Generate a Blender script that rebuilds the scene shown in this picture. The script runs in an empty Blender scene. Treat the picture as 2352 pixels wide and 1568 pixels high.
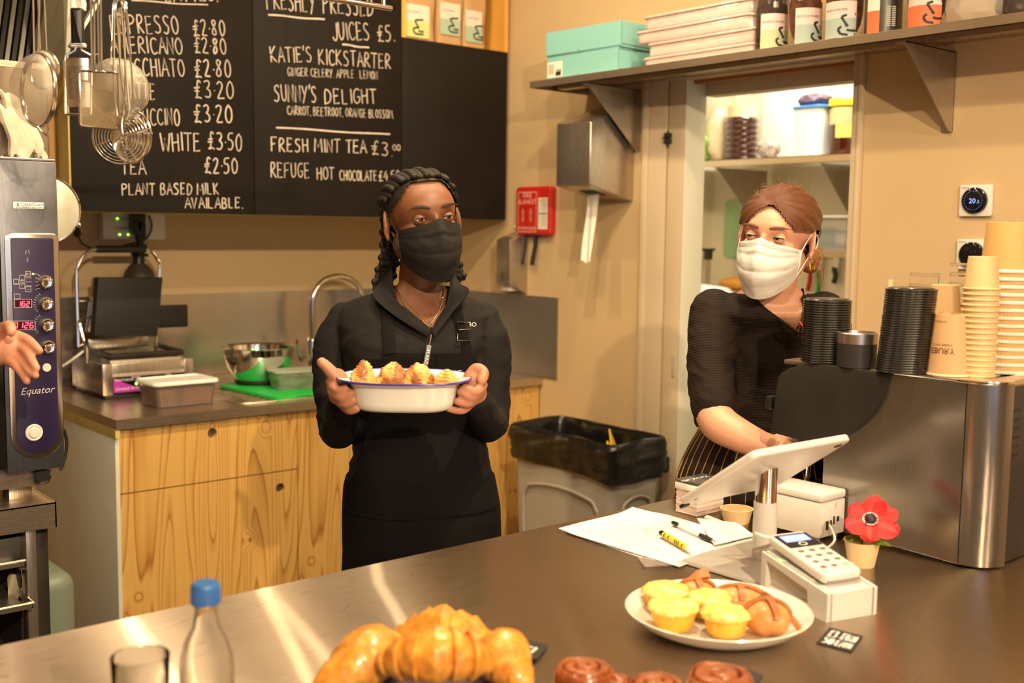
import bpy, bmesh, math, random
from mathutils import Vector, Matrix, Euler, noise
random.seed(7)
PI=math.pi; V=Vector
SC=bpy.context.scene; COL=SC.collection
# ------------------------------------------------------------------ camera
FPX,YAW,PITCH,ROLL=2547.,0.70317519,0.09996772,0.01251825
CAM=V((0,0,1.5))
_fw=V((math.sin(YAW)*math.cos(PITCH),math.cos(YAW)*math.cos(PITCH),-math.sin(PITCH)))
_rt=V((math.cos(YAW),-math.sin(YAW),0)); _up=_rt.cross(_fw)
_R=math.cos(ROLL)*_rt+math.sin(ROLL)*_up; _U=-math.sin(ROLL)*_rt+math.cos(ROLL)*_up
cd=bpy.data.cameras.new('camera'); cam=bpy.data.objects.new('camera',cd); COL.objects.link(cam)
cam.matrix_world=Matrix(((_R.x,_U.x,-_fw.x,CAM.x),(_R.y,_U.y,-_fw.y,CAM.y),(_R.z,_U.z,-_fw.z,CAM.z),(0,0,0,1)))
cd.sensor_width=36; cd.lens=FPX/2352*36; cd.clip_start=.05
cd.dof.use_dof=True; cd.dof.focus_distance=2.45; cd.dof.aperture_fstop=3.2
SC.camera=cam
# ------------------------------------------------------------------ world, exposure, large lights
w=bpy.data.worlds.new('world'); SC.world=w; w.use_nodes=True
w.node_tree.nodes['Background'].inputs[0].default_value=(.62,.74,1,1)
w.node_tree.nodes['Background'].inputs[1].default_value=.9
SC.view_settings.view_transform='Standard'; SC.view_settings.look='None'
SC.view_settings.exposure=0.55; SC.view_settings.gamma=1; SC.view_settings.use_curve_mapping=False
WARM=(1,.765,.47); COOL=(1,.95,.80)
def alamp(name,loc,power,size,color=WARM,target=None,shape='DISK',size_y=None,spread=PI):
    l=bpy.data.lights.new(name,'AREA'); l.energy=power; l.size=size; l.color=color; l.shape=shape
    if size_y: l.size_y=size_y
    l.spread=spread
    o=bpy.data.objects.new(name,l); COL.objects.link(o); o.location=loc
    d=(V(target)-V(loc)) if target else V((0,0,-1))
    o.rotation_euler=d.to_track_quat('-Z','Y').to_euler()
    return o
CEIL=2.85
LZ=CEIL-.12
LAMPS=[((.45,1.25,LZ),3,(.6,1.6,.9)),((1.40,1.15,LZ),16,(1.45,1.4,.9)),((1.95,1.1,LZ),6,(1.9,1.3,.9)),
       ((.88,2.2,LZ),4.5,(.9,2.9,.9)),((1.40,2.2,LZ),7,(1.5,3.0,.9)),((1.95,2.2,LZ),7,(2.0,3.0,.9)),((2.47,2.2,LZ),5,(2.4,2.6,.9)),((1.9,3.0,LZ),4,(3.0,3.3,2.2)),  # last lamp here is added only to brighten the right wall near the corner
       ((-.1,-1.5,LZ),54,(1.4,2.6,1.2)),((1.3,-1.5,LZ),14,(2.3,3.0,1.3))]
for i,(l,p,t) in enumerate(LAMPS): alamp('lamp_light',l,p,.06,WARM,t,spread=PI*.85)
alamp('pantry_light',(3.75,2.6,2.72),30,.9,COOL,None,'RECTANGLE',.3)
# ------------------------------------------------------------------ helpers
def ray(x,y): return _fw*FPX+_R*(x-1176)-_U*(y-784)
def P(x,y,ax,v):
    "real point on the plane ax=v seen at photo pixel x,y"
    d=ray(x,y); k='XYZ'.index(ax); return CAM+d*((v-CAM[k])/d[k])
def D(x,y,dep): return CAM+ray(x,y)*(dep/FPX)
MATS={}
def ramp(nt,fac,stops,interp='LINEAR'):
    r=nt.nodes.new('ShaderNodeValToRGB'); r.color_ramp.interpolation=interp
    e=r.color_ramp.elements
    while len(e)<len(stops): e.new(.5)
    for k,(p,c) in enumerate(stops):
        e[k].position=p; e[k].color=(c if len(c)==4 else (*c,1)) if not isinstance(c,(int,float)) else (c,c,c,1)
    nt.links.new(fac,r.inputs[0]); return r.outputs[0]
def tex(nt,kind,scale,vec=None,sc=(1,1,1),**kw):
    n=nt.nodes.new(kind)
    if 'Scale' in n.inputs: n.inputs['Scale'].default_value=scale
    for k,v in kw.items():
        if k in n.inputs: n.inputs[k].default_value=v
        else: setattr(n,k,v)
    tc=nt.nodes.new('ShaderNodeTexCoord'); mp=nt.nodes.new('ShaderNodeMapping'); mp.inputs['Scale'].default_value=sc
    nt.links.new(vec if vec else tc.outputs['Object'],mp.inputs[0]); nt.links.new(mp.outputs[0],n.inputs['Vector']); return n
def bump(nt,h,bs,dist=.002,strength=.5):
    b=nt.nodes.new('ShaderNodeBump'); b.inputs['Strength'].default_value=strength; b.inputs['Distance'].default_value=dist
    nt.links.new(h,b.inputs['Height']); nt.links.new(b.outputs[0],bs.inputs['Normal'])
def M(name,col=(.8,.8,.8),rough=.5,metal=0,var=.06,vs=9,bmp=0,bs=60,trans=0,ior=1.45,emit=None,es=1,alpha=1,sss=0,coat=0,aniso=0,stretch=(1,1,1),spec=None,rv=0):
    if name in MATS: return MATS[name]
    m=bpy.data.materials.new(name); m.use_nodes=True; nt=m.node_tree; b=nt.nodes['Principled BSDF']
    b.inputs['Roughness'].default_value=rough; b.inputs['Metallic'].default_value=metal
    b.inputs['Base Color'].default_value=(*col,1)
    if var:
        n=tex(nt,'ShaderNodeTexNoise',vs,sc=stretch,Detail=5)
        o=ramp(nt,n.outputs[0],[(.3,tuple(c*(1-var) for c in col)),(.7,tuple(min(1,c*(1+var)) for c in col))])
        nt.links.new(o,b.inputs['Base Color'])
        if rv:
            r=ramp(nt,n.outputs[0],[(.3,max(0,rough-rv)),(.7,min(1,rough+rv))]); nt.links.new(r,b.inputs['Roughness'])
    if bmp:
        n=tex(nt,'ShaderNodeTexNoise',bs,sc=stretch,Detail=4); bump(nt,n.outputs[0],b,bmp,.6)
    if trans: b.inputs['Transmission Weight'].default_value=trans; b.inputs['IOR'].default_value=ior
    if emit: b.inputs['Emission Color'].default_value=(*emit,1); b.inputs['Emission Strength'].default_value=es
    if alpha<1: b.inputs['Alpha'].default_value=alpha
    if sss: b.inputs['Subsurface Weight'].default_value=sss; b.inputs['Subsurface Radius'].default_value=(.02,.008,.004); b.inputs['Subsurface Scale'].default_value=.3
    if coat: b.inputs['Coat Weight'].default_value=coat; b.inputs['Coat Roughness'].default_value=.08
    if aniso: b.inputs['Anisotropic'].default_value=aniso
    if spec is not None: b.inputs['Specular IOR Level'].default_value=spec
    MATS[name]=m; return m
class G:
    def __init__(s): s.v=[]; s.f=[]; s.m=[]
    def add(s,vs,fs,m=0):
        o=len(s.v); s.v+= [V(p) for p in vs]; s.f+=[tuple(o+i for i in q) for q in fs]; s.m+=[m]*len(fs); return s
    def box(s,lo,hi,bev=0,m=0,seg=2,mat=None):
        lo=V(lo);hi=V(hi)
        bm=bmesh.new(); bmesh.ops.create_cube(bm,size=1)
        for v in bm.verts: v.co=V((lo[k]+(v.co[k]+.5)*(hi[k]-lo[k]) for k in range(3)))
        if bev: bmesh.ops.bevel(bm,geom=list(bm.edges),offset=bev,segments=seg,affect='EDGES',profile=.5)
        return s.bm(bm,m,mat)
    def bm(s,bm,m=0,mat=None):
        bm.verts.index_update(); vs=[(mat@v.co if mat else v.co.copy()) for v in bm.verts]; fs=[[v.index for v in f.verts] for f in bm.faces]; bm.free(); return s.add(vs,fs,m)
    def prism(s,poly,h0,h1,plane='xz',m=0,bev=0,seg=2,mat=None):
        mp={'xy':lambda a,b,h:(a,b,h),'xz':lambda a,b,h:(a,h,b),'yz':lambda a,b,h:(h,a,b)}[plane]
        bm=bmesh.new(); n=len(poly)
        A=[bm.verts.new(mp(a,b,h0)) for a,b in poly]; B=[bm.verts.new(mp(a,b,h1)) for a,b in poly]
        bm.faces.new(A); bm.faces.new(B[::-1])
        for i in range(n): bm.faces.new((A[i],B[i],B[(i+1)%n],A[(i+1)%n]))
        bmesh.ops.recalc_face_normals(bm,faces=bm.faces)
        if bev:
            hs=set(A)|set(B); top=[e for e in bm.edges if (e.verts[0] in A)==(e.verts[1] in A)]
            bmesh.ops.bevel(bm,geom=top,offset=bev,segments=seg,affect='EDGES',profile=.5)
        return s.bm(bm,m,mat)
    def lathe(s,prof,n=32,c=(0,0,0),m=0,mat=None,a0=0,a1=2*PI,wave=None,sx=1,sy=1):
        full=abs(a1-a0-2*PI)<1e-6; cols=n if full else n+1; vs=[];fs=[]; c=V(c)
        for i in range(cols):
            a=a0+(a1-a0)*i/n; w=wave(a) if wave else 1
            for r,z in prof:
                p=V((math.cos(a)*r*w*sx,math.sin(a)*r*w*sy,z)); vs.append((mat@p if mat else p)+c)
        k=len(prof)
        for i in range(n):
            j=(i+1)%cols
            for q in range(k-1):
                r0,r1=prof[q][0],prof[q+1][0]
                if r0==0 and r1==0: continue
                if r0==0: fs.append((i*k+q,j*k+q+1,i*k+q+1))
                elif r1==0: fs.append((i*k+q,j*k+q,i*k+q+1))
                else: fs.append((i*k+q,j*k+q,j*k+q+1,i*k+q+1))
        return s.add(vs,fs,m)
    def tube(s,pts,r,n=8,closed=False,m=0,cap=True,flat=None,up=None):
        pts=[V(p) for p in pts]; N=len(pts); vs=[];fs=[]
        rr=r if isinstance(r,(list,tuple)) else [r]*N
        T=[]
        for i in range(N):
            a=pts[(i-1)%N] if (closed or i>0) else pts[i]; b=pts[(i+1)%N] if (closed or i<N-1) else pts[i]
            t=(b-a); T.append(t.normalized() if t.length>1e-9 else V((0,0,1)))
        u=V(up) if up else (V((0,0,1)) if abs(T[0].z)<.9 else V((1,0,0)))
        for i in range(N):
            u=(u-T[i]*u.dot(T[i]));
            if u.length<1e-6: u=T[i].orthogonal()
            u.normalize(); w=T[i].cross(u)
            ra=rr[i]; ra,rb=(ra if isinstance(ra,(tuple,list)) else (ra,ra*(flat if flat else 1)))
            for k in range(n):
                a=2*PI*k/n; vs.append(pts[i]+w*math.cos(a)*ra+u*math.sin(a)*rb)
        for i in range(N if closed else N-1):
            j=(i+1)%N
            for k in range(n): fs.append((i*n+k,i*n+(k+1)%n,j*n+(k+1)%n,j*n+k))
        if cap and not closed: fs.append(tuple(range(n))[::-1]); fs.append(tuple((N-1)*n+k for k in range(n)))
        return s.add(vs,fs,m)
    def cyl(s,a,b,r,n=20,m=0): return s.tube([a,b],r,n,m=m)
    def ell(s,c,r,nu=20,nv=12,m=0,mat=None,fn=None):
        vs=[];fs=[]; c=V(c)
        for j in range(nv+1):
            th=PI*j/nv
            for i in range(nu):
                ph=2*PI*i/nu; p=V((r[0]*math.sin(th)*math.cos(ph),r[1]*math.sin(th)*math.sin(ph),r[2]*math.cos(th)))
                if fn: p=fn(p)
                vs.append((mat@p if mat else p)+c)
        for j in range(nv):
            for i in range(nu):
                a=j*nu+i;b=j*nu+(i+1)%nu
                if j==0: fs.append((a,a+nu,b+nu))
                elif j==nv-1: fs.append((a,a+nu,b))
                else: fs.append((a,a+nu,b+nu,b))
        return s.add(vs,fs,m)
    def grid(s,fn,nu,nv,m=0,thick=0,closeu=False):
        vs=[V(fn(i/nu,j/nv)) for j in range(nv+1) for i in range(nu+1)]
        fs=[(j*(nu+1)+i,j*(nu+1)+i+1,(j+1)*(nu+1)+i+1,(j+1)*(nu+1)+i) for j in range(nv) for i in range(nu)]
        if thick:
            bm=bmesh.new(); bv=[bm.verts.new(v) for v in vs]
            for f in fs:
                try: bm.faces.new([bv[i] for i in f])
                except ValueError: pass
            bm.normal_update()
            n0=len(bv); nrm=[v.normal.copy() for v in bv]; bm.free()
            vs2=[vs[i]-nrm[i]*thick for i in range(n0)]
            allf=list(fs)+[tuple(n0+i for i in f[::-1]) for f in fs]
            w=nu+1; border=[i for i in range(w)]+[j*w+nu for j in range(1,nv+1)]+[nv*w+i for i in range(nu-1,-1,-1)]+[j*w for j in range(nv-1,0,-1)]
            for a,b in zip(border,border[1:]+border[:1]): allf.append((b,a,n0+a,n0+b))
            return s.add(vs+vs2,allf,m)
        return s.add(vs,fs,m)
    def xf(s,mat):
        s.v=[mat@p for p in s.v]; return s
    def build(s,name,mats,parent=None,world=False,ang=35,kind=None,label=None,smooth=True,weld=True):
        vs=s.v
        if world and parent is not None:
            Mi=WM[parent].inverted(); vs=[Mi@p for p in vs]
        me=bpy.data.meshes.new(name); me.from_pydata([tuple(p) for p in vs],[],s.f)
        for m in (mats if isinstance(mats,(list,tuple)) else [mats]): me.materials.append(m)
        me.polygons.foreach_set('material_index',s.m)
        if weld:
            bm=bmesh.new(); bm.from_mesh(me); bmesh.ops.remove_doubles(bm,verts=bm.verts,dist=1e-6); bmesh.ops.recalc_face_normals(bm,faces=bm.faces); bm.to_mesh(me); bm.free()
        if smooth:
            me.polygons.foreach_set('use_smooth',[True]*len(me.polygons)); me.set_sharp_from_angle(angle=math.radians(ang))
        o=bpy.data.objects.new(name,me); COL.objects.link(o)
        WM[o]=WM[parent].copy() if parent is not None else Matrix()
        if parent is not None: o.parent=parent
        if kind: o['kind']=kind
        if label: o['label']=label
        return o
ORD='first second third fourth fifth sixth seventh eighth ninth tenth eleventh twelfth thirteenth fourteenth fifteenth sixteenth seventeenth eighteenth nineteenth twentieth'.split()
def nth(k):
    if k<20: return ORD[k]
    t=['twenty','thirty','forty'][(k+1)//10-2]
    return t+'-'+ORD[(k+1)%10-1] if (k+1)%10 else {30:'thirtieth',40:'fortieth'}[k+1]
WM={}
def tag(o,label,cat,group=None,kind=None):
    o['label']=label; o['category']=cat
    if group: o['group']=group
    if kind: o['kind']=kind
    return o
def thing(name,label,cat,loc=(0,0,0),rz=0,group=None,rot=None):
    o=bpy.data.objects.new(name,None); COL.objects.link(o); o.empty_display_size=.05
    e=rot if rot else Euler((0,0,rz)); o.location=loc; o.rotation_euler=e
    WM[o]=Matrix.Translation(V(loc))@e.to_matrix().to_4x4()
    return tag(o,label,cat,group)
KIDS={}
def dup(o,loc=None,rz=None,label=None,parent=None,rot=None):
    c=o.copy(); COL.objects.link(c); c.parent=parent
    if loc is not None: c.location=loc
    if rz is not None: c.rotation_euler=(0,0,rz)
    if rot is not None: c.rotation_euler=rot
    if label: c['label']=label
    WM[c]=Matrix.Translation(V(c.location))@c.rotation_euler.to_matrix().to_4x4()
    for k in [q for q in COL.objects if q.parent==o]: dup(k,parent=c)
    return c
def struct(g,name,mat,parent=None,**k): return g.build(name,mat,parent,kind='structure',**k)
def rrect(w,h,r,n=5,cx=0,cy=0):
    out=[]
    for k,(sx,sy) in enumerate(((1,1),(-1,1),(-1,-1),(1,-1))):
        for i in range(n+1):
            a=PI/2*(k+i/n); out.append((cx+sx*(w/2-r)+r*math.cos(a),cy+sy*(h/2-r)+r*math.sin(a)))
    return out
def arc(c,r,a0,a1,n,ax='xz'):
    out=[]
    for i in range(n+1):
        a=a0+(a1-a0)*i/n; x,y=r*math.cos(a),r*math.sin(a)
        out.append(V(c)+(V((x,0,y)) if ax=='xz' else V((x,y,0)) if ax=='xy' else V((0,x,y))))
    return out
# single stroke hand-lettering, unit cell 1 high, about .6 wide
GL={'A':[[(0,0),(.3,1),(.62,0)],[(.1,.38),(.52,.38)]],'B':[[(.05,0),(.05,1),(.4,.95),(.45,.75),(.35,.55),(.08,.52),(.45,.45),(.55,.25),(.42,.03),(.05,0)]],
'C':[[(.55,.85),(.4,1),(.18,.92),(.04,.6),(.06,.25),(.22,.02),(.42,.02),(.58,.15)]],'D':[[(.05,0),(.08,1),(.35,.92),(.58,.6),(.5,.22),(.3,.03),(0,0)]],
'E':[[(.5,.97),(.08,1),(.05,0),(.5,.04)],[(.07,.52),(.42,.54)]],'F':[[(.05,0),(.08,1),(.55,1)],[(.07,.52),(.42,.54)]],
'G':[[(.55,.85),(.38,1),(.15,.88),(.03,.5),(.1,.12),(.32,0),(.52,.14),(.55,.42),(.32,.42)]],'H':[[(.05,1),(.05,0)],[(.5,1),(.5,0)],[(.05,.5),(.5,.55)]],
'I':[[(.1,1),(.1,0)]],'J':[[(.4,1),(.4,.2),(.25,0),(.08,.05),(0,.22)]],'K':[[(.05,1),(.05,0)],[(.5,1),(.07,.48),(.55,0)]],'L':[[(.05,1),(.05,.02),(.45,.02)]],
'M':[[(0,0),(.1,1),(.35,.35),(.6,1),(.7,0)]],'N':[[(.02,0),(.06,1),(.5,.02),(.52,1)]],'O':[[(.3,1),(.08,.8),(.02,.45),(.15,.08),(.35,0),(.55,.25),(.58,.62),(.45,.93),(.28,1)]],
'P':[[(.05,0),(.08,1)],[(0,.95),(.35,1),(.55,.82),(.45,.58),(.1,.48)]],'Q':[[(.3,1),(.05,.7),(.1,.15),(.35,0),(.55,.3),(.5,.85),(.3,1)],[(.35,.2),(.6,-.05)]],
'R':[[(.05,0),(.08,1),(.38,.98),(.5,.78),(.38,.56),(.08,.5),(.55,0)]],'S':[[(.5,.88),(.35,1),(.12,.92),(.08,.7),(.28,.54),(.48,.38),(.45,.12),(.25,0),(.03,.1)]],
'T':[[(0,.98),(.6,1)],[(.3,1),(.28,0)]],'U':[[(.03,1),(.04,.3),(.18,.02),(.38,.04),(.5,.3),(.52,1)]],'V':[[(0,1),(.25,0),(.52,1)]],
'W':[[(0,1),(.15,0),(.36,.72),(.55,0),(.75,1)]],'X':[[(0,1),(.5,0)],[(.5,1),(0,0)]],'Y':[[(0,1),(.26,.5)],[(.52,1),(.1,-.1)]],'Z':[[(.02,1),(.5,1),(0,0),(.52,0)]],
'0':[[(.28,1),(.06,.75),(.02,.35),(.15,.02),(.35,.02),(.5,.35),(.48,.78),(.28,1)]],'2':[[(.03,.8),(.2,1),(.42,.9),(.42,.68),(.05,.05),(.1,.02),(.5,.04)]],
'3':[[(.05,.9),(.28,1),(.45,.85),(.38,.62),(.18,.54),(.42,.45),(.5,.22),(.32,.01),(.05,.08)]],'4':[[(.35,1),(0,.35),(.55,.38)],[(.4,.7),(.36,0)]],
'5':[[(.5,1),(.12,.98),(.08,.6),(.32,.62),(.48,.4),(.4,.1),(.18,0),(.02,.1)]],'8':[[(.45,.85),(.25,1),(.1,.8),(.4,.35),(.38,.08),(.15,.02),(.05,.25),(.42,.75),(.45,.85)]],
'1':[[(.05,.8),(.2,1),(.2,0)]],'6':[[(.4,1),(.1,.6),(.05,.2),(.25,0),(.45,.2),(.35,.45),(.1,.35)]],
'£':[[(.52,.85),(.4,1),(.26,.9),(.26,.5),(.2,.1),(.02,.02),(.2,.02),(.35,.08),(.52,-.02)],[(.02,.56),(.44,.6)],[(.02,.4),(.4,.42)]],
'.':[[(.05,.0),(.09,.03)]],',':[[(.08,.06),(.02,-.12)]],'·':[[(.05,.42),(.09,.45)]],"'":[[(.08,1.1),(.04,.82)]],'&':[[(.5,0),(.1,.8),(.3,1),(.4,.8),(.05,.25),(.25,0),(.5,.3)]]}
GW={'M':.85,'W':.9,'I':.28,'.':.2,',':.2,'·':.22,"'":.22,' ':.42,'J':.55,'1':.35}
def lettering(g,text,to3,h,w=None,lw=.006,seed=1,jit=.03,narrow=1,m=0):
    """strokes in a plane; to3(u,v)->point ; h = letter height ; w = total width (fitted)"""
    rnd=random.Random(seed); adv=[GW.get(c,.72) for c in text]; tot=sum(adv)-.12
    sx=(w/tot) if w else h*narrow; x=0
    for c,a in zip(text,adv):
        dy=rnd.uniform(-jit,jit)
        for st in GL.get(c,[]):
            q=[(p[0]+rnd.uniform(-jit,jit),p[1]+dy+rnd.uniform(-jit,jit)) for p in st]
            # smooth by chaikin when curved
            if len(q)>3 and c in 'BCDGJOPQRSU0238659£&':
                q2=[q[0]]
                for a1,b1 in zip(q,q[1:]): q2+=[(a1[0]*.75+b1[0]*.25,a1[1]*.75+b1[1]*.25),(a1[0]*.25+b1[0]*.75,a1[1]*.25+b1[1]*.75)]
                q=q2+[q[-1]]
            pts=[to3((x+p[0])*sx,p[1]*h) for p in q]; ribbon(g,pts,lw*rnd.uniform(.8,1.15),to3,m)
        x+=a
def ribbon(g,pts,lw,to3,m=0):
    n=(to3(1,0)-to3(0,0)).cross(to3(0,1)-to3(0,0)).normalized()
    L=[];R_=[]
    for i,p in enumerate(pts):
        t=(pts[min(i+1,len(pts)-1)]-pts[max(i-1,0)]); t=t.normalized() if t.length>1e-9 else V((1,0,0)); s=n.cross(t)*lw/2
        L.append(p+s);R_.append(p-s)
    k=len(pts); g.add(L+R_,[(i,i+1,k+i+1,k+i) for i in range(k-1)],m)
_fc=None
def text_mesh(g,body,to3,size,align='LEFT',m=0,ext=0,shear=0):
    cu=bpy.data.curves.new('t','FONT'); cu.body=body; cu.size=size; cu.align_x=align; cu.shear=shear; cu.resolution_u=2
    o=bpy.data.objects.new('t',cu); COL.objects.link(o)
    me=bpy.data.meshes.new_from_object(o.evaluated_get(bpy.context.evaluated_depsgraph_get()))
    g.add([to3(v.co.x,v.co.y) for v in me.vertices],[tuple(p.vertices) for p in me.polygons],m)
    bpy.data.objects.remove(o); bpy.data.curves.remove(cu); bpy.data.meshes.remove(me)
# ------------------------------------------------------------------ materials
def pine():
    m=bpy.data.materials.new('pine'); m.use_nodes=True; nt=m.node_tree; b=nt.nodes['Principled BSDF']; L=nt.links
    tc=nt.nodes.new('ShaderNodeTexCoord')
    # knot field bends the grain around itself
    vo=tex(nt,'ShaderNodeTexVoronoi',3.0,sc=(1.6,1.6,1.15)); vo.inputs['Randomness'].default_value=1
    n=tex(nt,'ShaderNodeTexNoise',3.4,sc=(1.5,1.5,.11),Detail=2)
    kn=ramp(nt,vo.outputs['Distance'],[(0,1),(.06,.45),(.16,0)])
    add=nt.nodes.new('ShaderNodeMath'); add.operation='MULTIPLY_ADD'; add.inputs[1].default_value=.16; L.new(kn,add.inputs[0]); L.new(n.outputs[0],add.inputs[2])
    mu=nt.nodes.new('ShaderNodeMath'); mu.operation='MULTIPLY'; mu.inputs[1].default_value=26; L.new(add.outputs[0],mu.inputs[0])
    fr=nt.nodes.new('ShaderNodeMath'); fr.operation='FRACT'; L.new(mu.outputs[0],fr.inputs[0])
    g=ramp(nt,fr.outputs[0],[(0,(.68,.42,.125)),(.6,(.65,.385,.11)),(.86,(.56,.28,.07)),(.93,(.38,.15,.03)),(1,(.68,.42,.125))])
    dark=ramp(nt,vo.outputs['Distance'],[(0,(.08,.03,.012)),(.036,(.25,.09,.02)),(.058,(1,1,1)),(1,(1,1,1))])
    mx=nt.nodes.new('ShaderNodeMix'); mx.data_type='RGBA'; mx.blend_type='MULTIPLY'; mx.inputs[0].default_value=1
    L.new(g,mx.inputs[6]); L.new(dark,mx.inputs[7])
    v2=tex(nt,'ShaderNodeTexVoronoi',7.5,sc=(1,1,.8)); d2=ramp(nt,v2.outputs['Distance'],[(0,(.12,.04,.015)),(.028,(.4,.2,.08)),(.05,(1,1,1)),(1,(1,1,1))])
    m3=nt.nodes.new('ShaderNodeMix'); m3.data_type='RGBA'; m3.blend_type='MULTIPLY'; m3.inputs[0].default_value=1; L.new(mx.outputs[2],m3.inputs[6]); L.new(d2,m3.inputs[7]); mx=m3
    fi=tex(nt,'ShaderNodeTexNoise',90,sc=(1,1,.03),Detail=3); fo=ramp(nt,fi.outputs[0],[(.3,.88),(.7,1)])
    m2=nt.nodes.new('ShaderNodeMix'); m2.data_type='RGBA'; m2.blend_type='MULTIPLY'; m2.inputs[0].default_value=1
    L.new(mx.outputs[2],m2.inputs[6]); L.new(fo,m2.inputs[7]); L.new(m2.outputs[2],b.inputs['Base Color'])
    b.inputs['Roughness'].default_value=.42; bump(nt,fi.outputs[0],b,.0006,.4); return m
def steel(name,col=(.62,.58,.54),rough=.3,sc=(1,60,60),scr=.5,smear=False,an=0,metal=.9):
    m=bpy.data.materials.new(name); m.use_nodes=True; nt=m.node_tree; b=nt.nodes['Principled BSDF']; L=nt.links
    b.inputs['Metallic'].default_value=metal
    f=tex(nt,'ShaderNodeTexNoise',14,sc=sc,Detail=4); s=tex(nt,'ShaderNodeTexNoise',2.6,Detail=6,Roughness=.6)
    c=ramp(nt,s.outputs[0],[(.3,tuple(x*.86 for x in col)),(.7,col)]); L.new(c,b.inputs['Base Color'])
    mx=nt.nodes.new('ShaderNodeMath'); mx.operation='MULTIPLY_ADD'; mx.inputs[1].default_value=.18; mx.inputs[2].default_value=rough-.11
    if smear:
        a2=nt.nodes.new('ShaderNodeMath'); a2.operation='MULTIPLY_ADD'; a2.inputs[1].default_value=.18; L.new(s.outputs[0],a2.inputs[0]); L.new(f.outputs[0],a2.inputs[2]); L.new(a2.outputs[0],mx.inputs[0])
    else: L.new(f.outputs[0],mx.inputs[0])
    L.new(mx.outputs[0],b.inputs['Roughness']); bump(nt,f.outputs[0],b,.0004,scr)
    if an:  # long highlights drawn out across the brushing
        gl=nt.nodes.new('ShaderNodeBsdfAnisotropic'); gl.inputs['Color'].default_value=(.9,.80,.62,1); gl.inputs['Roughness'].default_value=.13; gl.inputs['Anisotropy'].default_value=-.93
        t2=nt.nodes.new('ShaderNodeTangent'); t2.direction_type='UV_MAP'; L.new(t2.outputs[0],gl.inputs['Tangent'])
        mix=nt.nodes.new('ShaderNodeMixShader'); mix.inputs[0].default_value=.16; L.new(b.outputs[0],mix.inputs[1]); L.new(gl.outputs[0],mix.inputs[2]); L.new(mix.outputs[0],nt.nodes['Material Output'].inputs['Surface'])
    if an:
        b.inputs['Anisotropic'].default_value=an; tn=nt.nodes.new('ShaderNodeTangent'); tn.direction_type='UV_MAP'; L.new(tn.outputs[0],b.inputs['Tangent'])
    return m
PINE=pine()
PAINT=M('wall_paint',(.61,.44,.245),.75,var=.03,vs=2,bmp=.0006,bs=180)
PAINT2=M('pantry_paint',(.80,.76,.62),.6,var=.03,vs=2)
TRIMP=M('trim_paint',(.60,.48,.33),.42,var=.02)
CEILM=M('ceiling_paint',(.80,.74,.64),.8,var=.03)
FLOORM=M('floor_vinyl',(.16,.13,.11),.5,var=.15,vs=5)
STEEL=steel('brushed_steel',(.60,.49,.37),.30)
STEELV=steel('brushed_steel_upright',(.56,.50,.43),.28,sc=(60,60,1))
BARST=steel('bar_steel',(.54,.44,.345),.31,sc=(1.2,30,30),scr=.05,smear=True,an=1.0,metal=1)
MACH=steel('machine_steel',(.36,.33,.30),.22,sc=(40,40,2),scr=.15)
CHROME=M('chrome',(.82,.80,.78),.1,1,var=0)
WIRE=M('wire_steel',(.80,.76,.68),.18,1,var=.05)
CHALKB=M('chalkboard',(.012,.009,.007),.6,var=.2,vs=4,spec=.18)
CHALK=M('chalk',(.66,.56,.47),.9,var=.18,vs=40)
BLACKP=M('black_plastic',(.012,.011,.011),.42,var=.12,vs=20)
BLACKM=M('black_matt',(.016,.014,.013),.6,var=.15,vs=15)
GREYP=M('grey_plastic',(.36,.34,.31),.5,var=.05)
WHITEP=M('white_plastic',(.80,.78,.75),.35,var=.02)
WOODY=M('yellow_wood',(.56,.43,.13),.5,var=.1,vs=6,stretch=(3,3,.3))
# ------------------------------------------------------------------ room shell
XW=3.03; YB=4.20
dY0=P(1968,130,'X',XW).y; dY1=P(1576,250,'X',XW).y; dZ=2.035
g=G(); g.box((-2.6,-2.6,-.05),(4.5,YB+.2,0)); struct(g,'floor',FLOORM)
g=G(); g.box((-2.6,-2.6,CEIL),(4.5,YB+.2,CEIL+.1)); struct(g,'ceiling',CEILM)
g=G(); g.box((-2.7,YB,0),(4.5,YB+.12,CEIL)); struct(g,'wall_back',PAINT)
g=G(); g.box((XW,dY1,0),(XW+.10,YB,CEIL)); g.box((XW,-2.6,0),(XW+.10,dY0,CEIL)); g.box((XW,dY0,dZ),(XW+.10,dY1,CEIL)); struct(g,'wall_right',PAINT)
g=G(); g.box((-2.7,-2.6,0),(-2.6,YB,CEIL)); struct(g,'wall_left',PAINT)
# street side wall, with a large shop window out of frame behind the camera
g=G(); g.box((-2.6,-2.7,0),(XW,-2.6,.7)); g.box((-2.6,-2.7,2.5),(XW,-2.6,CEIL)); g.box((-2.6,-2.7,.7),(-2.2,-2.6,2.5)); g.box((1.4,-2.7,.7),(XW,-2.6,2.5)); struct(g,'wall_front',PAINT)
g=G()
for x in (-2.2,-.4,1.35): g.box((x,-2.69,.7),(x+.05,-2.61,2.5))
g.box((-2.2,-2.69,.7),(1.4,-2.61,.76)); g.box((-2.2,-2.69,2.44),(1.4,-2.61,2.5)); struct(g,'window_1',BLACKM)
# pantry beyond the doorway
g=G(); g.box((4.42,1.2,0),(4.5,YB,CEIL)); struct(g,'wall_pantry_back',PAINT2)
g=G(); g.box((XW+.10,1.28,0),(4.42,1.36,CEIL)); struct(g,'wall_pantry_near',PAINT2)
g=G(); g.box((XW+.10,3.66,0),(4.42,3.74,CEIL)); struct(g,'wall_pantry_far',PAINT2)
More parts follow.
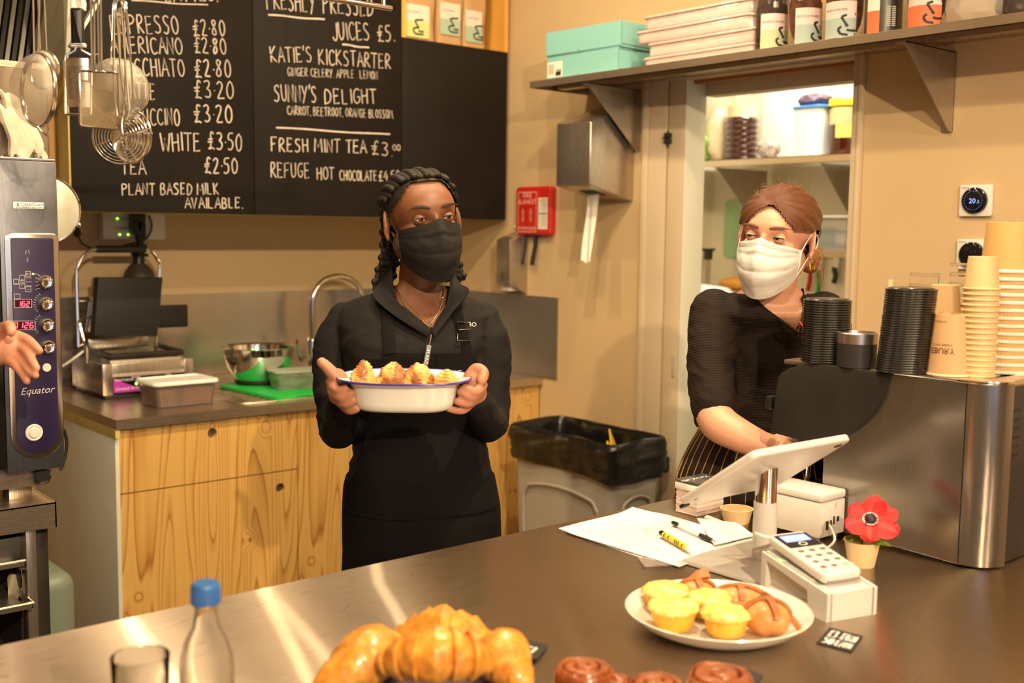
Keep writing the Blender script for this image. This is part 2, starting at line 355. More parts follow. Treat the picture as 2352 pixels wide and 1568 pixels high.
# door surround
def trimbox(name,lo,hi,b=.003,mat=TRIMP):
    g=G(); g.box(lo,hi,b); return struct(g,name,mat)
y1a=P(1532,250,'X',XW-.012).y; y1b=P(1480,250,'X',XW-.012).y; y2a=dY1
trimbox('trim_1',(XW-.014,y1a,0),(XW,y1b,2.075))
trimbox('trim_1',(XW-.020,y1b-.028,0),(XW-.014,y1b,2.075),.002)
trimbox('trim_2',(XW-.014,dY0-.036,0),(XW,dY0,2.075)); trimbox('trim_2',(XW-.020,dY0-.036,0),(XW-.014,dY0-.022,2.075),.002)
trimbox('trim_3',(XW-.014,dY0,dZ),(XW,y1a,2.075))
g=G(); g.box((XW-.006,dY1+.001,0.01),(XW-.0005,y1a-.006,dZ),.002)
dr=struct(g,'door_1',TRIMP)
g=G(); g.prism(rrect(.012,.085,.005,cx=dY1+.022,cy=P(1560,840,'X',XW).z),XW-.009,XW-.0058,'yz',bev=.001); g.build('recess_handle',M('handle_plastic',(.50,.44,.35),.35),dr)
g=G(); g.box((XW-.03,y1a-.022,1.815),(XW-.004,y1a-.002,1.832),.003); g.box((XW-.03,y1a-.022,1.835),(XW-.004,y1a-.002,1.852),.003); g.cyl((XW-.017,y1a-.012,1.80),(XW-.017,y1a-.012,1.86),.003,8); g.box((XW-.018,y1a-.004,1.831),(XW-.012,y1a+.012,1.836)); g.build('latch',BLACKP,dr)
g=G(); g.box((XW-.004,dY1-.004,0),(XW+.104,dY1,dZ),.001); struct(g,'trim_7',M('jamb_paint',(.72,.70,.58),.35,var=0))
# header soffit inside the doorway, two steps
trimbox('trim_4',(XW+.10,dY0,1.985),(XW+.16,dY1,2.035),.002,TRIMP)
g=G(); g.box((XW+.10,dY0,2.035),(XW+.50,dY1+.10,2.06)); struct(g,'trim_5',TRIMP)
g=G(); g.box((XW+.035,dY0,dZ-.012),(XW+.06,dY1,dZ),.001); struct(g,'trim_6',M('rust_seal',(.35,.14,.04),.6))
# ------------------------------------------------------------------ back run of units
YC=3.395; XL=1.272
def unit(x0,x1,label,left_panel=False,fronts=(),loc=None):
    t=thing('base_cabinet',label,'cabinet',(x0,YC+.02,0),0,'plywood units under the steel worktop')
    g=G(); g.box((x0+.002,YC+.012,.10),(x1-.002,YB-.01,.862),0); g.build('body',M('carcass',(.10,.07,.04),.7),t,world=True)
    if left_panel:
        g=G(); g.box((x0-.012,YC-.004,0),(x0+.001,YB-.01,.855),.001); g.build('side_panel',M('pale_laminate',(.62,.60,.52),.35,var=.04),t,world=True,label='pale grey laminate side panel')
    for (a,b,z0,z1,hx,hz,nm) in fronts:
        bm=bmesh.new()
        # front panel with a round finger hole
        n=24; hr=.0165
        poly=[(a,z0),(b,z0),(b,z1),(a,z1)]
        g=G(); y0,y1=YC-.018+.018,YC+.018
        y0=YC-.002
        if hx:
            ring=[(hx+hr*math.cos(2*PI*i/n),hz+hr*math.sin(2*PI*i/n)) for i in range(n)]
            def outer(i):
                an=2*PI*(i+.0)/n; dx,dz=math.cos(an),math.sin(an); ts=[]
                if dx>1e-6: ts.append((b-hx)/dx)
                if dx<-1e-6: ts.append((a-hx)/dx)
                if dz>1e-6: ts.append((z1-hz)/dz)
                if dz<-1e-6: ts.append((z0-hz)/dz)
                tt=min(ts); return (hx+dx*tt,hz+dz*tt)
            out=[outer(i) for i in range(n)]
            cor=[(b,z1),(a,z1),(a,z0),(b,z0)]
            seq=[]
            for i in range(n):
                seq.append(('o',i,out[i]))
            vs=[];fs=[]
            for yy in (y0,y1):
                vs+=[(p[0],yy,p[1]) for p in ring]+[(p[0],yy,p[1]) for p in out]+[(p[0],yy,p[1]) for p in cor]
            K=2*n+4
            ang=lambda p: math.atan2(p[1]-hz,p[0]-hx)%(2*PI)
            for i in range(n):
                j=(i+1)%n; A=2*PI*i/n; B=2*PI*(i+1)/n
                mid=[2*n+k for k,c in enumerate(cor) if A+1e-9<ang(c)<B-1e-9]
                fs.append([i,j,n+j]+mid[::-1]+[n+i]); fs.append([K+q for q in ([i,j,n+j]+mid[::-1]+[n+i])[::-1]])
                fs.append([i,K+i,K+j,j])
                loop=[n+i]+mid+[n+j]
                for p,q in zip(loop,loop[1:]): fs.append([p,q,K+q,K+p])
            g.add(vs,fs)
            g2=G(); g2.cyl((hx,y1+.0005,hz),(hx,y1+.002,hz),hr*1.05,20)
        else: g.box((a,y0,z0),(b,y1,z1),.001)
        o=g.build(nm,PINE,t,world=True,ang=20)
    return t
G2=.0015
hx1=P(487,994,'Y',YC); hx2=P(643,1120,'Y',YC); hx3=P(1255,905,'Y',YC)
unit(XL,1.900,'pine-fronted base cabinet with a drawer, at the left end beside the oven',True,[(XL+G2,1.900-G2,.662,.866,hx1.x,hx1.z,'drawer_front'),(XL+G2,1.900-G2,.105,.658,hx2.x,hx2.z,'door')])
unit(1.900,2.46,'pine-fronted base cabinet directly behind the woman in black',False,[(1.900+G2,2.46-G2,.105,.866,None,None,'door')])
unit(2.46,3.028,'pine-fronted base cabinet at the right end behind the waste bin',False,[(2.46+G2,3.028-G2,.105,.866,hx3.x,hx3.z,'door')])
g=G(); g.box((XL,YC+.05,0),(3.03,YC+.07,.10)); struct(g,'baseboard_back',BLACKM)
# worktop with sink bowl opening and drainer grooves
wt=thing('worktop','long stainless steel worktop along the back wall over the pine units','worktop',(XL,YC,.868))
SX0,SX1,SY0,SY1=2.28,2.72,3.62,3.98
g=G()
for lo,hi in (((XL-.014,YC-.022,.868),(SX0,YB-.004,.9)),((SX1,YC-.022,.868),(XW-.002,YB-.004,.9)),((SX0,YC-.022,.868),(SX1,SY0,.9)),((SX0,SY1,.868),(SX1,YB-.004,.9))): g.box(lo,hi)
g.build('top',STEEL,wt,world=True)
g=G(); g.box((XL-.016,YC-.02,.842),(XL-.002,YB-.01,.868)); g.build('edge_batten',WOODY,wt,world=True)
g=G(); s=.17
g.box((SX0,SY0,.9-s),(SX1,SY1,.9-s+.003)); g.box((SX0,SY0,.9-s),(SX0+.003,SY1,.899)); g.box((SX1-.003,SY0,.9-s),(SX1,SY1,.899)); g.box((SX0,SY0,.9-s),(SX1,SY0+.003,.899)); g.box((SX0,SY1-.003,.9-s),(SX1,SY1,.899)); g.build('sink_bowl',STEEL,wt,world=True)
g=G()
for i in range(8): g.tube([(1.76+i*.0+.0,3.455+i*.04,.9012),(2.10,3.455+i*.04,.9012)],.004,6,flat=.5)
g.tube([V((1.70+.50*a+.0,3.43+.40*b,.901)) for a,b in [(x/1.0,y/1.0) for x,y in rrect(1,1,.12,cx=.5,cy=.5)]],.003,6,closed=True)
g.build('drainer_ribs',STEEL,wt,world=True)
# splashback, turning the corner
g=G(); g.box((XL-.4,YB-.006,.901),(XW-.001,YB-.001,1.232)); g.box((XW-.007,YC-.11,.901),(XW-.001,YB-.006,1.232)); tag(g.build('splashback',steel('splash_steel',(.56,.51,.46),.24,sc=(30,30,1.5),scr=.2)),'stainless splashback sheet running behind the worktop and round the corner','splashback')
# black double socket
so=thing('wall_socket','black double socket on the splashback beside the contact grill','socket',P(388,726,'Y',YB-.008))
g=G(); g.prism(rrect(.15,.088,.006),-.008,0,'xz',bev=.002); g.build('plate',BLACKP,so)
g=G()
for x in (-.035,.035):
    for dx,dz in ((-.008,-.014),(.008,-.014),(0,0)): g.box((x+dx-.002,-.009,dz-.003),(x+dx+.002,-.0078,dz+.003))
    g.box((x-.006,-.012,.016),(x+.006,-.008,.03),.001)
g.build('switches',BLACKM,so)
# junction box below the menu boards
jb=thing('control_box','white wall control box with small green lights under the menu boards','control box',P(300,518,'Y',YB-.001))
g=G(); g.prism(rrect(.24,.105,.006),-.04,0,'xz',bev=.003); g.build('casing',WHITEP,jb)
LED=M('green_led',(.2,.9,.05),emit=(.35,1,.05),es=4,var=0)
for x,z in ((-.066,.026),(-.058,-.034),(-.026,-.034)):
    g=G(); g.ell((x,-.041,z),(.004,.002,.0025),10,6); g.build('indicator_light',LED,jb)
g=G(); text_mesh(g,'NORMAL',lambda u,v:V((-.055+u,-.0405,.021+v)),.013); text_mesh(g,'OVERRIDE',lambda u,v:V((-.075+u,-.0405,-.014+v)),.013); g.build('lettering',BLACKM,jb)
# black clamp lamp
lx=P(318,560,'Y',4.12)
cl=thing('clamp_lamp','black clamp lamp with bell shade hanging under the menu boards','lamp',(lx.x,4.12,1.543))
cl.scale=(1.05,1,1.0)
g=G(); g.box((-.022,-.02,-.03),(.022,.03,.002),.004); g.box((-.028,-.024,-.075),(-.006,.02,-.028),.004); g.box((.004,-.02,-.095),(.024,.02,-.03),.006); g.build('clamp',BLACKP,cl)
g=G(); g.tube([(0,0,-.06),(.006,.0,-.11),(0,0,-.16),(.0,0,-.215)],[.019,.013,.02,.024],12); g.tube([(-.03,0,-.12),(.03,0,-.12)],.006,8); g.tube([(-.026,0,-.15),(.034,0,-.155)],.007,8); g.build('arm',BLACKP,cl)
SHADE=M('shade_grey',(.075,.06,.05),.5,.3,var=.1)
g=G(); g.lathe([(.0,-.185),(.028,-.187),(.046,-.21),(.062,-.25),(.070,-.31),(.073,-.345),(.070,-.345),(.066,-.30),(.055,-.25),(.03,-.20),(0,-.195)],28); g.build('shade',SHADE,cl)
# power lead with inline switch
a=P(170,525,'Y',4.120);
cb=thing('power_lead','black power lead with an inline switch hanging against the back wall','cable',tuple(a))
pts=[P(x,y,'Y',yy) for x,y,yy in ((160,505,4.16),(166,515,4.16),(182,547,4.16),(190,560,4.16),(215,571,4.16),(250,573,4.16),(290,562,4.15),(330,552,4.15),(346,532,4.15),(348,512,4.15),(342,495,4.15))]
def smooth(pts,n=4):
    pts=[V(p) for p in pts]; out=[]
    for i in range(len(pts)-1):
        p0=pts[max(i-1,0)];p1=pts[i];p2=pts[i+1];p3=pts[min(i+2,len(pts)-1)]
        for k in range(n):
            t=k/n; out.append(.5*((2*p1)+(-p0+p2)*t+(2*p0-5*p1+4*p2-p3)*t*t+(-p0+3*p1-3*p2+p3)*t**3))
    return out+[pts[-1]]
g=G(); g.tube(smooth(pts),.0035,6); g.build('cord',BLACKP,cb,world=True)
g=G(); g.tube([P(167,512,'Y',4.16),P(172,522,'Y',4.16),P(180,542,'Y',4.16)],[.010,.015,.012],10); g.build('inline_switch',BLACKP,cb,world=True)
# ------------------------------------------------------------------ wall cabinets with chalk menu
YF=3.60; CB=1.543; CT=2.62
def seamx(px,py=495): return P(px,py,'Y',YF).x
cx=[P(165,488,'Y',YF).x,seamx(585),seamx(922,500),P(1162,503,'Y',YF).x]
def to3b(px,py,px2,py2):
    "frame along the writing line between two photo points on the board plane"
    A=P(px,py,'Y',YF-.0006); B=P(px2,py2,'Y',YF-.0006); w=(B-A).length; u=(B-A)/w; v=V((-u.z,0,u.x))
    return (lambda s,t:A+u*s+v*t), w
def lines(parent,rows,seed):
    for k,(txt,a,b,h,lw) in enumerate(rows):
        g=G(); f,wd=to3b(*a,*b)
        if txt=='_': ribbon(g,[f(wd*i/8,math.sin(i)*.0015) for i in range(9)],lw,f)
        else: lettering(g,txt,f,h*.86,wd,lw*.68,seed+k)
        g.build('chalk_writing',CHALK,parent,world=True,weld=False,smooth=False)
cabs=[]
for i,(lab) in enumerate(('wall cabinet with chalk menu of hot drinks on its black door','wall cabinet with chalk list of juices on its black door','wall cabinet with blank black door and open pine shelf above')):
    x0,x1=cx[i],cx[i+1]
    t=thing('wall_cabinet',lab,'cabinet',(x0,YF,CB),0,'black-doored wall cabinets'); cabs.append(t)
    top=CT if i<2 else P(925,85,'Y',YF).z
    g=G(); g.box((x0+.001,YF+.019,CB+.001),(x1-.001,YB-.002,top-.002)); g.build('body',WOODY,t,world=True)
    g=G(); g.box((x0+.0015,YF,CB),(x1-.0015,YF+.018,top),.0008); g.build('door',CHALKB,t,world=True)
    if i==0:
        g=G(); g.box((x0-.004,YF+.002,CB),(x0+.001,YB-.002,top)); g.build('side_panel',WOODY,t,world=True,label='yellow wooden side panel')
    if i==2:
        OW=M('orange_lit_wood',(.80,.42,.08),.45,var=.12,vs=5,stretch=(3,3,.3))  # orange light inside the open shelf is put into the wood colour
        g=G(); g.box((x0+.001,YB-.02,top),(x1,YB-.005,CT)); g.box((x1-.018,YF,top),(x1,YB-.02,CT)); g.box((x0+.001,YF,top),(x0+.019,YB-.02,CT)); g.box((x0,YF,CT-.018),(x1,YB-.005,CT)); g.build('open_shelf',OW,t,world=True)
        shelfz=top
lines(cabs[0],[('ESPRESSO',(255,78),(412,78),.068,.0055),('£2·80',(445,82),(520,82),.062,.006),('AMERICANO',(255,122),(420,124),.062,.0055),('£2·80',(447,122),(522,124),.062,.006),
 ('MACCHIATO',(268,174),(425,176),.066,.0055),('£2·80',(448,176),(534,177),.068,.006),('LATTE',(284,226),(358,228),.06,.0055),('£3·20',(447,226),(540,227),.07,.006),
 ('CAPPUCCINO',(262,286),(414,288),.062,.0055),('£3·20',(446,280),(536,281),.07,.006),('FLAT',(268,342),(352,344),.062,.0055),('WHITE',(370,347),(462,347),.07,.006),('£3·50',(478,343),(558,346),.068,.006),
 ('TEA',(280,400),(335,400),.055,.0055),('£2·50',(470,397),(548,398),.062,.006),('PLANT BASED MILK',(280,448),(503,446),.044,.0055),('AVAILABLE.',(425,478),(557,478),.042,.0055),('_',(302,1),(478,12),.006,.0045),('LATTES.',(380,3),(500,3),.07,.006)],3)
lines(cabs[1],[('FRESHLY',(612,20),(725,28),.075,.0055),('PRESSED',(742,30),(858,38),.082,.0055),('_',(616,34),(746,45),.006,.0055),('JUICES',(766,92),(850,93),.075,.0055),('£5.',(868,95),(906,95),.07,.0055),('_',(786,102),(848,110),.006,.0055),
 ("KATIE'S",(622,143),(718,143),.062,.0055),('KICKSTARTER',(732,148),(898,158),.064,.0055),('GINGER CELERY. APPLE . LEMON.',(661,174),(870,182),.034,.0035),
 ("SUNNY'S",(630,232),(728,236),.068,.0055),('DELIGHT',(746,238),(866,238),.062,.0055),('CARROT, BEETROOT, ORANGE BLOSSOM.',(660,263),(904,272),.036,.0035),('_',(634,293),(896,309),.006,.0055),
 ('FRESH MINT TEA',(622,347),(842,352),.056,.006),('£3.',(853,355),(900,358),.060,.005),('OO',(902,345),(920,345),.026,.004),('REFUGE',(622,408),(712,408),.062,.005),('HOT',(728,412),(768,412),.052,.005),('CHOCOLATE',(780,414),(866,415),.044,.005),('£4·50',(870,416),(920,414),.044,.005)],40)
# coffee bags on the open shelf
KRAFT=M('kraft_paper',(.55,.33,.15),.7,var=.08,vs=14,bmp=.002,bs=30)
LBW=M('label_cream',(.80,.72,.62),.6,var=0); LBG=M('label_sage',(.42,.55,.42),.6,var=0); LBY=M('label_lime',(.62,.68,.26),.6,var=0)
def mark(g,to3,s):
    "the open hand-drawn coffee-cup mark on the labels"
    for st in ([(.9,1),(.45,.95),(.25,.88),(.42,.62),(.55,.45)],[(.5,.5),(.2,.42),(.12,.3),(.25,.12),(.5,.08),(.9,.1)],[(.5,.3),(.7,.26),(.92,.28)]):
        ribbon(g,smooth([to3(a*s,b*s) for a,b in st],3),s*.11,to3)
def coffee_bag(x,y,wd,dp,h,ht,lab,lc,lz,rz=0):
    t=thing('coffee_bag',lab,'bag',(x,y,shelfz),rz,'coffee bags above the blank board')
    g=G()
    def f(u,v):
        a=2*PI*u; k=1-.0*v; cr=(abs(math.cos(a))**.35)*(1 if math.cos(a)>0 else -1); sr=(abs(math.sin(a))**.35)*(1 if math.sin(a)>0 else -1)
        sq=1-.85*max(0,(v-.72)/.28); pu=1+.05*math.sin(v*9)*math.sin(a*2)
        return (cr*wd/2*pu,sr*dp/2*sq*pu,v*h)
    g.grid(f,40,16); g.box((-wd/2+.006,-dp/2+.01,0.001),(wd/2-.006,dp/2-.01,.004)); g.build('pouch',KRAFT,t,ang=50)
    y0=-dp/2*1.06-.001
    g=G(); g.box((ht[0],y0-.0015,lz),(ht[1],y0,lz+.125)); g.build('label',LBW,t)
    g=G(); g.box((ht[0],y0-.002,lz),(ht[1],y0-.0005,lz+.062)); g.build('label_band',lc,t)
    g=G(); mark(g,lambda u,v:V((ht[0]+.035+u,y0-.0025,lz+.008+v)),.062); text_mesh(g,'GOOD & PROPER',lambda u,v:V((ht[0]+.012+u,y0-.0025,lz+.093+v)),.007); g.build('print',BLACKM,t,smooth=False)
    return t
b1=P(965,95,'Z',shelfz); 
coffee_bag(cx[2]+.105,YF+.075,.165,.085,.36,(-.075,.045),'brown coffee bag with lime and cream label, nearest the menu boards',LBY,.012)
coffee_bag(cx[2]+.262,YF+.075,.125,.085,.36,(-.060,.040),'brown coffee bag with sage label, middle of the three',LBG,.040)
coffee_bag(cx[2]+.392,YF+.085,.12,.085,.36,(-.055,.030),'brown coffee bag with sage label, nearest the pine end panel',LBG,.028)
# ------------------------------------------------------------------ steel shelf over the doorway
XS=2.73; SB,ST=2.021,2.045
sh=thing('wall_shelf','long stainless wall shelf crossing over the doorway','shelf',(XS,.85,SB))
g=G(); g.prism([(XS,SB),(XS+.003,SB),(XS+.003,ST-.004),(XW-.001,ST-.004),(XW-.001,ST),(XS+.001,ST),(XS,ST-.001)],.85,P(1217,187,'X',XS).y,'xz'); 
y1=P(1217,187,'X',XS).y; g.box((XS+.002,y1-.003,SB),(XW-.002,y1,ST-.003)); g.build('shelf_plate',STEEL,sh,world=True,ang=20)
g=G(); g.box((XS+.12,.87,ST-.02),(XS+.16,y1-.02,ST-.005)); g.build('stiffener',STEEL,sh,world=True)
for yb in (2.857,1.640):
    g=G(); g.prism([(XS+.02,SB-.003),(XW-.002,SB-.003),(XW-.002,1.795),(XW-.022,1.795)],yb,yb+.003,'xz'); g.box((XW-.004,yb,1.795),(XW-.001,yb+.034,SB-.004)); g.box((XS+.03,yb,SB-.006),(XW-.004,yb+.034,SB-.003)); g.build('bracket',STEELV,sh,world=True,ang=20)
# teal bakery boxes
TEAL=M('teal_card',(.22,.50,.48),.55,var=.03,vs=3)
EDGE=M('card_edge',(.16,.34,.32),.7,var=0)
def bakery_box(x,yf,yn,z,h,d,lab,stick,rz):
    L=yf-yn; t=thing('bakery_box',lab,'box',(x,yn,z),rz,'teal bakery boxes on the steel shelf')
    g=G(); g.box((.002,.002,0),(d-.002,L-.002,h*.9),.001); g.build('tray',TEAL,t)
    g=G()
    g.box((-.001,-.001,h-.003),(d,L,h),.0008)
    for lo,hi in (((-.001,-.001,.004),(.001,L,h-.002)),((-.001,-.001,.010),(d,.001,h-.002)),((d-.002,-.001,.004),(d,L,h-.002)),((-.001,L-.001,.004),(d,L+.001,h-.002))): g.box(lo,hi)
    g.build('lid',TEAL,t,ang=20)
    g=G(); g.cyl((-.0015,L*.55,.006),(-.0005,L*.55,.006),.006,12); g.build('thumb_notch',EDGE,t)
    if stick:
        g=G(); g.box((-.002,L-.078,.008),(-.001,L-.002,.062)); g.build('sticker',LBW,t)
        g=G(); g.box((-.0025,L-.072,.012),(-.002,L-.045,.026))
        for k in range(6): g.box((-.0025,L-.035-.0,.05-k*.006),(-.002,L-.008,.052-k*.006))
        for k in range(9): g.box((-.0027,L-.075+k*.0030,.0235),(-.0025,L-.0738+k*.0030,.035))
        g.build('sticker_print',BLACKM,t,kind='stuff')
    return t
ya=P(1262,178,'X',2.765).y; yb_=P(1418,150,'X',2.765).y; h1=P(1264,132,'X',2.765).z-ST; h2=P(1264,77,'X',2.765).z-ST-h1
bakery_box(2.765,ya,P(1420,150,'X',2.765).y,ST,h1-.001,.24,'lower teal bakery box, with a white barcode sticker on its corner',True,.03)
bakery_box(2.765,ya-.0,P(1427,100,'X',2.765).y,ST+h1,h2,.245,'upper teal bakery box of the two on the shelf',False,.05)
# wrapped trays
WRAP=M('pink_tray',(.66,.50,.46),.22,var=.06,vs=25,bmp=.003,bs=28,coat=.6)
zc=ST
for k,(pa,pb,hh) in enumerate(((1478,1735,.034),(1485,1738,.045),(1460,1730,.045),(1478,1730,.045))):
    a=P(pa,130,'X',2.78).y; b=P(pb,60,'X',2.78).y; L=a-b
    t=thing('wrapped_tray',['shallow pink tray in clear film at the bottom of the stack on the steel shelf','pink tray in clear film, second from the bottom of the stack','pink tray in clear film, third from the bottom, sticking out furthest','topmost pink tray in crinkled clear film on the steel shelf'][k],'tray',(2.775,(a+b)/2,zc),0,'film-wrapped trays on the steel shelf')
    g=G(); w2=.19
    g.prism(rrect(w2,L,.03,cx=w2/2,cy=0),.001,hh-.006,'xy',bev=.005)
    g2=G(); g2.prism(rrect(w2+.012,L+.012,.034,cx=w2/2,cy=0),hh-.010,hh-.002,'xy',bev=.002)
    for q in (g,g2):
        q.v=[p+V((noise.noise(p*18+V((k,0,0)))*.004,noise.noise(p*16+V((0,k,5)))*.005,max(0,noise.noise(p*20)*.003))) if p.z>.004 else p for p in q.v]
    g.build('tray_body',WRAP,t); g2.build('film_cover',WRAP,t)
    zc+=hh
# tea canisters
CLEAR=M('clear_plastic',(.95,.95,.93),.06,var=0,trans=1,ior=1.15)
CLEARG=M('clear_glass',(.97,.98,.97),.03,var=0,trans=1,ior=1.45)
TEA=M('tea_leaves',(.09,.06,.05),.8,var=.5,vs=60,bmp=.004,bs=90)
TEAR=M('tea_bags_red',(.18,.06,.04),.8,var=.5,vs=60,bmp=.004,bs=90)
LBR=M('label_coral',(.78,.16,.06),.6,var=0)
def canister(px,py,r,h,lab,band,fill,facing,flab=True,frac=.85,xx=2.80):
    c=P(px,py,'Z',ST); d=xx
    y=P(px,py,'X',d).y
    t=thing('tea_canister',lab,'canister',(d,y,ST),0,'tea canisters on the steel shelf')
    g=G(); g.lathe([(0,.002),(r-.003,.002),(r,.006),(r,h-.004),(r-.003,h)],32); g.build('jar',CLEAR,t)
    g=G(); g.lathe([(0,h),(r+.001,h),(r+.002,h+.018),(r-.004,h+.022),(0,h+.022)],32); g.build('lid',M('tin_lid',(.7,.68,.64),.3,1,var=0),t)
    g=G(); rr=r*.86
    g.ell((0,0,h*frac*.5),(rr,rr,h*frac*.5),18,12,fn=lambda p: p*(1+.10*noise.noise(p*60))); g.build('tea_bags',fill,t)
    g=G(); rnd=random.Random(px)
    for k in range(3):
        a=rnd.uniform(2.6,4.9); z0=rnd.uniform(.13,.2)
        pts=[V((math.cos(a+q*.12)*(r-.004),math.sin(a+q*.12)*(r-.004),z0+.02*math.sin(q*1.7+k))) for q in range(7)]
        g.tube(smooth(pts,3),.0008,4)
        p=pts[-1]; g.box(p-V((.007,.004,.010)),p+V((.007,.004,.006)))
    g.build('strings_and_tags',LBW,t,kind='stuff')
    if flab:
        a0=math.radians(facing-55); a1=math.radians(facing+55); r2=r+.0008
        for nm,z0,z1,mt in (('label',.058,.105,M('label_pink',(.78,.58,.54),.6,var=0)),('label_band',.004,.058,band)):
            g=G(); g.grid(lambda u,v:(math.cos(a0+(a1-a0)*u)*r2,math.sin(a0+(a1-a0)*u)*r2,z0+(z1-z0)*v),14,1,thick=-.0006); g.build(nm,mt,t)
        def to(u,v):
            a=math.radians(facing-8)+u/r2; return V((math.cos(a)*(r2+.0012),math.sin(a)*(r2+.0012),.006+v))
        g=G()
        for st in ([(.9,1),(.45,.95),(.25,.88),(.42,.62),(.55,.45)],[(.5,.5),(.2,.42),(.12,.3),(.25,.12),(.5,.08),(.9,.1)],[(.5,.3),(.7,.26),(.92,.28)]):
            pts=[V((a,b)) for a,b in st]; s=.062
            for q1,q2 in zip(pts,pts[1:]):
                n=V((-(q2-q1).y,(q2-q1).x)).normalized()*.055
                g.add([to((q1+n).x*s,(q1+n).y*s),to((q2+n).x*s,(q2+n).y*s),to((q2-n).x*s,(q2-n).y*s),to((q1-n).x*s,(q1-n).y*s)],[(0,1,2,3)])
        text_mesh(g,'GOOD & PROPER',lambda u,v:to(u-.035,v+.072),.0085); g.build('print',BLACKM,t,smooth=False)
    return t
canister(1771,98,.048,.23,'clear tea canister with sage-green band, next to the wrapped trays',M('label_green',(.50,.52,.33),.6,var=0),TEA,232)
canister(1848,84,.048,.23,'clear tea canister with blue-grey band and reddish tea, second from the trays',M('label_bluegrey',(.36,.45,.42),.6,var=0),TEAR,236)
canister(1938,72,.052,.23,'clear tea canister turned so its label faces left and teabag tag shows',M('label_bluegrey',(.36,.45,.42),.6,var=0),TEAR,196,xx=2.80)
canister(2128,46,.050,.23,'clear tea canister with coral-red band, furthest right on the shelf',LBR,TEA,200)
tt=thing('dark_tin','dark tin with a coral edge and printed table, between the tea canisters','tin',(2.80,P(2028,60,'X',2.80).y,ST))
g=G(); g.lathe([(0,0),(.050,0),(.050,.23),(0,.23)],32); g.build('body',M('dark_tin_mat',(.035,.028,.02),.35,var=.1),tt)
g=G(); g.grid(lambda u,v:(math.cos(2.75+.75*u)*.051,math.sin(2.75+.75*u)*.051,.002+.06*v),10,1,thick=-.0006); g.build('label_band',LBR,tt)
g=G(); g.grid(lambda u,v:(math.cos(2.75+.75*u)*.051,math.sin(2.75+.75*u)*.051,.062+.17*v),10,1,thick=-.0006); g.build('label',LBW,tt)
g=G()
for k in range(11):
    for a in (3.85,4.15):
        g.grid(lambda u,v:(math.cos(a+.22*u)*.0509,math.sin(a+.22*u)*.0509,.02+k*.005+.003*v),3,1)
g.build('printed_table',M('print_grey',(.5,.48,.44),.7,var=0),tt,kind='stuff')
pk=thing('plastic_packet','crinkled clear plastic packet at the far right end of the shelf','packet',(2.85,P(2250,25,'X',2.85).y,ST))
g=G(); g.ell((0,0,.055),(.06,.10,.055),36,20,fn=lambda p:p*(1+.16*noise.noise(p*34)+.08*noise.noise(p*90))); g.v=[V((p.x,p.y,max(0,p.z))) for p in g.v]; g.build('film',M('crinkle_film',(.85,.8,.76),.12,var=0,trans=.75,ior=1.2,bmp=.003,bs=50),pk)
pk=thing('dark_parcel','dark wrapped parcel beyond the clear packet on the shelf','packet',(2.86,P(2345,8,'X',2.86).y,ST))
g=G(); g.ell((0,0,.05),(.05,.06,.05),30,18,fn=lambda p:p*(1+.14*noise.noise(p*30))); g.v=[V((p.x,p.y,max(0,p.z))) for p in g.v]; g.build('wrap',M('dark_wrap',(.07,.05,.045),.3,var=.3),pk)
# ------------------------------------------------------------------ dispensers, fire blanket, thermostats
dp=thing('paper_dispenser','large tapered stainless paper dispenser under the shelf bracket','dispenser',(XW,2.97,1.6))
g=G(); xa,xb=2.80,XW-.001; ya0,ya1=2.884,3.064
vs=[(xa,ya0,1.664),(xa,ya1,1.664),(xa,ya1,1.893),(xa,ya0,1.890),(xb,ya0,1.612),(xb,ya1,1.612),(xb,ya1,1.972),(xb,ya0,1.972)]
bm=bmesh.new(); bv=[bm.verts.new(v) for v in vs]
for f in ((0,1,2,3),(4,7,6,5),(0,3,7,4),(1,5,6,2),(3,2,6,7),(0,4,5,1)): bm.faces.new([bv[i] for i in f])
bmesh.ops.recalc_face_normals(bm,faces=bm.faces); bmesh.ops.bevel(bm,geom=list(bm.edges),offset=.006,segments=3,affect='EDGES',profile=.5); g.bm(bm); g.build('housing',STEELV,dp,world=True)
sl=.052/.23
g=G(); g.prism([(2.865,1.6488-.0005),(2.935,1.633-.0005),(2.935,1.632),(2.865,1.6478)],2.93,3.01,'xz'); g.build('slot',BLACKM,dp,world=True)
g=G(); pth=[(2.905,2.972,1.640),(2.903,2.972,1.60),(2.897,2.974,1.54),(2.888,2.976,1.48),(2.880,2.976,1.43),(2.874,2.976,1.386)]
def pf(u,v):
    k=v*(len(pth)-1); i=min(int(k),len(pth)-2); a=V(pth[i]).lerp(V(pth[i+1]),k-i); s=(u-.5)*(.060-.01*math.sin(v*3)); return a+V((.006*math.sin(u*9+v*4)*v,s,.006*math.sin(u*11)*(v>.95)))
g.grid(pf,12,24,thick=.001); g.build('paper_strip',M('tissue',(.82,.76,.68),.8,var=.04,bmp=.001,bs=90),dp,world=True)
d2=thing('towel_dispenser','small stainless folded-towel dispenser above the splashback corner','dispenser',(XW,3.53,1.24))
g=G(); vs=[(2.93,3.479,1.272),(2.93,3.563,1.272),(2.93,3.563,1.462),(2.93,3.479,1.462),(xb,3.479,1.236),(xb,3.575,1.236),(xb,3.575,1.492),(xb,3.479,1.492)]
bm=bmesh.new(); bv=[bm.verts.new(v) for v in vs]
for f in ((0,1,2,3),(4,7,6,5),(0,3,7,4),(1,5,6,2),(3,2,6,7),(0,4,5,1)): bm.faces.new([bv[i] for i in f])
bmesh.ops.recalc_face_normals(bm,faces=bm.faces); bmesh.ops.bevel(bm,geom=list(bm.edges),offset=.004,segments=2,affect='EDGES',profile=.5); g.bm(bm); g.build('housing',STEELV,d2,world=True)
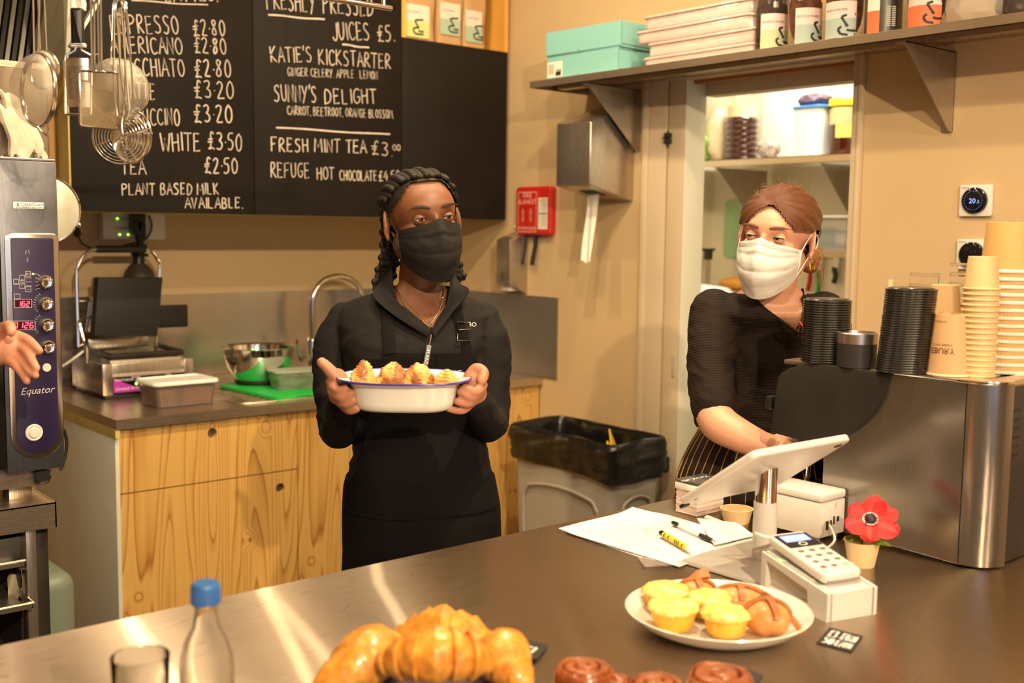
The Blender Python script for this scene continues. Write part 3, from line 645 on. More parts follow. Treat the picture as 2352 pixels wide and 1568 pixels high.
g=G(); g.prism(rrect(.006,.034,.003,cx=3.523,cy=1.315),2.9285,2.9299,'yz'); g.build('sight_slot',BLACKM,d2,world=True)
g=G(); g.box((2.945,3.495,1.25),(2.99,3.55,1.268),.003); g.build('paper',M('tissue'),d2,world=True)
g=G(); g.cyl((2.985,3.50,1.478),(2.985,3.50,1.498),.007,10); g.tube(arc((2.985,3.50,1.512),.011,0,2*PI,14,'xz')[:-1],.002,6,closed=True); g.build('key',M('brass_key',(.7,.55,.32),.3,1,var=0),d2,world=True)
RED=M('red_plastic',(.62,.022,.012),.38,var=.03)
fb=thing('fire_blanket','red fire blanket pack with two black pull straps on the wall','fire blanket',(XW,3.42,1.48))
g=G(); g.prism(rrect(.213,.196,.014,cx=3.414,cy=1.580),XW-.035,XW-.001,'yz',bev=.008,seg=3); g.build('case',RED,fb,world=True)
fx=XW-.0355
# writing direction on this wall runs toward -Y
def tw(y0,z0,x=fx): return lambda u,v:V((x,y0-u,z0+v))
g=G(); f=tw(3.503,1.655); 
for q in ([(0,0),(.112,0)],[(0,0),(0,-.16)],[(0,-.16),(.112,-.16)],[(.112,0),(.112,-.16)]): ribbon(g,[f(*q[0]),f(*q[1])],.0022,f)
text_mesh(g,'FIRE',f,.0001)
f2=tw(3.447,1.632); text_mesh(g,'FIRE',f2,.030,'CENTER'); f3=tw(3.447,1.607); text_mesh(g,'BLANKET',f3,.027,'CENTER')
for k in range(9):
    w=.016 if k%4 else .011
    for yy in (3.473,3.425): ribbon(g,[tw(yy+w/2,1.585-k*.006)(0,0),tw(yy+w/2,1.585-k*.006)(w,0)],.0018,f)
text_mesh(g,'COMMANDER',tw(3.447,1.503),.017,'CENTER')
g.build('lettering',M('print_pink',(.85,.55,.48),.6,var=0),fb,world=True,smooth=False,weld=False)
g=G(); g.box((fx-.0008,3.322,1.505),(fx,3.378,1.632)); g.build('instruction_card',LBW,fb,world=True)
g=G(); 
for k in range(12): g.box((fx-.0012,3.328,1.622-k*.009),(fx-.0008,3.360-(k%3)*.004,1.6235-k*.009))
g.box((fx-.0012,3.324,1.566),(fx-.0008,3.374,1.570)); g.build('card_print',M('print_blue',(.08,.14,.2),.6,var=0),fb,world=True,kind='stuff')
g=G(); g.ell((fx-.001,3.364,1.620),(.0006,.008,.006),12,6); g.build('yellow_mark',M('yellow_print',(.85,.6,.05),.6,var=0),fb,world=True)
for y0 in (3.486,3.421):
    g=G()
    g.grid(lambda u,v:(XW-.018-.010*v+.003*math.sin(v*5),y0-.024*u+.006*v*math.sin(v*2),1.484-.125*v),3,10,thick=.0025); g.build('pull_strap',BLACKM,fb,world=True)
GLOSSK=M('gloss_black',(.008,.008,.009),.08,var=0)
def thermostat(yc,zc,lab,screen):
    t=thing('thermostat',lab,'thermostat',(XW,yc,zc),0,'wall thermostats')
    g=G(); g.prism(rrect(.094,.088,.006),-.014,-.001,'yz',bev=.003); g.build('casing',WHITEP,t)
    mt=Matrix.Rotation(-PI/2,4,'Y')
    g=G(); g.lathe([(0,.026),(.028,.026),(.036,.022),(.037,.012)],40,mat=mt); g.build('dial',GLOSSK,t)
    g=G(); text_mesh(g,'Pronrx',lambda u,v:V((-.0145,.040-u,.034+v)),.007); g.build('logo',BLACKM,t,smooth=False)
    if screen:
        BLU=M('display_blue',(.1,.2,.9),emit=(.25,.40,1),es=.9,var=0)
        g=G(); text_mesh(g,'20',lambda u,v:V((-.0265,.012-u,-.008+v)),.020); text_mesh(g,'.5',lambda u,v:V((-.0265,-.010-u,-.008+v)),.012)
        for k in range(24):
            a=PI*2*k/24; g.box((-.0268,math.cos(a)*.0262-.0006,math.sin(a)*.0262-.0006),(-.0264,math.cos(a)*.0262+.0006,math.sin(a)*.0262+.0006))
        g.build('readout',BLU,t,smooth=False,kind='stuff')
    return t
thermostat(1.556,1.599,'upper white thermostat with lit round black dial, on the wall right of the doorway',True)
thermostat(1.556,1.447,'lower thermostat with dark dial, half hidden behind stacked plastic cups',False)
# ------------------------------------------------------------------ waste bin
bx0,bx1,by0,by1,bz=2.68,2.945,2.62,3.165,.745
bn=thing('waste_bin','slim grey waste bin lined with a black bag beside the doorway','bin',((bx0+bx1)/2,(by0+by1)/2,0))
BING=M('bin_grey',(.40,.37,.32),.5,var=.04)
mcx,mcy=(bx0+bx1)/2,(by0+by1)/2
g=G(); prof=[(0,.80),(.35,.87),(.70,.94),(.745,.97)]
def ring(s,z,n=6,inset=0):
    return [V((a,b,z)) for a,b in rrect((bx1-bx0)*s-inset*2,(by1-by0)*(s*.55+.45)-inset*2,.03,n)]
rings=[ring(.80,0),ring(.86,.30),ring(.93,.66),ring(.95,.70),ring(1.0,.715),ring(1.0,.745),ring(.96,.745),ring(.90,.60),ring(.80,.2)]
K=len(rings[0]); vs=[p for r in rings for p in r]; fs=[(a*K+i,a*K+(i+1)%K,(a+1)*K+(i+1)%K,(a+1)*K+i) for a in range(len(rings)-1) for i in range(K)]
fs+=[tuple(range(K))[::-1],tuple((len(rings)-1)*K+i for i in range(K))]
g.add(vs,fs); g.build('tub',BING,bn)
# raised arched ribs on the faces
for face in ('long','short'):
    g=G(); 
    if face=='long': f=lambda s,z:V((-(bx1-bx0)/2*(.80+.20*z/.745)-.001,s,z)); hw=.20
    else: f=lambda s,z:V((s,-(by1-by0)/2*(.89+.11*z/.745)-.001,z)); hw=.075
    pts=[f(-hw*.95,.06)]+[f(-hw,.3),f(-hw*1.0,.50)]+[f(-hw*.97+ (hw*.2)*(1-math.cos(a)),.50+.06*math.sin(a)) for a in (.5,1,1.57)]+[f(-hw*.3,.575),f(hw*.3,.575)]+[f(hw*.97-(hw*.2)*(1-math.cos(a)),.50+.06*math.sin(a)) for a in (1.57,1,.5)]+[f(hw,.50),f(hw,.3),f(hw*.95,.06)]
    g.tube(smooth(pts,2),.006,6); g.build('rib',BING,bn)
BAGM=M('bin_bag',(.010,.009,.008),.27,var=.1,bmp=.004,bs=14,stretch=(1,1,3))
def bagf(u,v):
    # v: 0 deep inside -> .35 rim -> 1 hem outside
    pts=ringp(u)
    rim=.765
    if v<.35:
        k=v/.35; s=.78+.16*k; z=.42+(rim-.42)*k
    elif v<.45:
        k=(v-.35)/.10; s=.94+.135*k; z=rim+.012*math.sin(k*PI)
    else:
        k=(v-.45)/.55; s=1.075+.05*math.sin(k*PI)*1.0-.055*k*k; z=rim-.120*k
    p=V((pts.x*s,pts.y*(1+(s-1)*.55),z))
    wr=noise.noise(V((u*16+v*9,v*9.0,2)))*.010+noise.noise(V((u*46,v*3.0,2)))*.003+noise.noise(V((u*14,v*5,7)))*.008*(.3+min(1,max(0,v-.35)*4))
    if v<.10: p.x*=v*10; p.y*=v*10; p.z-=.0
    n=V((pts.x*2,pts.y,0)).normalized(); p+=n*wr*min(1,v*8)
    p.z+=noise.noise(V((u*9,0,3)))*.012*(1 if v>.4 else .7)+(-.02*max(0,math.cos((u-.60)*2*PI))**4 if v>.5 else 0)
    return p
RP=ring(1.0,0,8)
def ringp(u):
    L=[(RP[i]-RP[(i+1)%len(RP)]).length for i in range(len(RP))]; tot=sum(L); s=(u%1)*tot
    for i,l in enumerate(L):
        if s<=l: return RP[i].lerp(RP[(i+1)%len(RP)],s/l if l else 0)
        s-=l
    return RP[0]
g=G(); g.grid(bagf,150,30); g.build('liner_bag',BAGM,bn,ang=80)
g=G(); g.prism([(-.05,.02),(-.03,.055),(.0,.03),(.03,.09),(.05,.03),(.06,.0),(-.04,.0)],-.1,-.095,'xz',mat=Matrix.Translation((0.02,.0,.66))@Matrix.Rotation(.5,4,'Z')@Matrix.Rotation(-.3,4,'X')); g.build('banana_peel',M('peel',(.85,.55,.04),.5,var=.1),bn)
g=G(); g.ell((.02,-.16,.665),(.04,.05,.02),14,8); g.build('scraps',M('tissue'),bn)
g=G(); g.box((bx1-mcx-.0,-(by1-by0)/2+.0,.64),(bx1-mcx+.03,-(by1-by0)/2+.055,.70),.008); g.build('side_clip',BLACKP,bn)
# ------------------------------------------------------------------ pantry contents
PX=3.98; pz=1.828
ps=thing('pantry_shelf','grey steel shelf inside the pantry crowded with jars and bags','shelf',(PX,2.5,pz))
g=G(); g.box((PX,1.40,pz-.030),(PX+.003,3.64,pz)); g.box((PX,1.40,pz-.003),(4.415,3.64,pz)); g.build('shelf_plate',STEEL,ps,world=True)
def pbr(y,parent,z=pz-.032,x0=PX+.04,dz=.22):
    g=G(); g.prism([(x0,z),(4.40,z),(4.40,z-dz),(4.385,z-dz)],y,y+.003,'xz'); g.build('bracket',STEELV,parent,world=True,ang=20)
ybk=P(1762,400,'X',4.40).y; pbr(ybk,ps,dz=.30); pbr(P(2000,400,'X',4.40).y,ps,dz=.34)
g=G(); g.box((4.36,P(1608,400,'X',4.38).y,1.60),(4.41,P(1587,400,'X',4.38).y,pz-.034)); g.build('upright',STEELV,ps,world=True)
bt=thing('wall_batten','pale wooden batten on the pantry wall under the shelf','batten',(4.40,P(1603,500,'X',4.40).y,1.45)); g=G(); ya_=P(1611,500,'X',4.40).y; yb2=P(1597,500,'X',4.40).y; g.box((4.392,ya_,1.44),(4.418,yb2,1.60)); g.build('strip',WOODY,bt,world=True)
s2=thing('pantry_shelf','small lower steel shelf inside the pantry with a clear box on it','shelf',(4.1,2.6,1.41)); z2=P(1940,582,'X',4.05).z+.012
g=G(); g.box((4.05,1.45,z2-.03),(4.415,P(1885,582,'X',4.05).y,z2)); g.build('shelf_plate',STEEL,s2,world=True); 
g=G(); yq=P(1905,600,'X',4.05).y; g.prism([(4.07,z2-.032),(4.40,z2-.032),(4.40,z2-.26),(4.385,z2-.26)],yq-.25,yq-.247,'xz'); g.build('bracket',STEELV,s2,world=True)
def pyr(px,x=4.10): return P(px,350,'X',x).y
# greens
def blob(name,lab,cat,c,r,mat,amp=.15,fr=20,grp=None,flat=True,part='body',nu=36,nv=20):
    t=thing(name,lab,cat,c,0,grp); g=G(); g.ell((0,0,r[2]),r,nu,nv,fn=lambda p:p*(1+amp*noise.noise(p*fr)+amp*.5*noise.noise(p*fr*2.7))); 
    if flat: g.v=[V((p.x,p.y,max(0.0,p.z))) for p in g.v]
    g.build(part,mat,t,ang=70); return t
GRN=M('leaf_green',(.20,.42,.05),.5,var=.5,vs=16,bmp=.004,bs=40)
blob('salad_bag','bag of green salad at the left end of the pantry shelf','bag',(4.06,pyr(1606,4.06),pz),(.05,.075,.085),GRN,.22,24)
nb=blob('flour_bag','cream bag of flour slumped against the dark jar','bag',(4.08,pyr(1648,4.08),pz),(.05,.055,.12),M('flour_cream',(.72,.62,.42),.6,var=.1),.16,16)
zb=thing('zip_bag','tall clear zip bag with blue slider leaning in the pantry','bag',(4.2,pyr(1655,4.2),pz))
g=G(); g.grid(lambda u,v:(.02*math.sin(u*5+v*3)-.10*v,.16-.30*u,.005+.33*v*(1-.08*u)),18,18,thick=.003); g.build('film',M('bag_film',(.80,.74,.62),.25,var=.1,vs=9,trans=.3,ior=1.1),zb)
g=G(); g.box((-.105,.10,.30),(-.085,.115,.325),.003); g.build('slider',M('blue_plastic',(.03,.20,.62),.4,var=0),zb)
jr=thing('ribbed_jar','dark red ribbed jar of preserves on the pantry shelf','jar',(4.08,pyr(1702,4.08),pz))
pr=[(0,.002)]; 
for k in range(7): z=.006+k*.026; pr+=[(.070,z),(.0745,z+.006),(.0745,z+.018),(.070,z+.024)]
pr+=[(.069,.19),(0,.19)]
g=G(); g.lathe(pr,30); g.build('jar',M('dark_preserve',(.035,.006,.004),.1,var=.2,coat=.8),jr)
g=G(); g.lathe([(0,.24),(.066,.24),(.068,.225),(.066,.212),(.069,.191)],30); g.build('shoulder',M('peach_plastic',(.75,.52,.32),.3,var=0),jr)
blob('plastic_ball_bag','small knotted grey plastic bag next to the dark jar','bag',(4.08,pyr(1765,4.08),pz),(.045,.05,.045),M('grey_film',(.35,.31,.28),.2,var=.3,vs=30,coat=.5),.25,40)
wb=thing('white_board','white chopping board leaning behind the bucket','board',(4.30,pyr(1806,4.30),pz)); g=G(); g.box((0,-.17,0),(.015,.16,.34),.006); g.xf(Matrix.Rotation(.10,4,'Y')); g.build('board',WHITEP,wb)
yb3=pyr(1866,4.08)
bk=thing('white_bucket','square white tub with a blue lid on the pantry shelf','tub',(4.10,yb3,pz))
def taper(g,w,d,h,k,r,z0=0,m=0,n=6):
    a=[V((x*k,y*k,z0)) for x,y in rrect(w,d,r,n)]; b=[V((x,y,z0+h)) for x,y in rrect(w,d,r,n)]; K=len(a)
    g.add(a+b,[(i,(i+1)%K,K+(i+1)%K,K+i) for i in range(K)]+[tuple(range(K))[::-1],tuple(K+i for i in range(K))],m)
g=G(); taper(g,.15,.15,.20,.88,.03); g.build('tub',M('milk_white',(.82,.82,.78),.3,var=0),bk)
g=G(); g.prism(rrect(.165,.165,.035),.20,.213,'xy',bev=.004); g.build('lid',M('blue_lid',(.05,.22,.62),.35,var=0),bk)
blob('netted_bag','dark netted bag lying on top of the blue-lidded tub','bag',(4.10,yb3+.01,pz+.214),(.06,.075,.028),M('net_purple',(.10,.06,.09),.5,var=.6,vs=50),.2,40)
yj=thing('honey_jar','dark jar with yellow lid and yellow label, right end of pantry shelf','jar',(4.10,pyr(1938,4.10)-.005,pz))
g=G(); g.lathe([(0,.001),(.064,.001),(.068,.008),(.068,.125),(0,.125)],28); g.build('jar_contents',M('dark_honey',(.06,.010,.004),.12,var=.2,coat=.7),yj)
g=G(); g.lathe([(.068,.126),(.068,.19),(.060,.20),(0,.20)],28); g.build('jar_neck',M('greenish_glass',(.45,.44,.22),.15,var=.1),yj)
g=G(); g.lathe([(0,.232),(.068,.232),(.072,.225),(.072,.204),(.06,.200)],28); g.build('lid',M('yellow_lid',(.90,.62,.02),.35,var=0),yj)
g=G(); g.grid(lambda u,v:(math.cos(3.1+1.1*u)*.0695,math.sin(3.1+1.1*u)*.0695,.07+.055*v),10,1,thick=-.0006); g.build('label',M('yellow_label',(.85,.62,.12),.5,var=.3,vs=25),yj)
blob('crisp_packet','shiny red and yellow packet behind the yellow-lidded jar','packet',(4.28,pyr(1925,4.28),pz),(.03,.13,.14),M('foil_red',(.62,.36,.22),.35,var=.5,vs=14),.12,12)
# green board, knives, stick blender, clear box
gb=thing('green_board','pale green chopping board hung on the pantry wall','board',(4.40,P(1683,520,'X',4.40).y,1.40)); a=P(1668,460,'X',4.40);b=P(1700,592,'X',4.40)
g=G(); g.prism(rrect(a.y-b.y+.05,a.z-b.z,.02,cx=(a.y+b.y)/2-.02,cy=(a.z+b.z)/2),4.398,4.415,'yz',bev=.003); g.build('board',M('mint_plastic',(.36,.62,.36),.4,var=0),gb,world=True)
g=G(); g.prism(rrect(.04,.015,.006,cx=a.y-.035,cy=a.z-.03),4.397,4.3985,'yz'); g.build('hanging_slot',M('slot_grey',(.5,.52,.42),.6,var=0),gb,world=True)
rack=thing('knife_rack','steel magnetic knife rail on the pantry wall','rack',(4.41,2.85,1.45)); a=P(1850,590,'X',4.41);b=P(1935,590,'X',4.41)
g=G(); g.box((4.407,b.y,a.z-.0),(4.419,a.y,a.z+.03),.002); g.build('rail',STEEL,rack,world=True)
for px,py0,py1,col,lab in ((1860,598,668,(.65,.02,.02),'knife with a red handle hanging in the pantry'),(1880,620,682,(.05,.38,.05),'knife with a green handle hanging in the pantry'),(1918,615,650,(.02,.02,.02),'knife with a black handle hanging in the pantry')):
    a=P(px,py0,'X',4.395);b=P(px,py1,'X',4.395); t=thing('kitchen_knife',lab,'knife',tuple(a),0,'knives on the pantry wall')
    g=G(); h=a.z-b.z; pts=[(a.x,a.y,a.z),(a.x,a.y+.004,a.z-h*.15),(a.x,a.y-.004,a.z-h*.4),(a.x,a.y-.003,a.z-h*.7),(a.x,a.y+.006,b.z)]; g.tube(smooth(pts,3),[(.009,.013)]*(4*3+1),10); g.build('handle',M('knife_%d'%px,col,.4,var=0),t,world=True)
    g=G(); g.box((a.x-.001,a.y-.018,a.z),(a.x+.001,a.y+.010,a.z+.16)); g.build('blade',STEELV,t,world=True)
sb=thing('stick_blender','stick blender with black top standing in the pantry','blender',tuple(P(1626,700,'X',4.2)-V((0,0,.12)))); a=P(1627,572,'X',4.2)
q=a.z; g=G(); y=a.y; x=4.2; g.lathe([(0,q+.004),(.034,q+.004),(.036,q-.002),(.022,q-.012),(.020,q-.050),(0,q-.052)],24,c=(x,y,0)); g.build('head',BLACKP,sb,world=True)
g=G(); 
for dy in (-.012,.0,.012): g.cyl((x,y+dy,q-.05),(x,y+dy,.96),.0045,8)
g.build('shaft_rods',STEELV,sb,world=True)
cb2=thing('storage_box','clear plastic box of bottles and wraps on the lower pantry shelf','box',(4.17,P(1925,570,'X',4.17).y,z2))
g=G(); taper(g,.16,.20,.135,.9,.02); g.build('box',M('milky_plastic',(.85,.86,.82),.2,var=0,trans=.7,ior=1.15),cb2)
g=G(); g.prism(rrect(.175,.215,.02),.135,.147,'xy',bev=.003); g.build('lid',WHITEP,cb2)
g=G(); g.ell((0,.03,.05),(.05,.06,.045),20,12,fn=lambda p:p*(1+.2*noise.noise(p*50))); g.build('dark_contents',M('teal_dark',(.12,.2,.17),.4,var=.5,vs=40),cb2)
g=G(); g.ell((0,-.04,.045),(.05,.05,.04),20,12,fn=lambda p:p*(1+.2*noise.noise(p*50))); g.build('pale_contents',M('pale_wrap',(.6,.55,.5),.3,var=.5,vs=40),cb2)
# pantry counter with mixer
pc=thing('pantry_counter','steel counter inside the pantry behind the smiling woman','counter',(3.9,2.7,.9))
g=G(); g.box((3.86,1.40,.87),(4.415,3.64,.9)); g.build('top',STEEL,pc,world=True); g=G(); g.box((3.88,1.42,0),(4.41,3.62,.87)); g.build('base',M('pantry_base',(.45,.44,.38),.5),pc,world=True)
mxa=P(1600,680,'X',4.05)
mxr=thing('stand_mixer','white stand mixer with steel bowl on the pantry counter','mixer',(4.05,mxa.y-.05,.9)); hz=mxa.z-.9
g=G(); g.tube([(0,.16,hz-.005),(0,.13,hz),(0,.0,hz+.005),(0,-.12,hz),(0,-.17,hz-.01)],[(.035,.03),(.055,.05),(.062,.055),(.055,.05),(.03,.028)],20); g.tube([(0,-.10,hz-.03),(0,-.11,.12),(0,-.10,.03)],[(.05,.04),(.045,.04),(.06,.05)],16); g.box((-.075,-.16,0),(.075,.14,.03),.01); g.build('mixer_body',M('mixer_white',(.85,.85,.82),.15,var=0),mxr)
g=G(); g.lathe([(0,.035),(.05,.035),(.085,.08),(.095,.16),(.097,.19),(.093,.19),(.08,.09),(0,.045)],28,c=(0,.06,0)); g.build('bowl',CHROME,mxr)
g=G(); g.tube([(-.0,.165,hz-.005),(0,.175,hz-.01)],.018,14); g.build('front_cap',CHROME,mxr)
ofr=P(1683,640,'X',4.1); blob('bread_loaf','orange-brown loaf behind the white mixer','loaf',(4.25,P(1690,640,'X',4.25).y,P(1690,655,'X',4.25).z-.02),(.05,.09,.03),M('loaf_crust',(.72,.32,.05),.6,var=.2),.1,20)
rk=thing('loaf_rack','small pantry rack the loaf rests on','rack',(4.25,2.9,.9)); lz=P(1690,655,'X',4.25).z-.02; ly=P(1690,640,'X',4.25).y; g=G(); g.box((4.18,ly-.12,lz-.008),(4.32,ly+.12,lz)); 
for dx in (4.19,4.31):
    for dy in (-.11,.11): g.cyl((dx,ly+dy,.9),(dx,ly+dy,lz-.006),.005,8)
g.build('frame',WIRE,rk,world=True)
# ------------------------------------------------------------------ contact grill
gx,gy=1.372,3.80
def Z4(px,py,y): return P(px,py,'Y',y).z
gw=P(442,850,'Y',gy).x-gx; gh=Z4(229,838,gy)-.90
gr=thing('contact_grill','open stainless contact grill with black lid plate and tubular handle','grill',(gx,gy,.9))
DKM=M('dark_grill',(.045,.035,.03),.35,.5,var=.2,bmp=.001,bs=40)
BRZ=steel('worn_steel',(.52,.47,.40),.3,sc=(30,30,2))
dpt=.30
g=G(); g.box((0,.0,.018),(gw,dpt,gh),.003); g.build('casing',STEELV,gr)
g=G(); g.box((.01,.005,.002),(gw-.01,dpt-.005,.018),.002); g.build('base',BLACKP,gr)
for x in (0,gw-.034):
    g=G(); g.box((x,-.010,.014),(x+.034,.002,gh+.002),.002); g.build('end_post',STEELV,gr)
g=G(); g.prism([(-.006,.018),(-.006,gh*.62),(-.002,gh*.66),(.014,gh+.010),(.10,gh+.014),(.10,.018)],.034,gw-.034,'yz'); g.build('fascia',STEELV,gr,ang=20)
g=G(); g.box((.034,-.0085,.019),(gw-.034,-.0062,gh*.62)); g.build('control_panel',GLOSSK,gr)
MAG=M('magenta_print',(.42,.04,.42),.4,var=0)
g=G(); n=14; pts=[(.036,.022)]+[(.036+.15*k/n,.022+ (gh*.40)*(1-(k/n))**1.8+.004) for k in range(n+1)]+[(.19,.022)]
g.prism(pts,-.0095,-.0086,'xz'); g.build('magenta_panel',MAG,gr)
PRW=M('print_white',(.85,.82,.80),.6,var=0)
g=G()
text_mesh(g,'PANTHEON',lambda u,v:V((.042+u,-.0098,gh*.50+v)),.012); text_mesh(g,'Contact Grill',lambda u,v:V((.042+u,-.0100,.030+v)),.015,shear=.3); text_mesh(g,'POWER',lambda u,v:V((.10+u,-.0098,gh*.56+v)),.009); text_mesh(g,'TEMP',lambda u,v:V((.222+u,-.0098,gh*.56+v)),.009)
g.build('lettering',PRW,gr,smooth=False)
g=G(); g.ell((.117,-.009,gh*.40),(.0045,.003,.0045),10,6); g.build('power_light',LED,gr)
kx=.185
g=G(); g.lathe([(0,.028),(.014,.028),(.019,.022),(.021,0)],24,c=(kx,-.009,gh*.42),mat=Matrix.Rotation(PI/2,4,'X')); g.build('dial',CHROME,gr)
# lower plate with raised rim
g=G(); z=gh+.012; g.box((.045,.02,z-.012),(gw-.045,.26,z+.006),.003)
g.tube([(.045,.28,z+.018),(.045,.02,z+.012),(gw-.03,.02,z+.012),(gw-.03,.24,z+.018)],.010,8); g.build('lower_plate',DKM,gr)
g=G(); g.box((.07,.04,z+.006),(gw-.06,.24,z+.009),.001); g.build('hot_surface',BRZ,gr)
g=G(); g.box((.05,.262,z+.012),(gw-.055,.275,z+.052),.002); g.build('back_guard',BRZ,gr)
# raised lid
ly=.215; yw=gy+ly
L0=P(205,768,'Y',yw);L1=P(350,770,'Y',yw);L2=P(214,636,'Y',yw);L3=P(362,636,'Y',yw); o=V((gx,gy,.9))
g=G(); g.prism([(L0.x-gx,L0.z-.9),(L1.x-gx,L1.z-.9),(L3.x-gx,L3.z-.9),(L2.x-gx,L2.z-.9)],ly-.05,ly-.005,'xz',bev=.004); g.build('lid_plate',M('lid_black',(.010,.008,.008),.6,var=.1),gr)
g=G(); g.prism([(L0.x-gx-.006,L0.z-.9+.01),(L1.x-gx-.01,L1.z-.9+.01),(L3.x-gx-.01,L3.z-.905),(L2.x-gx+.004,L2.z-.905)],ly-.004,ly+.03,'xz',bev=.003); g.build('lid_shell',STEELV,gr)
def GP(px,py,dy=0): return P(px,py,'Y',yw+dy)-o
fr=[GP(180,796,-.02),GP(176,640),GP(178,615),GP(190,590),GP(205,577),GP(222,572),GP(334,572),GP(350,579),GP(362,597),GP(367,618),GP(360,760),GP(357,800,-.02)]
g=G(); g.tube(smooth(fr,3),.0058,10); g.tube([GP(176,690),GP(207,690)],.004,8); g.tube([GP(180,796,-.02),GP(192,790,-.02)],.004,8); g.build('handle_frame',CHROME,gr)
g=G(); g.tube([GP(222,572),GP(334,572)],.0135,14); g.build('grip',BLACKP,gr)
g=G(); g.tube(smooth([GP(208,728,-.05),GP(190,732,-.1),GP(183,742,-.12),GP(192,780,-.14),GP(199,800,-.16),GP(200,835,-.18)],4),.0055,8); g.build('spring_arm',CHROME,gr)
g=G(); g.tube(smooth([GP(192,806,-.02),GP(160,830,-.02),GP(135,845,.0),GP(110,860,.05)],4),.0045,8); tag(g.build('mains_cable',M('white_cable',(.75,.72,.68),.4,var=0),None,world=True) if False else g.build('mains_cable',M('white_cable',(.75,.72,.68),.4,var=0),gr),'x','x'); 
for o_ in [q for q in COL.objects if q.name=='mains_cable']:
    del o_['category']; o_['label']='white mains cable'
# ------------------------------------------------------------------ tub, board, bowl, container, tap
def frame(loc,rz):
    return Matrix.Translation(V(loc))@Matrix.Rotation(rz,4,'Z')
t=thing('food_tub','clear food tub of dark marinade with a white lid, in front of the grill','tub',(1.545,3.575,.901),.02)
LIQ=M('marinade',(.16,.055,.02),.25,var=.55,vs=14)
g=G(); taper(g,.218,.155,.078,.90,.02); g.build('tub_wall',M('tub_plastic',(.92,.90,.86),.12,var=0,trans=.9,ior=1.12),t)
g=G(); taper(g,.208,.146,.060,.91,.02,z0=.003); g.build('contents',LIQ,t)
LIDW=M('lid_white',(.86,.86,.80),.35,var=0)
g=G(); g.prism(rrect(.236,.173,.024),.074,.082,'xy',bev=.002); w2=[V((x,y,.082)) for x,y in rrect(.222,.160,.02)]; g.tube(w2,.005,6,closed=True); g.box((.112,-.03,.076),(.126,.03,.080),.002); g.build('lid',LIDW,t)
GB=M('green_board',(.015,.42,.06),.4,var=.04,vs=30)
bd=thing('cutting_board','bright green plastic cutting board lying on the worktop','board',(2.13,3.74,.902))
c0=P(500,882,'Z',.915);c1=P(632,912,'Z',.915)
g=G(); g.prism([(c0.x-2.13,c0.y-3.74-.02),(c0.x+.02-2.13,c0.y-3.74),(2.36-2.13,3.96-3.74),(2.40-2.13,3.50-3.74),(c1.x+.01-2.13,c1.y-3.74),(c1.x-2.13,c1.y+.015-3.74)],0,.013,'xy',bev=.003); g.build('board',GB,bd)
bc=P(612,880,'Z',.92)
bw=thing('mixing_bowl','polished steel mixing bowl standing on the green cutting board','bowl',(bc.x,bc.y+.06,.916))
hb=P(612,800,'Y',bc.y).z-.916+.004; rb=80/2547*(bw.location-CAM).length
g=G(); g.lathe([(0,.004),(rb*.55,.006),(rb*.66,.016),(rb*.86,hb*.42),(rb*.95,hb*.70),(rb*.96,hb*.78),(rb*.975,hb*.79),(rb*.99,hb*.97),(rb*1.03,hb),(rb*1.02,hb*.985),(rb*.96,hb*.95),(rb*.93,hb*.74),(rb*.84,hb*.42),(rb*.6,.022),(0,.014)],48); g.build('bowl',CHROME,bw)
g=G(); g.lathe([(0,0),(rb*.60,0),(rb*.66,.006),(rb*.67,.018),(0,.018)],36); g.build('rubber_base',BLACKM,bw)
cc=P(695,893,'Z',.915)
cn=thing('herb_container','frosted container of green herbs on the green cutting board','container',(cc.x,cc.y+.05,.916),-.15)
g=G(); taper(g,.185,.11,.062,.86,.015); g.build('container',M('frost_plastic',(.86,.90,.82),.3,var=0,trans=.85,ior=1.1),cn)
g=G(); g.prism(rrect(.195,.12,.018),.060,.066,'xy',bev=.002); g.build('lid',M('frost_lid',(.62,.66,.55),.4,var=0,trans=.5,ior=1.1),cn)
g=G(); g.ell((0,0,.024),(.078,.044,.022),30,16,fn=lambda p:p*(1+.25*noise.noise(p*70))); g.build('herbs',M('herb_green',(.10,.22,.03),.7,var=.6,vs=60),cn)
tx=2.26; ty=4.06; t0=V((tx,ty,.9))
def TY(px,py): return P(px,py,'Y',ty)
bx=TY(717,700); tp=thing('kitchen_tap','tall chrome swan-neck tap behind the mixing bowl','tap',(bx.x,ty,.9))
q=V((bx.x,ty,.9)); pp=[(0,0,.10)]+[tuple(TY(717+ (0),y)-q) for y in (760,700)]+[tuple(TY(x,y)-q) for x,y in ((722,672),(742,645),(775,634),(805,642),(826,662),(834,690),(835,712))]
g=G(); g.tube(smooth(pp,4),.0125,14); g.build('spout',CHROME,tp)
g=G(); g.lathe([(0,0),(.030,0),(.030,.008),(.022,.012),(.021,.13),(.0185,.14),(.013,.145)],24); g.build('base',CHROME,tp)
g=G(); g.tube([(-.02,0,.06),(-.06,-.01,.06)],.014,12); g.tube(smooth([(-.055,-.01,.06),(-.075,-.012,.10),(-.080,-.012,.14)],3),.005,8); g.build('lever',CHROME,tp)
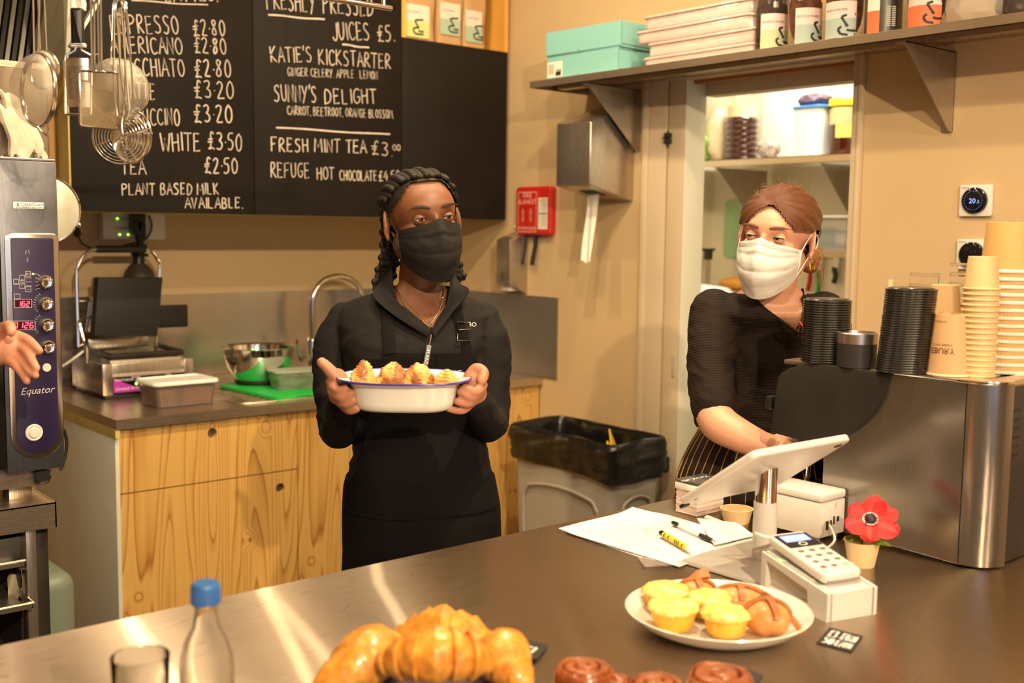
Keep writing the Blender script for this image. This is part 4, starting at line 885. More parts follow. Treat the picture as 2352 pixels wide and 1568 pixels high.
# ------------------------------------------------------------------ combi oven on its stand
OY=2.5; ox0,ox1=.10,.812; oz0,oz1=.964,1.641
ov=thing('combi_oven','stainless combination oven with purple control panel at the left edge','oven',(ox0,OY,oz0))
OM=steel('oven_steel',(.17,.175,.20),.45,sc=(40,40,2),scr=.2)
g=G(); g.box((ox0,OY+.012,oz0+.005),(ox1-.002,OY+.58,oz1-.006),.004); g.build('cabinet',OM,ov,world=True)
px0=P(22,700,'Y',OY).x
g=G(); g.box((ox0,OY-.022,oz0+.012),(px0-.022,OY+.010,oz1-.012),.004); g.build('door',M('oven_door_glass',(.012,.010,.010),.12,var=0),ov,world=True)
g=G(); g.box((ox0,OY-.004,oz1-.006),(ox1,OY+.58,oz1),.002); g.build('top_cover',M('pale_steel',(.75,.73,.72),.25,1,var=0),ov,world=True)
# front pillar with rounded recess
pcx=(P(20,700,'Y',OY).x+P(122,700,'Y',OY).x)/2+.002; pw=P(122,700,'Y',OY).x-P(20,700,'Y',OY).x
pt,pb=Z4(70,546,OY),Z4(70,1040,OY)
g=G(); g.box((px0-.018,OY-.010,oz0),(ox1,OY+.012,oz1-.007),.002); g.build('front_pillar',OM,ov,world=True)
def pill(w,top,bot,rt,n=16):
    out=[]; r=w/2
    for i in range(n+1):
        a=PI+PI*i/n; out.append((pcx+r*math.cos(a),bot+r+r*math.sin(a)))
    for i in range(6): a=PI/2*i/5; out.append((pcx+r-rt+rt*math.cos(a),top-rt+rt*math.sin(a)))
    for i in range(6): a=PI/2+PI/2*i/5; out.append((pcx-r+rt+rt*math.cos(a),top-rt+rt*math.sin(a)))
    return out
g=G(); g.prism(pill(pw+.020,pt+.010,pb-.012,.014),OY-.0125,OY-.009,'xz',bev=.002); g.build('panel_surround',M('panel_trim',(.62,.56,.50),.22,1,var=0),ov,world=True)
NAVY=M('navy_panel',(.018,.009,.050),.5,var=.05)
g=G(); g.prism(pill(pw-.004,pt,pb,.004),OY-.0145,OY-.0120,'xz',bev=.0005); g.build('control_panel',NAVY,ov,world=True)
yo=OY-.0148
def O(px,py): return P(px,py,'Y',yo)
for (kx,ky,an) in ((103,647,2.0),(104,697,-1.6),(106,746,-.1),(109,796,3.1)):
    c=O(kx,ky); g=G(); mt=Matrix.Rotation(PI/2,4,'X')
    g.lathe([(.0,.010),(.009,.010),(.0115,.011),(.0145,.009),(.0155,.003),(.0155,0)],28,c=tuple(c),mat=mt); k=g.build('knob',CHROME,ov,world=True)
    g=G(); d=V((math.cos(an),0,math.sin(an))); g.tube([c+V((0,-.012,0)),c+V((0,-.013,0))+d*.013],.0028,8); g.build('pointer',CHROME,k)
    k.children
g=G()
def orect(a,b,c_,d_,w=.0009):
    p=[O(a,b),O(c_,b),O(c_,d_),O(a,d_)]; f=lambda u,v:V((u,yo,v))
    for i in range(4): ribbon(g,[p[i],p[(i+1)%4]],w,f)
fz=lambda u,v:V((u,yo,v))
for (a,b) in ((58,623),(45,632),(31,641),(45,650),(59,658)): orect(a,b,a+12,b+12)
orect(33,675,46,686)
orect(33,687,73,706); orect(20,737,81,757)
for (a,b,c_,d_) in ((73,629,86,629),(60,638,73,638),(46,647,73,647),(60,656,73,656),(73,664,74,664),(81,638,88,640),(81,647,88,647),(81,656,88,654),(86,629,92,634),(81,664,92,662)): ribbon(g,[O(a,b),O(c_,d_)],.0008,fz)
for st in ([(59,584),(60,575),(63,579),(66,573),(67,584)],[(64,590),(61,596),(65,595),(62,602)],[(61,632),(61,626)],[(64,632),(64,626)],[(67,632),(67,626)],[(48,642),(54,642)],[(34,651),(40,651)],[(48,656),(54,651)],[(62,666),(68,664)]): ribbon(g,[O(*p) for p in st],.0009,fz)
for cy_ in (697,746):
    for k in range(9):
        a=2.1+k*.22; c=O(105,cy_); ribbon(g,[c+V((math.cos(a)*.021,0,math.sin(a)*.021)),c+V((math.cos(a)*.026,0,math.sin(a)*.026))],.0008,fz)
text_mesh(g,'Equator',lambda u,v:O(46,907)+V((u,0,v+.0*u)),.022,shear=.35)
g.build('panel_print',M('panel_grey',(.55,.52,.52),.5,var=0),ov,world=True,smooth=False,kind='stuff')
g=G(); 
p=O(35,689);q=O(71,704); g.box((p.x,yo-.0004,q.z),(q.x,yo,p.z)); p=O(28,739);q=O(79,755); g.box((p.x,yo-.0004,q.z),(q.x,yo,p.z)); g.build('display_window',M('display_dark',(.05,.004,.004),.2,var=0),ov,world=True)
SEG={'0':'abcdef','1':'bc','2':'abged','6':'afgedc','9':'abcdfg','7':'abc'}
def seg7(g,ch,px,py,w,h,yy):
    A=O(px,py);B=O(px+w,py-h); x0,z0,x1,z1=A.x,A.z,B.x,B.z; zm=(z0+z1)/2; s=(x1-x0)*.12
    S={'a':((x0,z1),(x1,z1)),'b':((x1,z1),(x1,zm)),'c':((x1,zm),(x1,z0)),'d':((x0,z0),(x1,z0)),'e':((x0,zm),(x0,z0)),'f':((x0,z1),(x0,zm)),'g':((x0,zm),(x1,zm))}
    for c in SEG[ch]:
        (a,b),(c2,d)=S[c]; sh=lambda z:(z-z0)*.12
        ribbon(g,[V((a+sh(b),yy,b)),V((c2+sh(d),yy,d))],.0022,fz)
g=G()
for i,ch in enumerate('162'): seg7(g,ch,40+i*10,703,6,11,yo-.0008)
for i,ch in enumerate('0126'): seg7(g,ch,32+i*12,753,7,12,yo-.0008)
g.build('display_digits',M('red_led',(1,.05,.08),emit=(1,.03,.07),es=3.2,var=0),ov,world=True,smooth=False)
g=G(); c=O(76,629); g.ell(tuple(c),(.0022,.001,.0022),10,6); g.build('mode_light',LED,ov,world=True)
g=G(); c=O(107,844); g.lathe([(0,.003),(.0085,.003),(.0095,.001),(.0095,0)],24,c=tuple(c),mat=Matrix.Rotation(PI/2,4,'X')); ko=g.build('badge',M('badge_cream',(.72,.68,.60),.3,var=0),ov,world=True)
g=G(); 
for st in ([(103,849),(104,840),(107,845),(110,840),(111,849)],): ribbon(g,[P(a,b,'Y',yo-.0035) for a,b in st],.0009,fz)
g.build('badge_mark',BLACKM,ko)
g=G(); c=O(78,993); mt=Matrix.Rotation(PI/2,4,'X'); g.lathe([(.012,.002),(.0165,.004),(.0185,.002),(.0185,0)],30,c=tuple(c),mat=mt); g.lathe([(0,.006),(.010,.006),(.0125,.003),(.0125,0)],30,c=tuple(c),mat=mt); g.build('push_button',M('badge_cream'),ov,world=True)
a=O(31,463);b=O(103,480)
g=G(); g.prism(rrect(b.x-a.x,a.z-b.z,.003,cx=(a.x+b.x)/2,cy=(a.z+b.z)/2),OY-.0115,OY-.0102,'xz'); g.build('asset_sticker',PRW,ov,world=True)
g=G(); text_mesh(g,'CaterCombi',lambda u,v:P(48,472,'Y',OY-.0120)+V((u,0,v)),.0102); ribbon(g,[P(42,466+0,'Y',OY-.012),P(40,469,'Y',OY-.012),P(43,473,'Y',OY-.012)],.003,fz); g.build('sticker_lettering',M('sticker_blue',(.02,.22,.55),.5,var=0),ov,world=True,smooth=False)
g=G(); text_mesh(g,'01327469602 Asset: 001798',lambda u,v:P(37,478,'Y',OY-.0120)+V((u,0,v)),.0055); g.build('sticker_small_print',BLACKM,ov,world=True,smooth=False)
g=G(); c=P(98,1092,'Y',OY-.0); g.prism(rrect(.030,.022,.004,cx=c.x,cy=c.z),OY-.004,OY+.01,'xz'); g.tube(arc((c.x,OY,c.z+.0),.017,PI*1.05,PI*1.95,10,'xz'),.002,6); g.build('drip_catch',BLACKP,ov,world=True)
g=G(); g.box((ox0+.02,OY+.02,oz0-.04),(ox1-.02,OY+.5,oz0+.005)); g.build('underside',STEEL,ov,world=True)
g=G(); g.tube(smooth([P(x,y,'Y',2.75) for x,y in ((146,985),(153,1010),(152,1035),(147,1058),(138,1080))],4),.004,8); g.build('rear_cable',BLACKP,ov,world=True)
# stand
st=thing('oven_stand','stainless open stand carrying the oven, with trays on its runners','stand',(ox0,OY,0))
sz1,sz0=.891,.834
g=G(); sx=P(129,1147,'Y',OY-.02).x
g.box((ox0-.05,OY-.02,sz0),(sx,OY-.017,sz1)); g.box((ox0-.05,OY-.02,sz1-.004),(sx,OY+.60,sz1-.001)); g.box((sx-.003,OY-.02,sz0),(sx,OY+.60,sz1)); g.build('top_frame',STEEL,st,world=True,ang=20)
for x in (ox0,sx-.045-.018):
    g=G(); g.box((x,OY-.008,0),(x+.022,OY+.03,sz0),.002); g.build('leg',STEELV,st,world=True)
    g=G(); g.box((x+.024,OY+.02,0),(x+.056,OY+.05,sz0),.002); g.build('leg_channel',DKM,st,world=True)
for x in (ox0,sx-.05):
    g=G(); g.box((x,OY+.54,0),(x+.04,OY+.58,sz0),.002); g.build('leg',STEELV,st,world=True)
# feet under the oven
for x,y in ((ox0+.05,OY+.06),(ox1-.10,OY+.06),(ox0+.05,OY+.5),(ox1-.10,OY+.5)):
    g=G(); g.box((x,y,sz1-.003),(x+.05,y+.05,oz0-.035),.002); g.build('oven_foot',STEELV,st,world=True)
ztr=P(80,1387,'Y',OY-.02).z; zr2=P(30,1304,'Y',OY).z
for z in (zr2,ztr,ztr-.14):
    g=G(); 
    for x in (ox0+.03,sx-.075): g.box((x,OY+.0,z-.008),(x+.012,OY+.54,z-.004))
    g.build('runner',STEEL,st,world=True,kind='stuff')
g=G(); g.box((ox0,OY+.50,.1),(sx-.05,OY+.515,sz0)); g.build('back_panel',M('stand_dark',(.03,.022,.02),.5,var=.2),st,world=True)
g=G(); g.box((sx-.062,OY+.05,.1),(sx-.058,OY+.50,sz0)); g.build('side_panel',M('stand_dark'),st,world=True)  # dark sheet added so the inside of the stand looks black
def tray(z,y0,lab):
    t=thing('oven_tray',lab,'tray',(ox0+.03,y0,z),0,'trays under the oven'); w=sx-.075-.03-ox0+.012
    g=G(); pr=[(0,0),(w,0)]; g.box((.01,.01,-.001),(w-.01,.48,.001)); g.tube([(0,0,.012),(w,0,.012),(w,.49,.012),(0,.49,.012)],.004,6,closed=True)
    for lo,hi in (((0,0,0),(w,.002,.012)),((0,.488,0),(w,.49,.012)),((0,0,0),(.002,.49,.012)),((w-.002,0,0),(w,.49,.012))): g.box(lo,hi)
    g.build('tray',BRZ,t,ang=25); return t
tray(ztr,OY-.045,'oven tray sticking out of the stand with a scrap of parchment'); tray(zr2,OY+.0,'upper oven tray on the stand holding a grey pan')
pr=thing('parchment_scrap','crumpled scrap of baking parchment on the lower oven tray','paper',tuple(P(25,1385,'Y',OY+.06)))
g=G(); b0=P(20,1390,'Y',OY+.05)-P(25,1385,'Y',OY+.06)
g.grid(lambda u,v:((u-.5)*.03*(.3+v)+.015*v,.02*math.sin(u*4),.004+v*.055+.004*math.sin(u*6)),8,8,thick=.0008); g.grid(lambda u,v:(-.05+.06*u,-.01+.05*v,.003+.012*math.sin(u*3+v*4)**2),8,8,thick=.0008); g.build('sheet',M('parchment',(.52,.46,.34),.7,var=.08),pr)
pn=thing('grey_pan','dull grey round pan on the upper tray of the oven stand','pan',tuple(P(-20,1290,'Y',OY+.12).xy)+(zr2+.003,))
g=G(); r_=.105; g.lathe([(0,0),(r_*.85,0),(r_,.03),(r_,.06),(r_*.97,.06),(r_*.95,.03),(r_*.8,.006),(0,.006)],36); g.build('pan',M('dull_alu',(.22,.20,.19),.45,.7,var=.1),pn)
gt=P(160,1420,'Y',3.2); gbn=thing('green_tub','pale green rounded plastic tub on the floor beside the white end panel','tub',(P(184,1420,'Y',3.2).x-.075,3.35,0))
hz=P(150,1345,'Y',3.1).z
g=G(); g.prism(rrect(.15,.30,.055),0,hz,'xy',bev=.045,seg=5); g.build('tub',M('pale_green_plastic',(.18,.22,.17),.4,var=.05),gbn)
# splatter guard hanging beside the oven
c=D(102,481,3.05); lg=thing('splatter_screen','round steel pan lid hanging between oven and grill','lid',tuple(c))
R3=Matrix.Rotation(-YAW+.55,4,'Z')
g=G(); r_=.088*3.05/2.9; n=40; ringp_=[(R3@V((r_*math.cos(2*PI*i/n),0,r_*math.sin(2*PI*i/n)))) for i in range(n)]; g.tube(ringp_,.003,6,closed=True); g.build('rim',CHROME,lg)
g=G(); g.lathe([(0,.012),(r_*.6,.009),(r_,0)],36,mat=R3@Matrix.Rotation(PI/2,4,'X')); g.build('dome',M('frosted_disc',(.62,.60,.48),.35,.2,var=.1),lg)
g=G(); g.ell(tuple(R3@V((r_*.94,-.012,-r_*.45))),(.006,.006,.008),10,8); g.build('knob',CHROME,lg)
# cloth on the oven
clo=thing('folded_cloth','bundled beige oven cloth lying on top of the oven','cloth',(.72,2.62,oz1))
CLOTH=M('linen',(.62,.55,.44),.9,var=.08,vs=30,bmp=.0012,bs=220)
def fold(pts,w,th,rot=0):
    g=G(); sp=smooth(pts,5); n=len(sp)
    def f(u,v):
        k=u*(n-1); i=min(int(k),n-2); a=sp[i].lerp(sp[i+1],k-i); t=(sp[i+1]-sp[i]).normalized(); s=V((.763,-.647,0)); s2=V((.55,.83,0))
        return a+s2*(v-.5)*w*(.7+.5*math.sin(u*PI))+V((.6*math.sin(v*6+u*2),0,math.sin(v*9+u*3)))*.006
    g.grid(f,(n-1),16,thick=th); return g
b0=WM[clo].to_translation()
for k,(pp,w_) in enumerate(((((0,252),(12,248),(30,262),(42,300),(48,330),(40,360)),.16),(((0,300),(10,285),(20,300),(14,340),(10,360)),.14),(((-10,222),(10,215),(28,225),(33,240),(30,262)),.14),(((38,262),(50,268),(68,300),(78,330),(72,360)),.12),(((76,330),(84,338),(92,352),(92,360)),.09))):
    g=fold([P(x,y-1,'Y',2.56+.03*k) for x,y in pp],w_,.006); g.build('fold',CLOTH,clo,world=True)
# ------------------------------------------------------------------ extractor hood
hd=thing('extractor_hood','steel extractor hood with dark baffle filters over the oven','hood',(.3,2.9,1.88))
HY=3.05
OLV=steel('olive_steel',(.30,.29,.22),.42,sc=(2,40,40),scr=.3)
def HP(px,py,y=HY): return P(px,py,'Y',y)
g=G(); a=HP(-60,143);b=HP(84,153);c_=HP(84,150)
g.box((a.x,HY-.01,a.z-.004),(b.x+.02,HY,a.z+.012)); g.build('front_lip',STEEL,hd,world=True)
# side cheek and inner slope
g=G(); q=HP(168,152); top=CEIL-.02
g.add([HP(84,152),HP(150,160,3.2),HP(205,-60,3.2),HP(165,-260,3.2),HP(140,-200)],[(0,1,2,3,4)]); 
g.v=[p for p in g.v]; g.f=[(0,1,2,3,4)]; g.m=[0]
vv=list(g.v); g.v=vv+[p+V((-.004,.006,0)) for p in vv]; g.f=[(0,1,2,3,4),(9,8,7,6,5)]+[(i,(i+1)%5,5+(i+1)%5,5+i) for i in range(5)]; g.m=[0]*7; g.build('side_panel',OLV,hd,world=True,ang=20)
DB=M('baffle_dark',(.014,.012,.011),.3,.6,var=.2); LB=M('baffle_light',(.15,.14,.12),.32,.9,var=.2)
for k in range(9):
    g=G(); x=-52+k*15.5
    p0=HP(x,143,HY+.02);p1=HP(x+10,144,HY+.02);p2=HP(x+52,-170,HY+.20);p3=HP(x+42,-170,HY+.20)
    v_=[p0,p1,p2,p3]; v2=[p+V((0,.02,0)) for p in v_]; g.add(v_+v2,[(0,1,2,3),(7,6,5,4),(0,1,5,4),(1,2,6,5),(2,3,7,6),(3,0,4,7)]); g.build('baffle',[LB,DB][k%2],hd,world=True,ang=20)
g=G(); v_=[HP(-60,143,HY+.05),HP(86,150,HY+.05),HP(140,-200,HY+.24),HP(-10,-200,HY+.24)]; v2=[p+V((0,.01,0)) for p in v_]; g.add(v_+v2,[(0,1,2,3),(7,6,5,4),(0,1,5,4),(1,2,6,5),(2,3,7,6),(3,0,4,7)]); g.build('filter_backing',DB,hd,world=True)
g=G(); a=HP(162,108,3.0);b=HP(262,-60,3.0); g.box((-.013,-.004,0),(.013,.004,(b-a).length)); g.xf(Matrix.Translation(a)@(b-a).to_track_quat('Z','Y').to_matrix().to_4x4()); g.build('brace',M('brace_alu',(.55,.58,.50),.35,.8,var=0),hd,world=True)
sp=thing('rear_splash_sheet','worn steel sheet on the wall behind the oven','sheet',(-.3,3.6,1.0)); bx_=P(108,250,'Y',3.7).x; g=G(); g.box((-.6,3.70,.9),(bx_,3.71,2.05)); g.build('sheet',steel('brown_steel',(.40,.32,.22),.35,sc=(30,30,2)),sp,world=True)
sp=thing('wood_post','narrow orange wooden post behind the oven, left of the menu cabinet','post',(bx_,3.72,1.0)); g=G(); g.box((bx_+.002,3.70,1.0),(bx_+.022,3.72,2.05)); g.build('post',M('orange_lit_wood2',(.50,.26,.09),.5,var=.15,stretch=(4,4,.4)),sp,world=True)
# ------------------------------------------------------------------ hanging utensils
RY=2.0; RZ=1.962
rail=thing('utensil_rail','thin steel rail above the frame carrying the hanging utensils','rail',(.4,RY,RZ)); g=G(); g.cyl((.1,RY,RZ),(1.35,RY,RZ),.006,12); g.build('bar',CHROME,rail,world=True); 
for x in (.12,1.33):
    g=G(); g.cyl((x,RY,RZ),(x,RY,CEIL),.005,10); g.build('drop_rod',CHROME,rail,world=True)
uX=V((math.cos(YAW),-math.sin(YAW),0)); nC=V((-math.sin(YAW),-math.cos(YAW),0)); UZ=V((0,0,1))
HK=['S-hook carrying the hand grater','S-hook carrying the large round sieve','S-hook carrying the rectangular skimmer','S-hook carrying the round wire skimmers']
def s_hook(x,y=RY,z=RZ,drop=.07):
    pts=[V((x,y,z))+V((0,.009*math.cos(a),.009*math.sin(a))) for a in (-.6,.2,1.0,1.57,2.2,3.14)]+[V((x,y-.009,z-.02)),V((x,y-.006,z-drop+.02))]+[V((x,y,z-drop))+V((0,.009*math.cos(a),.009*math.sin(a))) for a in (3.14,3.9,4.71,5.5,6.1)]
    t=thing('s_hook',HK.pop(0),'hook',(x,y,z),0,'S-hooks on the utensil rail'); g=G(); g.tube(smooth(pts,2),.0018,6); g.build('wire',CHROME,t,world=True)
MESH=M('sieve_mesh',(.62,.56,.46),.5,.5,var=.12,vs=40,alpha=.62)
def mesh_mat():
    m=MESH; nt=m.node_tree; b=nt.nodes['Principled BSDF']
    ck=tex(nt,'ShaderNodeTexChecker',900); 
    r=nt.nodes.new('ShaderNodeMath'); r.operation='MULTIPLY_ADD'; r.inputs[1].default_value=.30; r.inputs[2].default_value=.26
    nt.links.new(ck.outputs['Fac'],r.inputs[0]); nt.links.new(r.outputs[0],b.inputs['Alpha'])
mesh_mat()
def disc_frame(px,py,dep,yaw,tilt=0):
    c=D(px,py,dep); return c,(Matrix.Translation(c)@Matrix.Rotation(-YAW+yaw,4,'Z')@Matrix.Rotation(tilt,4,'X'))
def sieve(px,py,dep,r,yaw,lab,handles,depthb,top,bulge=1,hookt=True):
    c,F=disc_frame(px,py,dep,yaw)
    t=thing('hanging_sieve',lab,'sieve',tuple(c),0,'utensils on the hanging rail')
    # disc plane local xz, bowl bulges toward -y*bulge
    g=G(); prof=[(r*math.sin(a),depthb*math.cos(a)) for a in [PI/2*k/12 for k in range(13)]]
    g.lathe(prof,40,mat=(F.to_3x3().to_4x4()@Matrix.Rotation(PI/2*bulge,4,'X')),c=tuple(c)); g.build('mesh_bowl',MESH,t,world=True)
    n=44; g=G(); g.tube([F@V((r*math.cos(2*PI*i/n),0,r*math.sin(2*PI*i/n))) for i in range(n)],[(.0025,.0045)]*n,8,closed=True,up=F.to_3x3()@V((0,1,0))); g.build('rim',WIRE,t,world=True)
    tp=D(*top,dep); 
    for dx in handles:
        g=G(); a=F@V((dx,-.001,math.sqrt(max(0,r*r-dx*dx)))); e=tp+uX*dx*.75; g.tube(smooth([a-V((0,0,.010)),a+V((0,0,.008)),a.lerp(e,.5),e],4),.0019,8); g.build('handle_wire',WIRE,t,world=True)
    g=G(); L_=max(abs(h) for h in handles)*.75; g.tube([tp+uX*L_*math.cos(a)+UZ*L_*math.sin(a)*2.2 for a in [PI*k/8 for k in range(9)]],.0019,6); g.build('top_loop',WIRE,t,world=True)
    if hookt:
        b=F@V((r*.15,0,-r)); g=G(); g.tube(smooth([b+uX*-.008,b+uX*.004-UZ*.012,b+uX*.012-UZ*.016+nC*.004,b+uX*.014-UZ*.002],4),.0017,6); g.build('rest_hook',WIRE,t,world=True)
    return t
sieve(88,208,2.04,.066,-.72,'large round sieve hanging leftmost, bowl toward the camera',(-.010,.006),.045,(85,-20),1)
sieve(100,160,2.12,.036,-.4,'small sieve tucked behind the large left one',(-.006,.010),.03,(92,-20),1,False)
sieve(272,205,2.10,.056,.55,'medium round sieve hanging behind the spiral skimmers',(-.012,.004),.035,(270,20),1,False)
# grater
c=D(180,190,2.03); t=thing('hand_grater','flat hand grater with black and white handle hanging from the rail','grater',tuple(c),0,'utensils on the hanging rail')
def U2(px,py,dep=2.03): return D(px,py,dep)
def uslab(g,px0,px1,py0,py1,dep,th,bev=.002):
    a=U2(px0,py1,dep);b=U2(px1,py0,dep); w_=(b-a).dot(uX); h_=(b-a).z; g2=G(); g2.prism(rrect(w_,h_,min(w_,h_)*.16,cx=w_/2,cy=h_/2),-th/2,th/2,'xz',bev=bev); g2.xf(Matrix.Translation(a)@Matrix.Rotation(-YAW,4,'Z')); g.add(g2.v,g2.f)
# handle
g=G(); uslab(g,165,195,20,104,2.03,.018,.006); g.build('grip',BLACKP,t,world=True)
g=G()
hc=U2(180,10); ro=15/2547*2.03; 
pts=[hc+uX*ro*.8*math.cos(2*PI*i/16)+UZ*ro*.9*math.sin(2*PI*i/16) for i in range(16)]; g.tube(pts,.0055,8,closed=True); uslab(g,164,196,18,24,2.03,.016,.003)
g.build('handle_top',PRW,t,world=True,label='white hanging end of the handle')
g=G(); uslab(g,164.5,196.5,100,108,2.03,.016,.003); g.build('collar',PRW,t,world=True)
g=G(); 
for s in (-1,1):
    L_=[U2(180+s*5,108),U2(180+s*8,116),U2(180+s*30,128),U2(180+s*31,140),U2(180+s*29,262)]
    g.tube(L_,.0022,8)
g.tube([U2(151,262),U2(209,264)],.0022,8); g.build('frame_wire',WIRE,t,world=True)
g=G(); a=U2(154,246);b=U2(209,136); w_=(b-a).dot(uX);h_=(b-a).z
holes=[]; g2=G(); g2.grid(lambda u,v:(u*w_,-.006*math.sin(u*PI),v*h_),10,4,thick=.0012); g2.xf(Matrix.Translation(a)@Matrix.Rotation(-YAW,4,'Z')); g2.build('grating_plate',M('grater_plate',(.72,.66,.60),.28,1,var=.05),t,world=True)
g=G()
for r_ in range(17):
    for k in range(8):
        u=.14+.09*k+(.045 if r_%2 else 0); v=.84-.041*r_
        if u>.9: continue
        cc=Matrix.Translation(a)@Matrix.Rotation(-YAW,4,'Z')@V((u*w_,-.006*math.sin(u*PI)-.0015,v*h_)); g.ell(tuple(cc),(.0013,.0013,.0010),6,4)
g.build('teeth',M('teeth_dark',(.16,.12,.09),.4,.6,var=0),t,world=True,kind='stuff')
s_hook(c.x,RY,RZ,.066)
# rectangular strainer
c=D(227,230,1.99); t=thing('square_skimmer','rectangular fine-mesh skimmer on four long wires hanging from the rail','skimmer',tuple(c),0,'utensils on the hanging rail')
dd=1.98
cn_=[U2(183,162,dd),U2(271,167,dd),U2(276,298,dd),U2(184,290,dd)]
g=G(); 
def rc(ps,r=.006):
    out=[]
    for i,p in enumerate(ps):
        a=ps[i-1];b=ps[(i+1)%4]; out+= [p+(a-p).normalized()*r,p+(a-p).normalized()*r*.3+(b-p).normalized()*r*.3,p+(b-p).normalized()*r]
    return out
g.tube(rc(cn_),.0022,8,closed=True); g.build('frame',WIRE,t,world=True)
g=G(); g.grid(lambda u,v:cn_[0].lerp(cn_[1],u).lerp(cn_[3].lerp(cn_[2],u),v)+nC*(-.006)*math.sin(u*PI)*math.sin(v*PI),12,14,thick=.0006); g.build('mesh',M('fine_mesh',(.42,.31,.18),.5,.5,var=.1,alpha=.42),t,world=True)
for x0,x1 in ((212,208),(218,216),(228,224),(234,231)):
    g=G(); g.tube(smooth([U2(x0+2,164,dd),U2(x0,150,dd-.01),U2((x0+x1)/2,80,dd),U2(x1,-15,dd)],3),.0017,6); g.build('handle_wire',WIRE,t,world=True)
g=G(); g.tube([U2(211,124,dd),U2(235,125,dd)],.0014,6); g.build('cross_wire',WIRE,t,world=True)
# spiral skimmers
def spider(px,py,dep,r,yaw,lab,hx,nr=9):
    c,F=disc_frame(px,py,dep,yaw); t=thing('wire_skimmer',lab,'skimmer',tuple(c),0,'utensils on the hanging rail')
    for k in range(nr):
        rr=r*(k+1)/nr; g=G(); n=36; zz=-.018*(1-(rr/r)**2)
        g.tube([F@V((rr*math.cos(2*PI*i/n),zz,rr*math.sin(2*PI*i/n))) for i in range(n)],.0012 if k<nr-1 else .0022,5,closed=True); g.build('ring',WIRE,t,world=True)
    g=G()
    for a in (.3,1.9,3.5,5.0): g.tube([F@V((rr_*math.cos(a),-.018*(1-(rr_/r)**2)-.001,rr_*math.sin(a))) for rr_ in [r*q/5 for q in range(6)]],.0013,5)
    g.build('spokes',WIRE,t,world=True)
    tp=D(hx,18,dep)
    for dx in (-.009,.0,.009):
        g=G(); a=F@V((dx*.6,-.004,r)); g.tube(smooth([F@V((dx*.2,-.012,r*.6)),a,a.lerp(tp+uX*dx*1.2,.25)+uX*dx*.4,tp+uX*dx],4),.0018,6); g.build('handle_wire',WIRE,t,world=True)
    g=G(); g.tube([tp+uX*.010*math.cos(a)+UZ*.016*math.sin(a) for a in [2*PI*k/12 for k in range(12)]],.0019,6,closed=True); g.build('top_loop',WIRE,t,world=True)
spider(277,316,2.07,.049,.25,'round wire skimmer hanging behind the nearest one',274)
spider(302,314,1.98,.046,-.45,'spiral wire skimmer hanging nearest, in front of the menu board',278)
for px_,y in ((85,0),(222,0),(276,0)): 
    q=D(px_,20,2.0); s_hook(q.x,RY,RZ,.05)
# ------------------------------------------------------------------ bar counter
BZ=.90; BYE=1.642
br=thing('bar_counter','long brushed steel bar counter running across the foreground','counter',(.8,1.0,0))
g=G(); g.prism([(-1.6,.10),(2.95,.10),(2.95,1.33),(1.885,1.33),(1.885,BYE),(-1.6,BYE)],BZ-.035,BZ,'xy',bev=.002); wk=g.build('worktop',BARST,br,world=True)
uv=wk.data.uv_layers.new(name='uv')
for lp in wk.data.loops:
    c=wk.data.vertices[lp.vertex_index].co; uv.data[lp.index].uv=(c.y,c.x)
g=G(); g.box((-1.55,.16,.06),(1.84,BYE-.08,BZ-.036)); g.box((1.84,.16,.06),(2.9,1.28,BZ-.036)); g.build('base',M('bar_base',(.25,.22,.19),.6),br,world=True)
# shallow scratches in the steel
g=G(); rnd=random.Random(5)
for k in range(90):
    x=rnd.uniform(.3,2.0);y=rnd.uniform(.6,1.62);a=rnd.uniform(-.9,.9);L=rnd.uniform(.01,.05)
    if 0.0<0: continue
    p=V((x,y,BZ+.0003)); q=p+V((math.cos(a)*L,math.sin(a)*L,0)); ribbon(g,[p,q],.0005,lambda u,v:V((u,v,0)))
g.build('scratches',M('scratch',(.78,.70,.60),.25,1,var=0),br,world=True,kind='stuff',smooth=False)
GLASSB=M('bar_glass',(.97,.97,.96),.03,var=0,trans=1,ior=1.22)
# ------------------------------------------------------------------ bottle and tumbler
dB=1.32; tpz=D(472,1337,dB); bx,by_=tpz.x,tpz.y; H=tpz.z-BZ; k=dB/2547
bo=thing('glass_bottle','clear glass bottle with a blue screw cap in the left foreground','bottle',(bx,by_,BZ),0)
rC=33*k; rN=25*k; rB=62*k
zz=lambda py:(D(472,py,dB).z-BZ)
g=G(); g.lathe([(0,.004),(rB*.9,.0),(rB,.006),(rB,zz(1545)),(rB*.95,zz(1510)),(rB*.78,zz(1475)),(rN*1.25,zz(1440)),(rN,zz(1405)),(rN,zz(1392)),(rN*1.15,zz(1390)),(rN*1.15,zz(1386))],44); g.lathe([(rB-.003,.006),(rB-.003,zz(1545)),(rB*.95-.003,zz(1510)),(rB*.78-.003,zz(1475)),(rN*1.25-.0028,zz(1440)),(rN-.0028,zz(1392)),(rN*1.15,zz(1386))],44); g.build('glass',GLASSB,bo,ang=60)
g=G(); g.lathe([(0,H),(rC*.86,H),(rC*.96,H-.002),(rC,H-.005),(rC,zz(1385)+.002),(rC*.96,zz(1386)),(rC*.9,zz(1385)),(rC*.9,H-.004)],40,wave=None); 
for i in range(36):
    a=2*PI*i/36; g.box((rC*math.cos(a)-.0004,rC*math.sin(a)-.0004,zz(1383)),(rC*math.cos(a)+.0004,rC*math.sin(a)+.0004,H-.007))
g.build('screw_cap',M('cap_blue',(.035,.14,.42),.4,var=.03),bo)
q=D(322,1503,1.30); rt=66/2547*1.30; H2=q.z-BZ
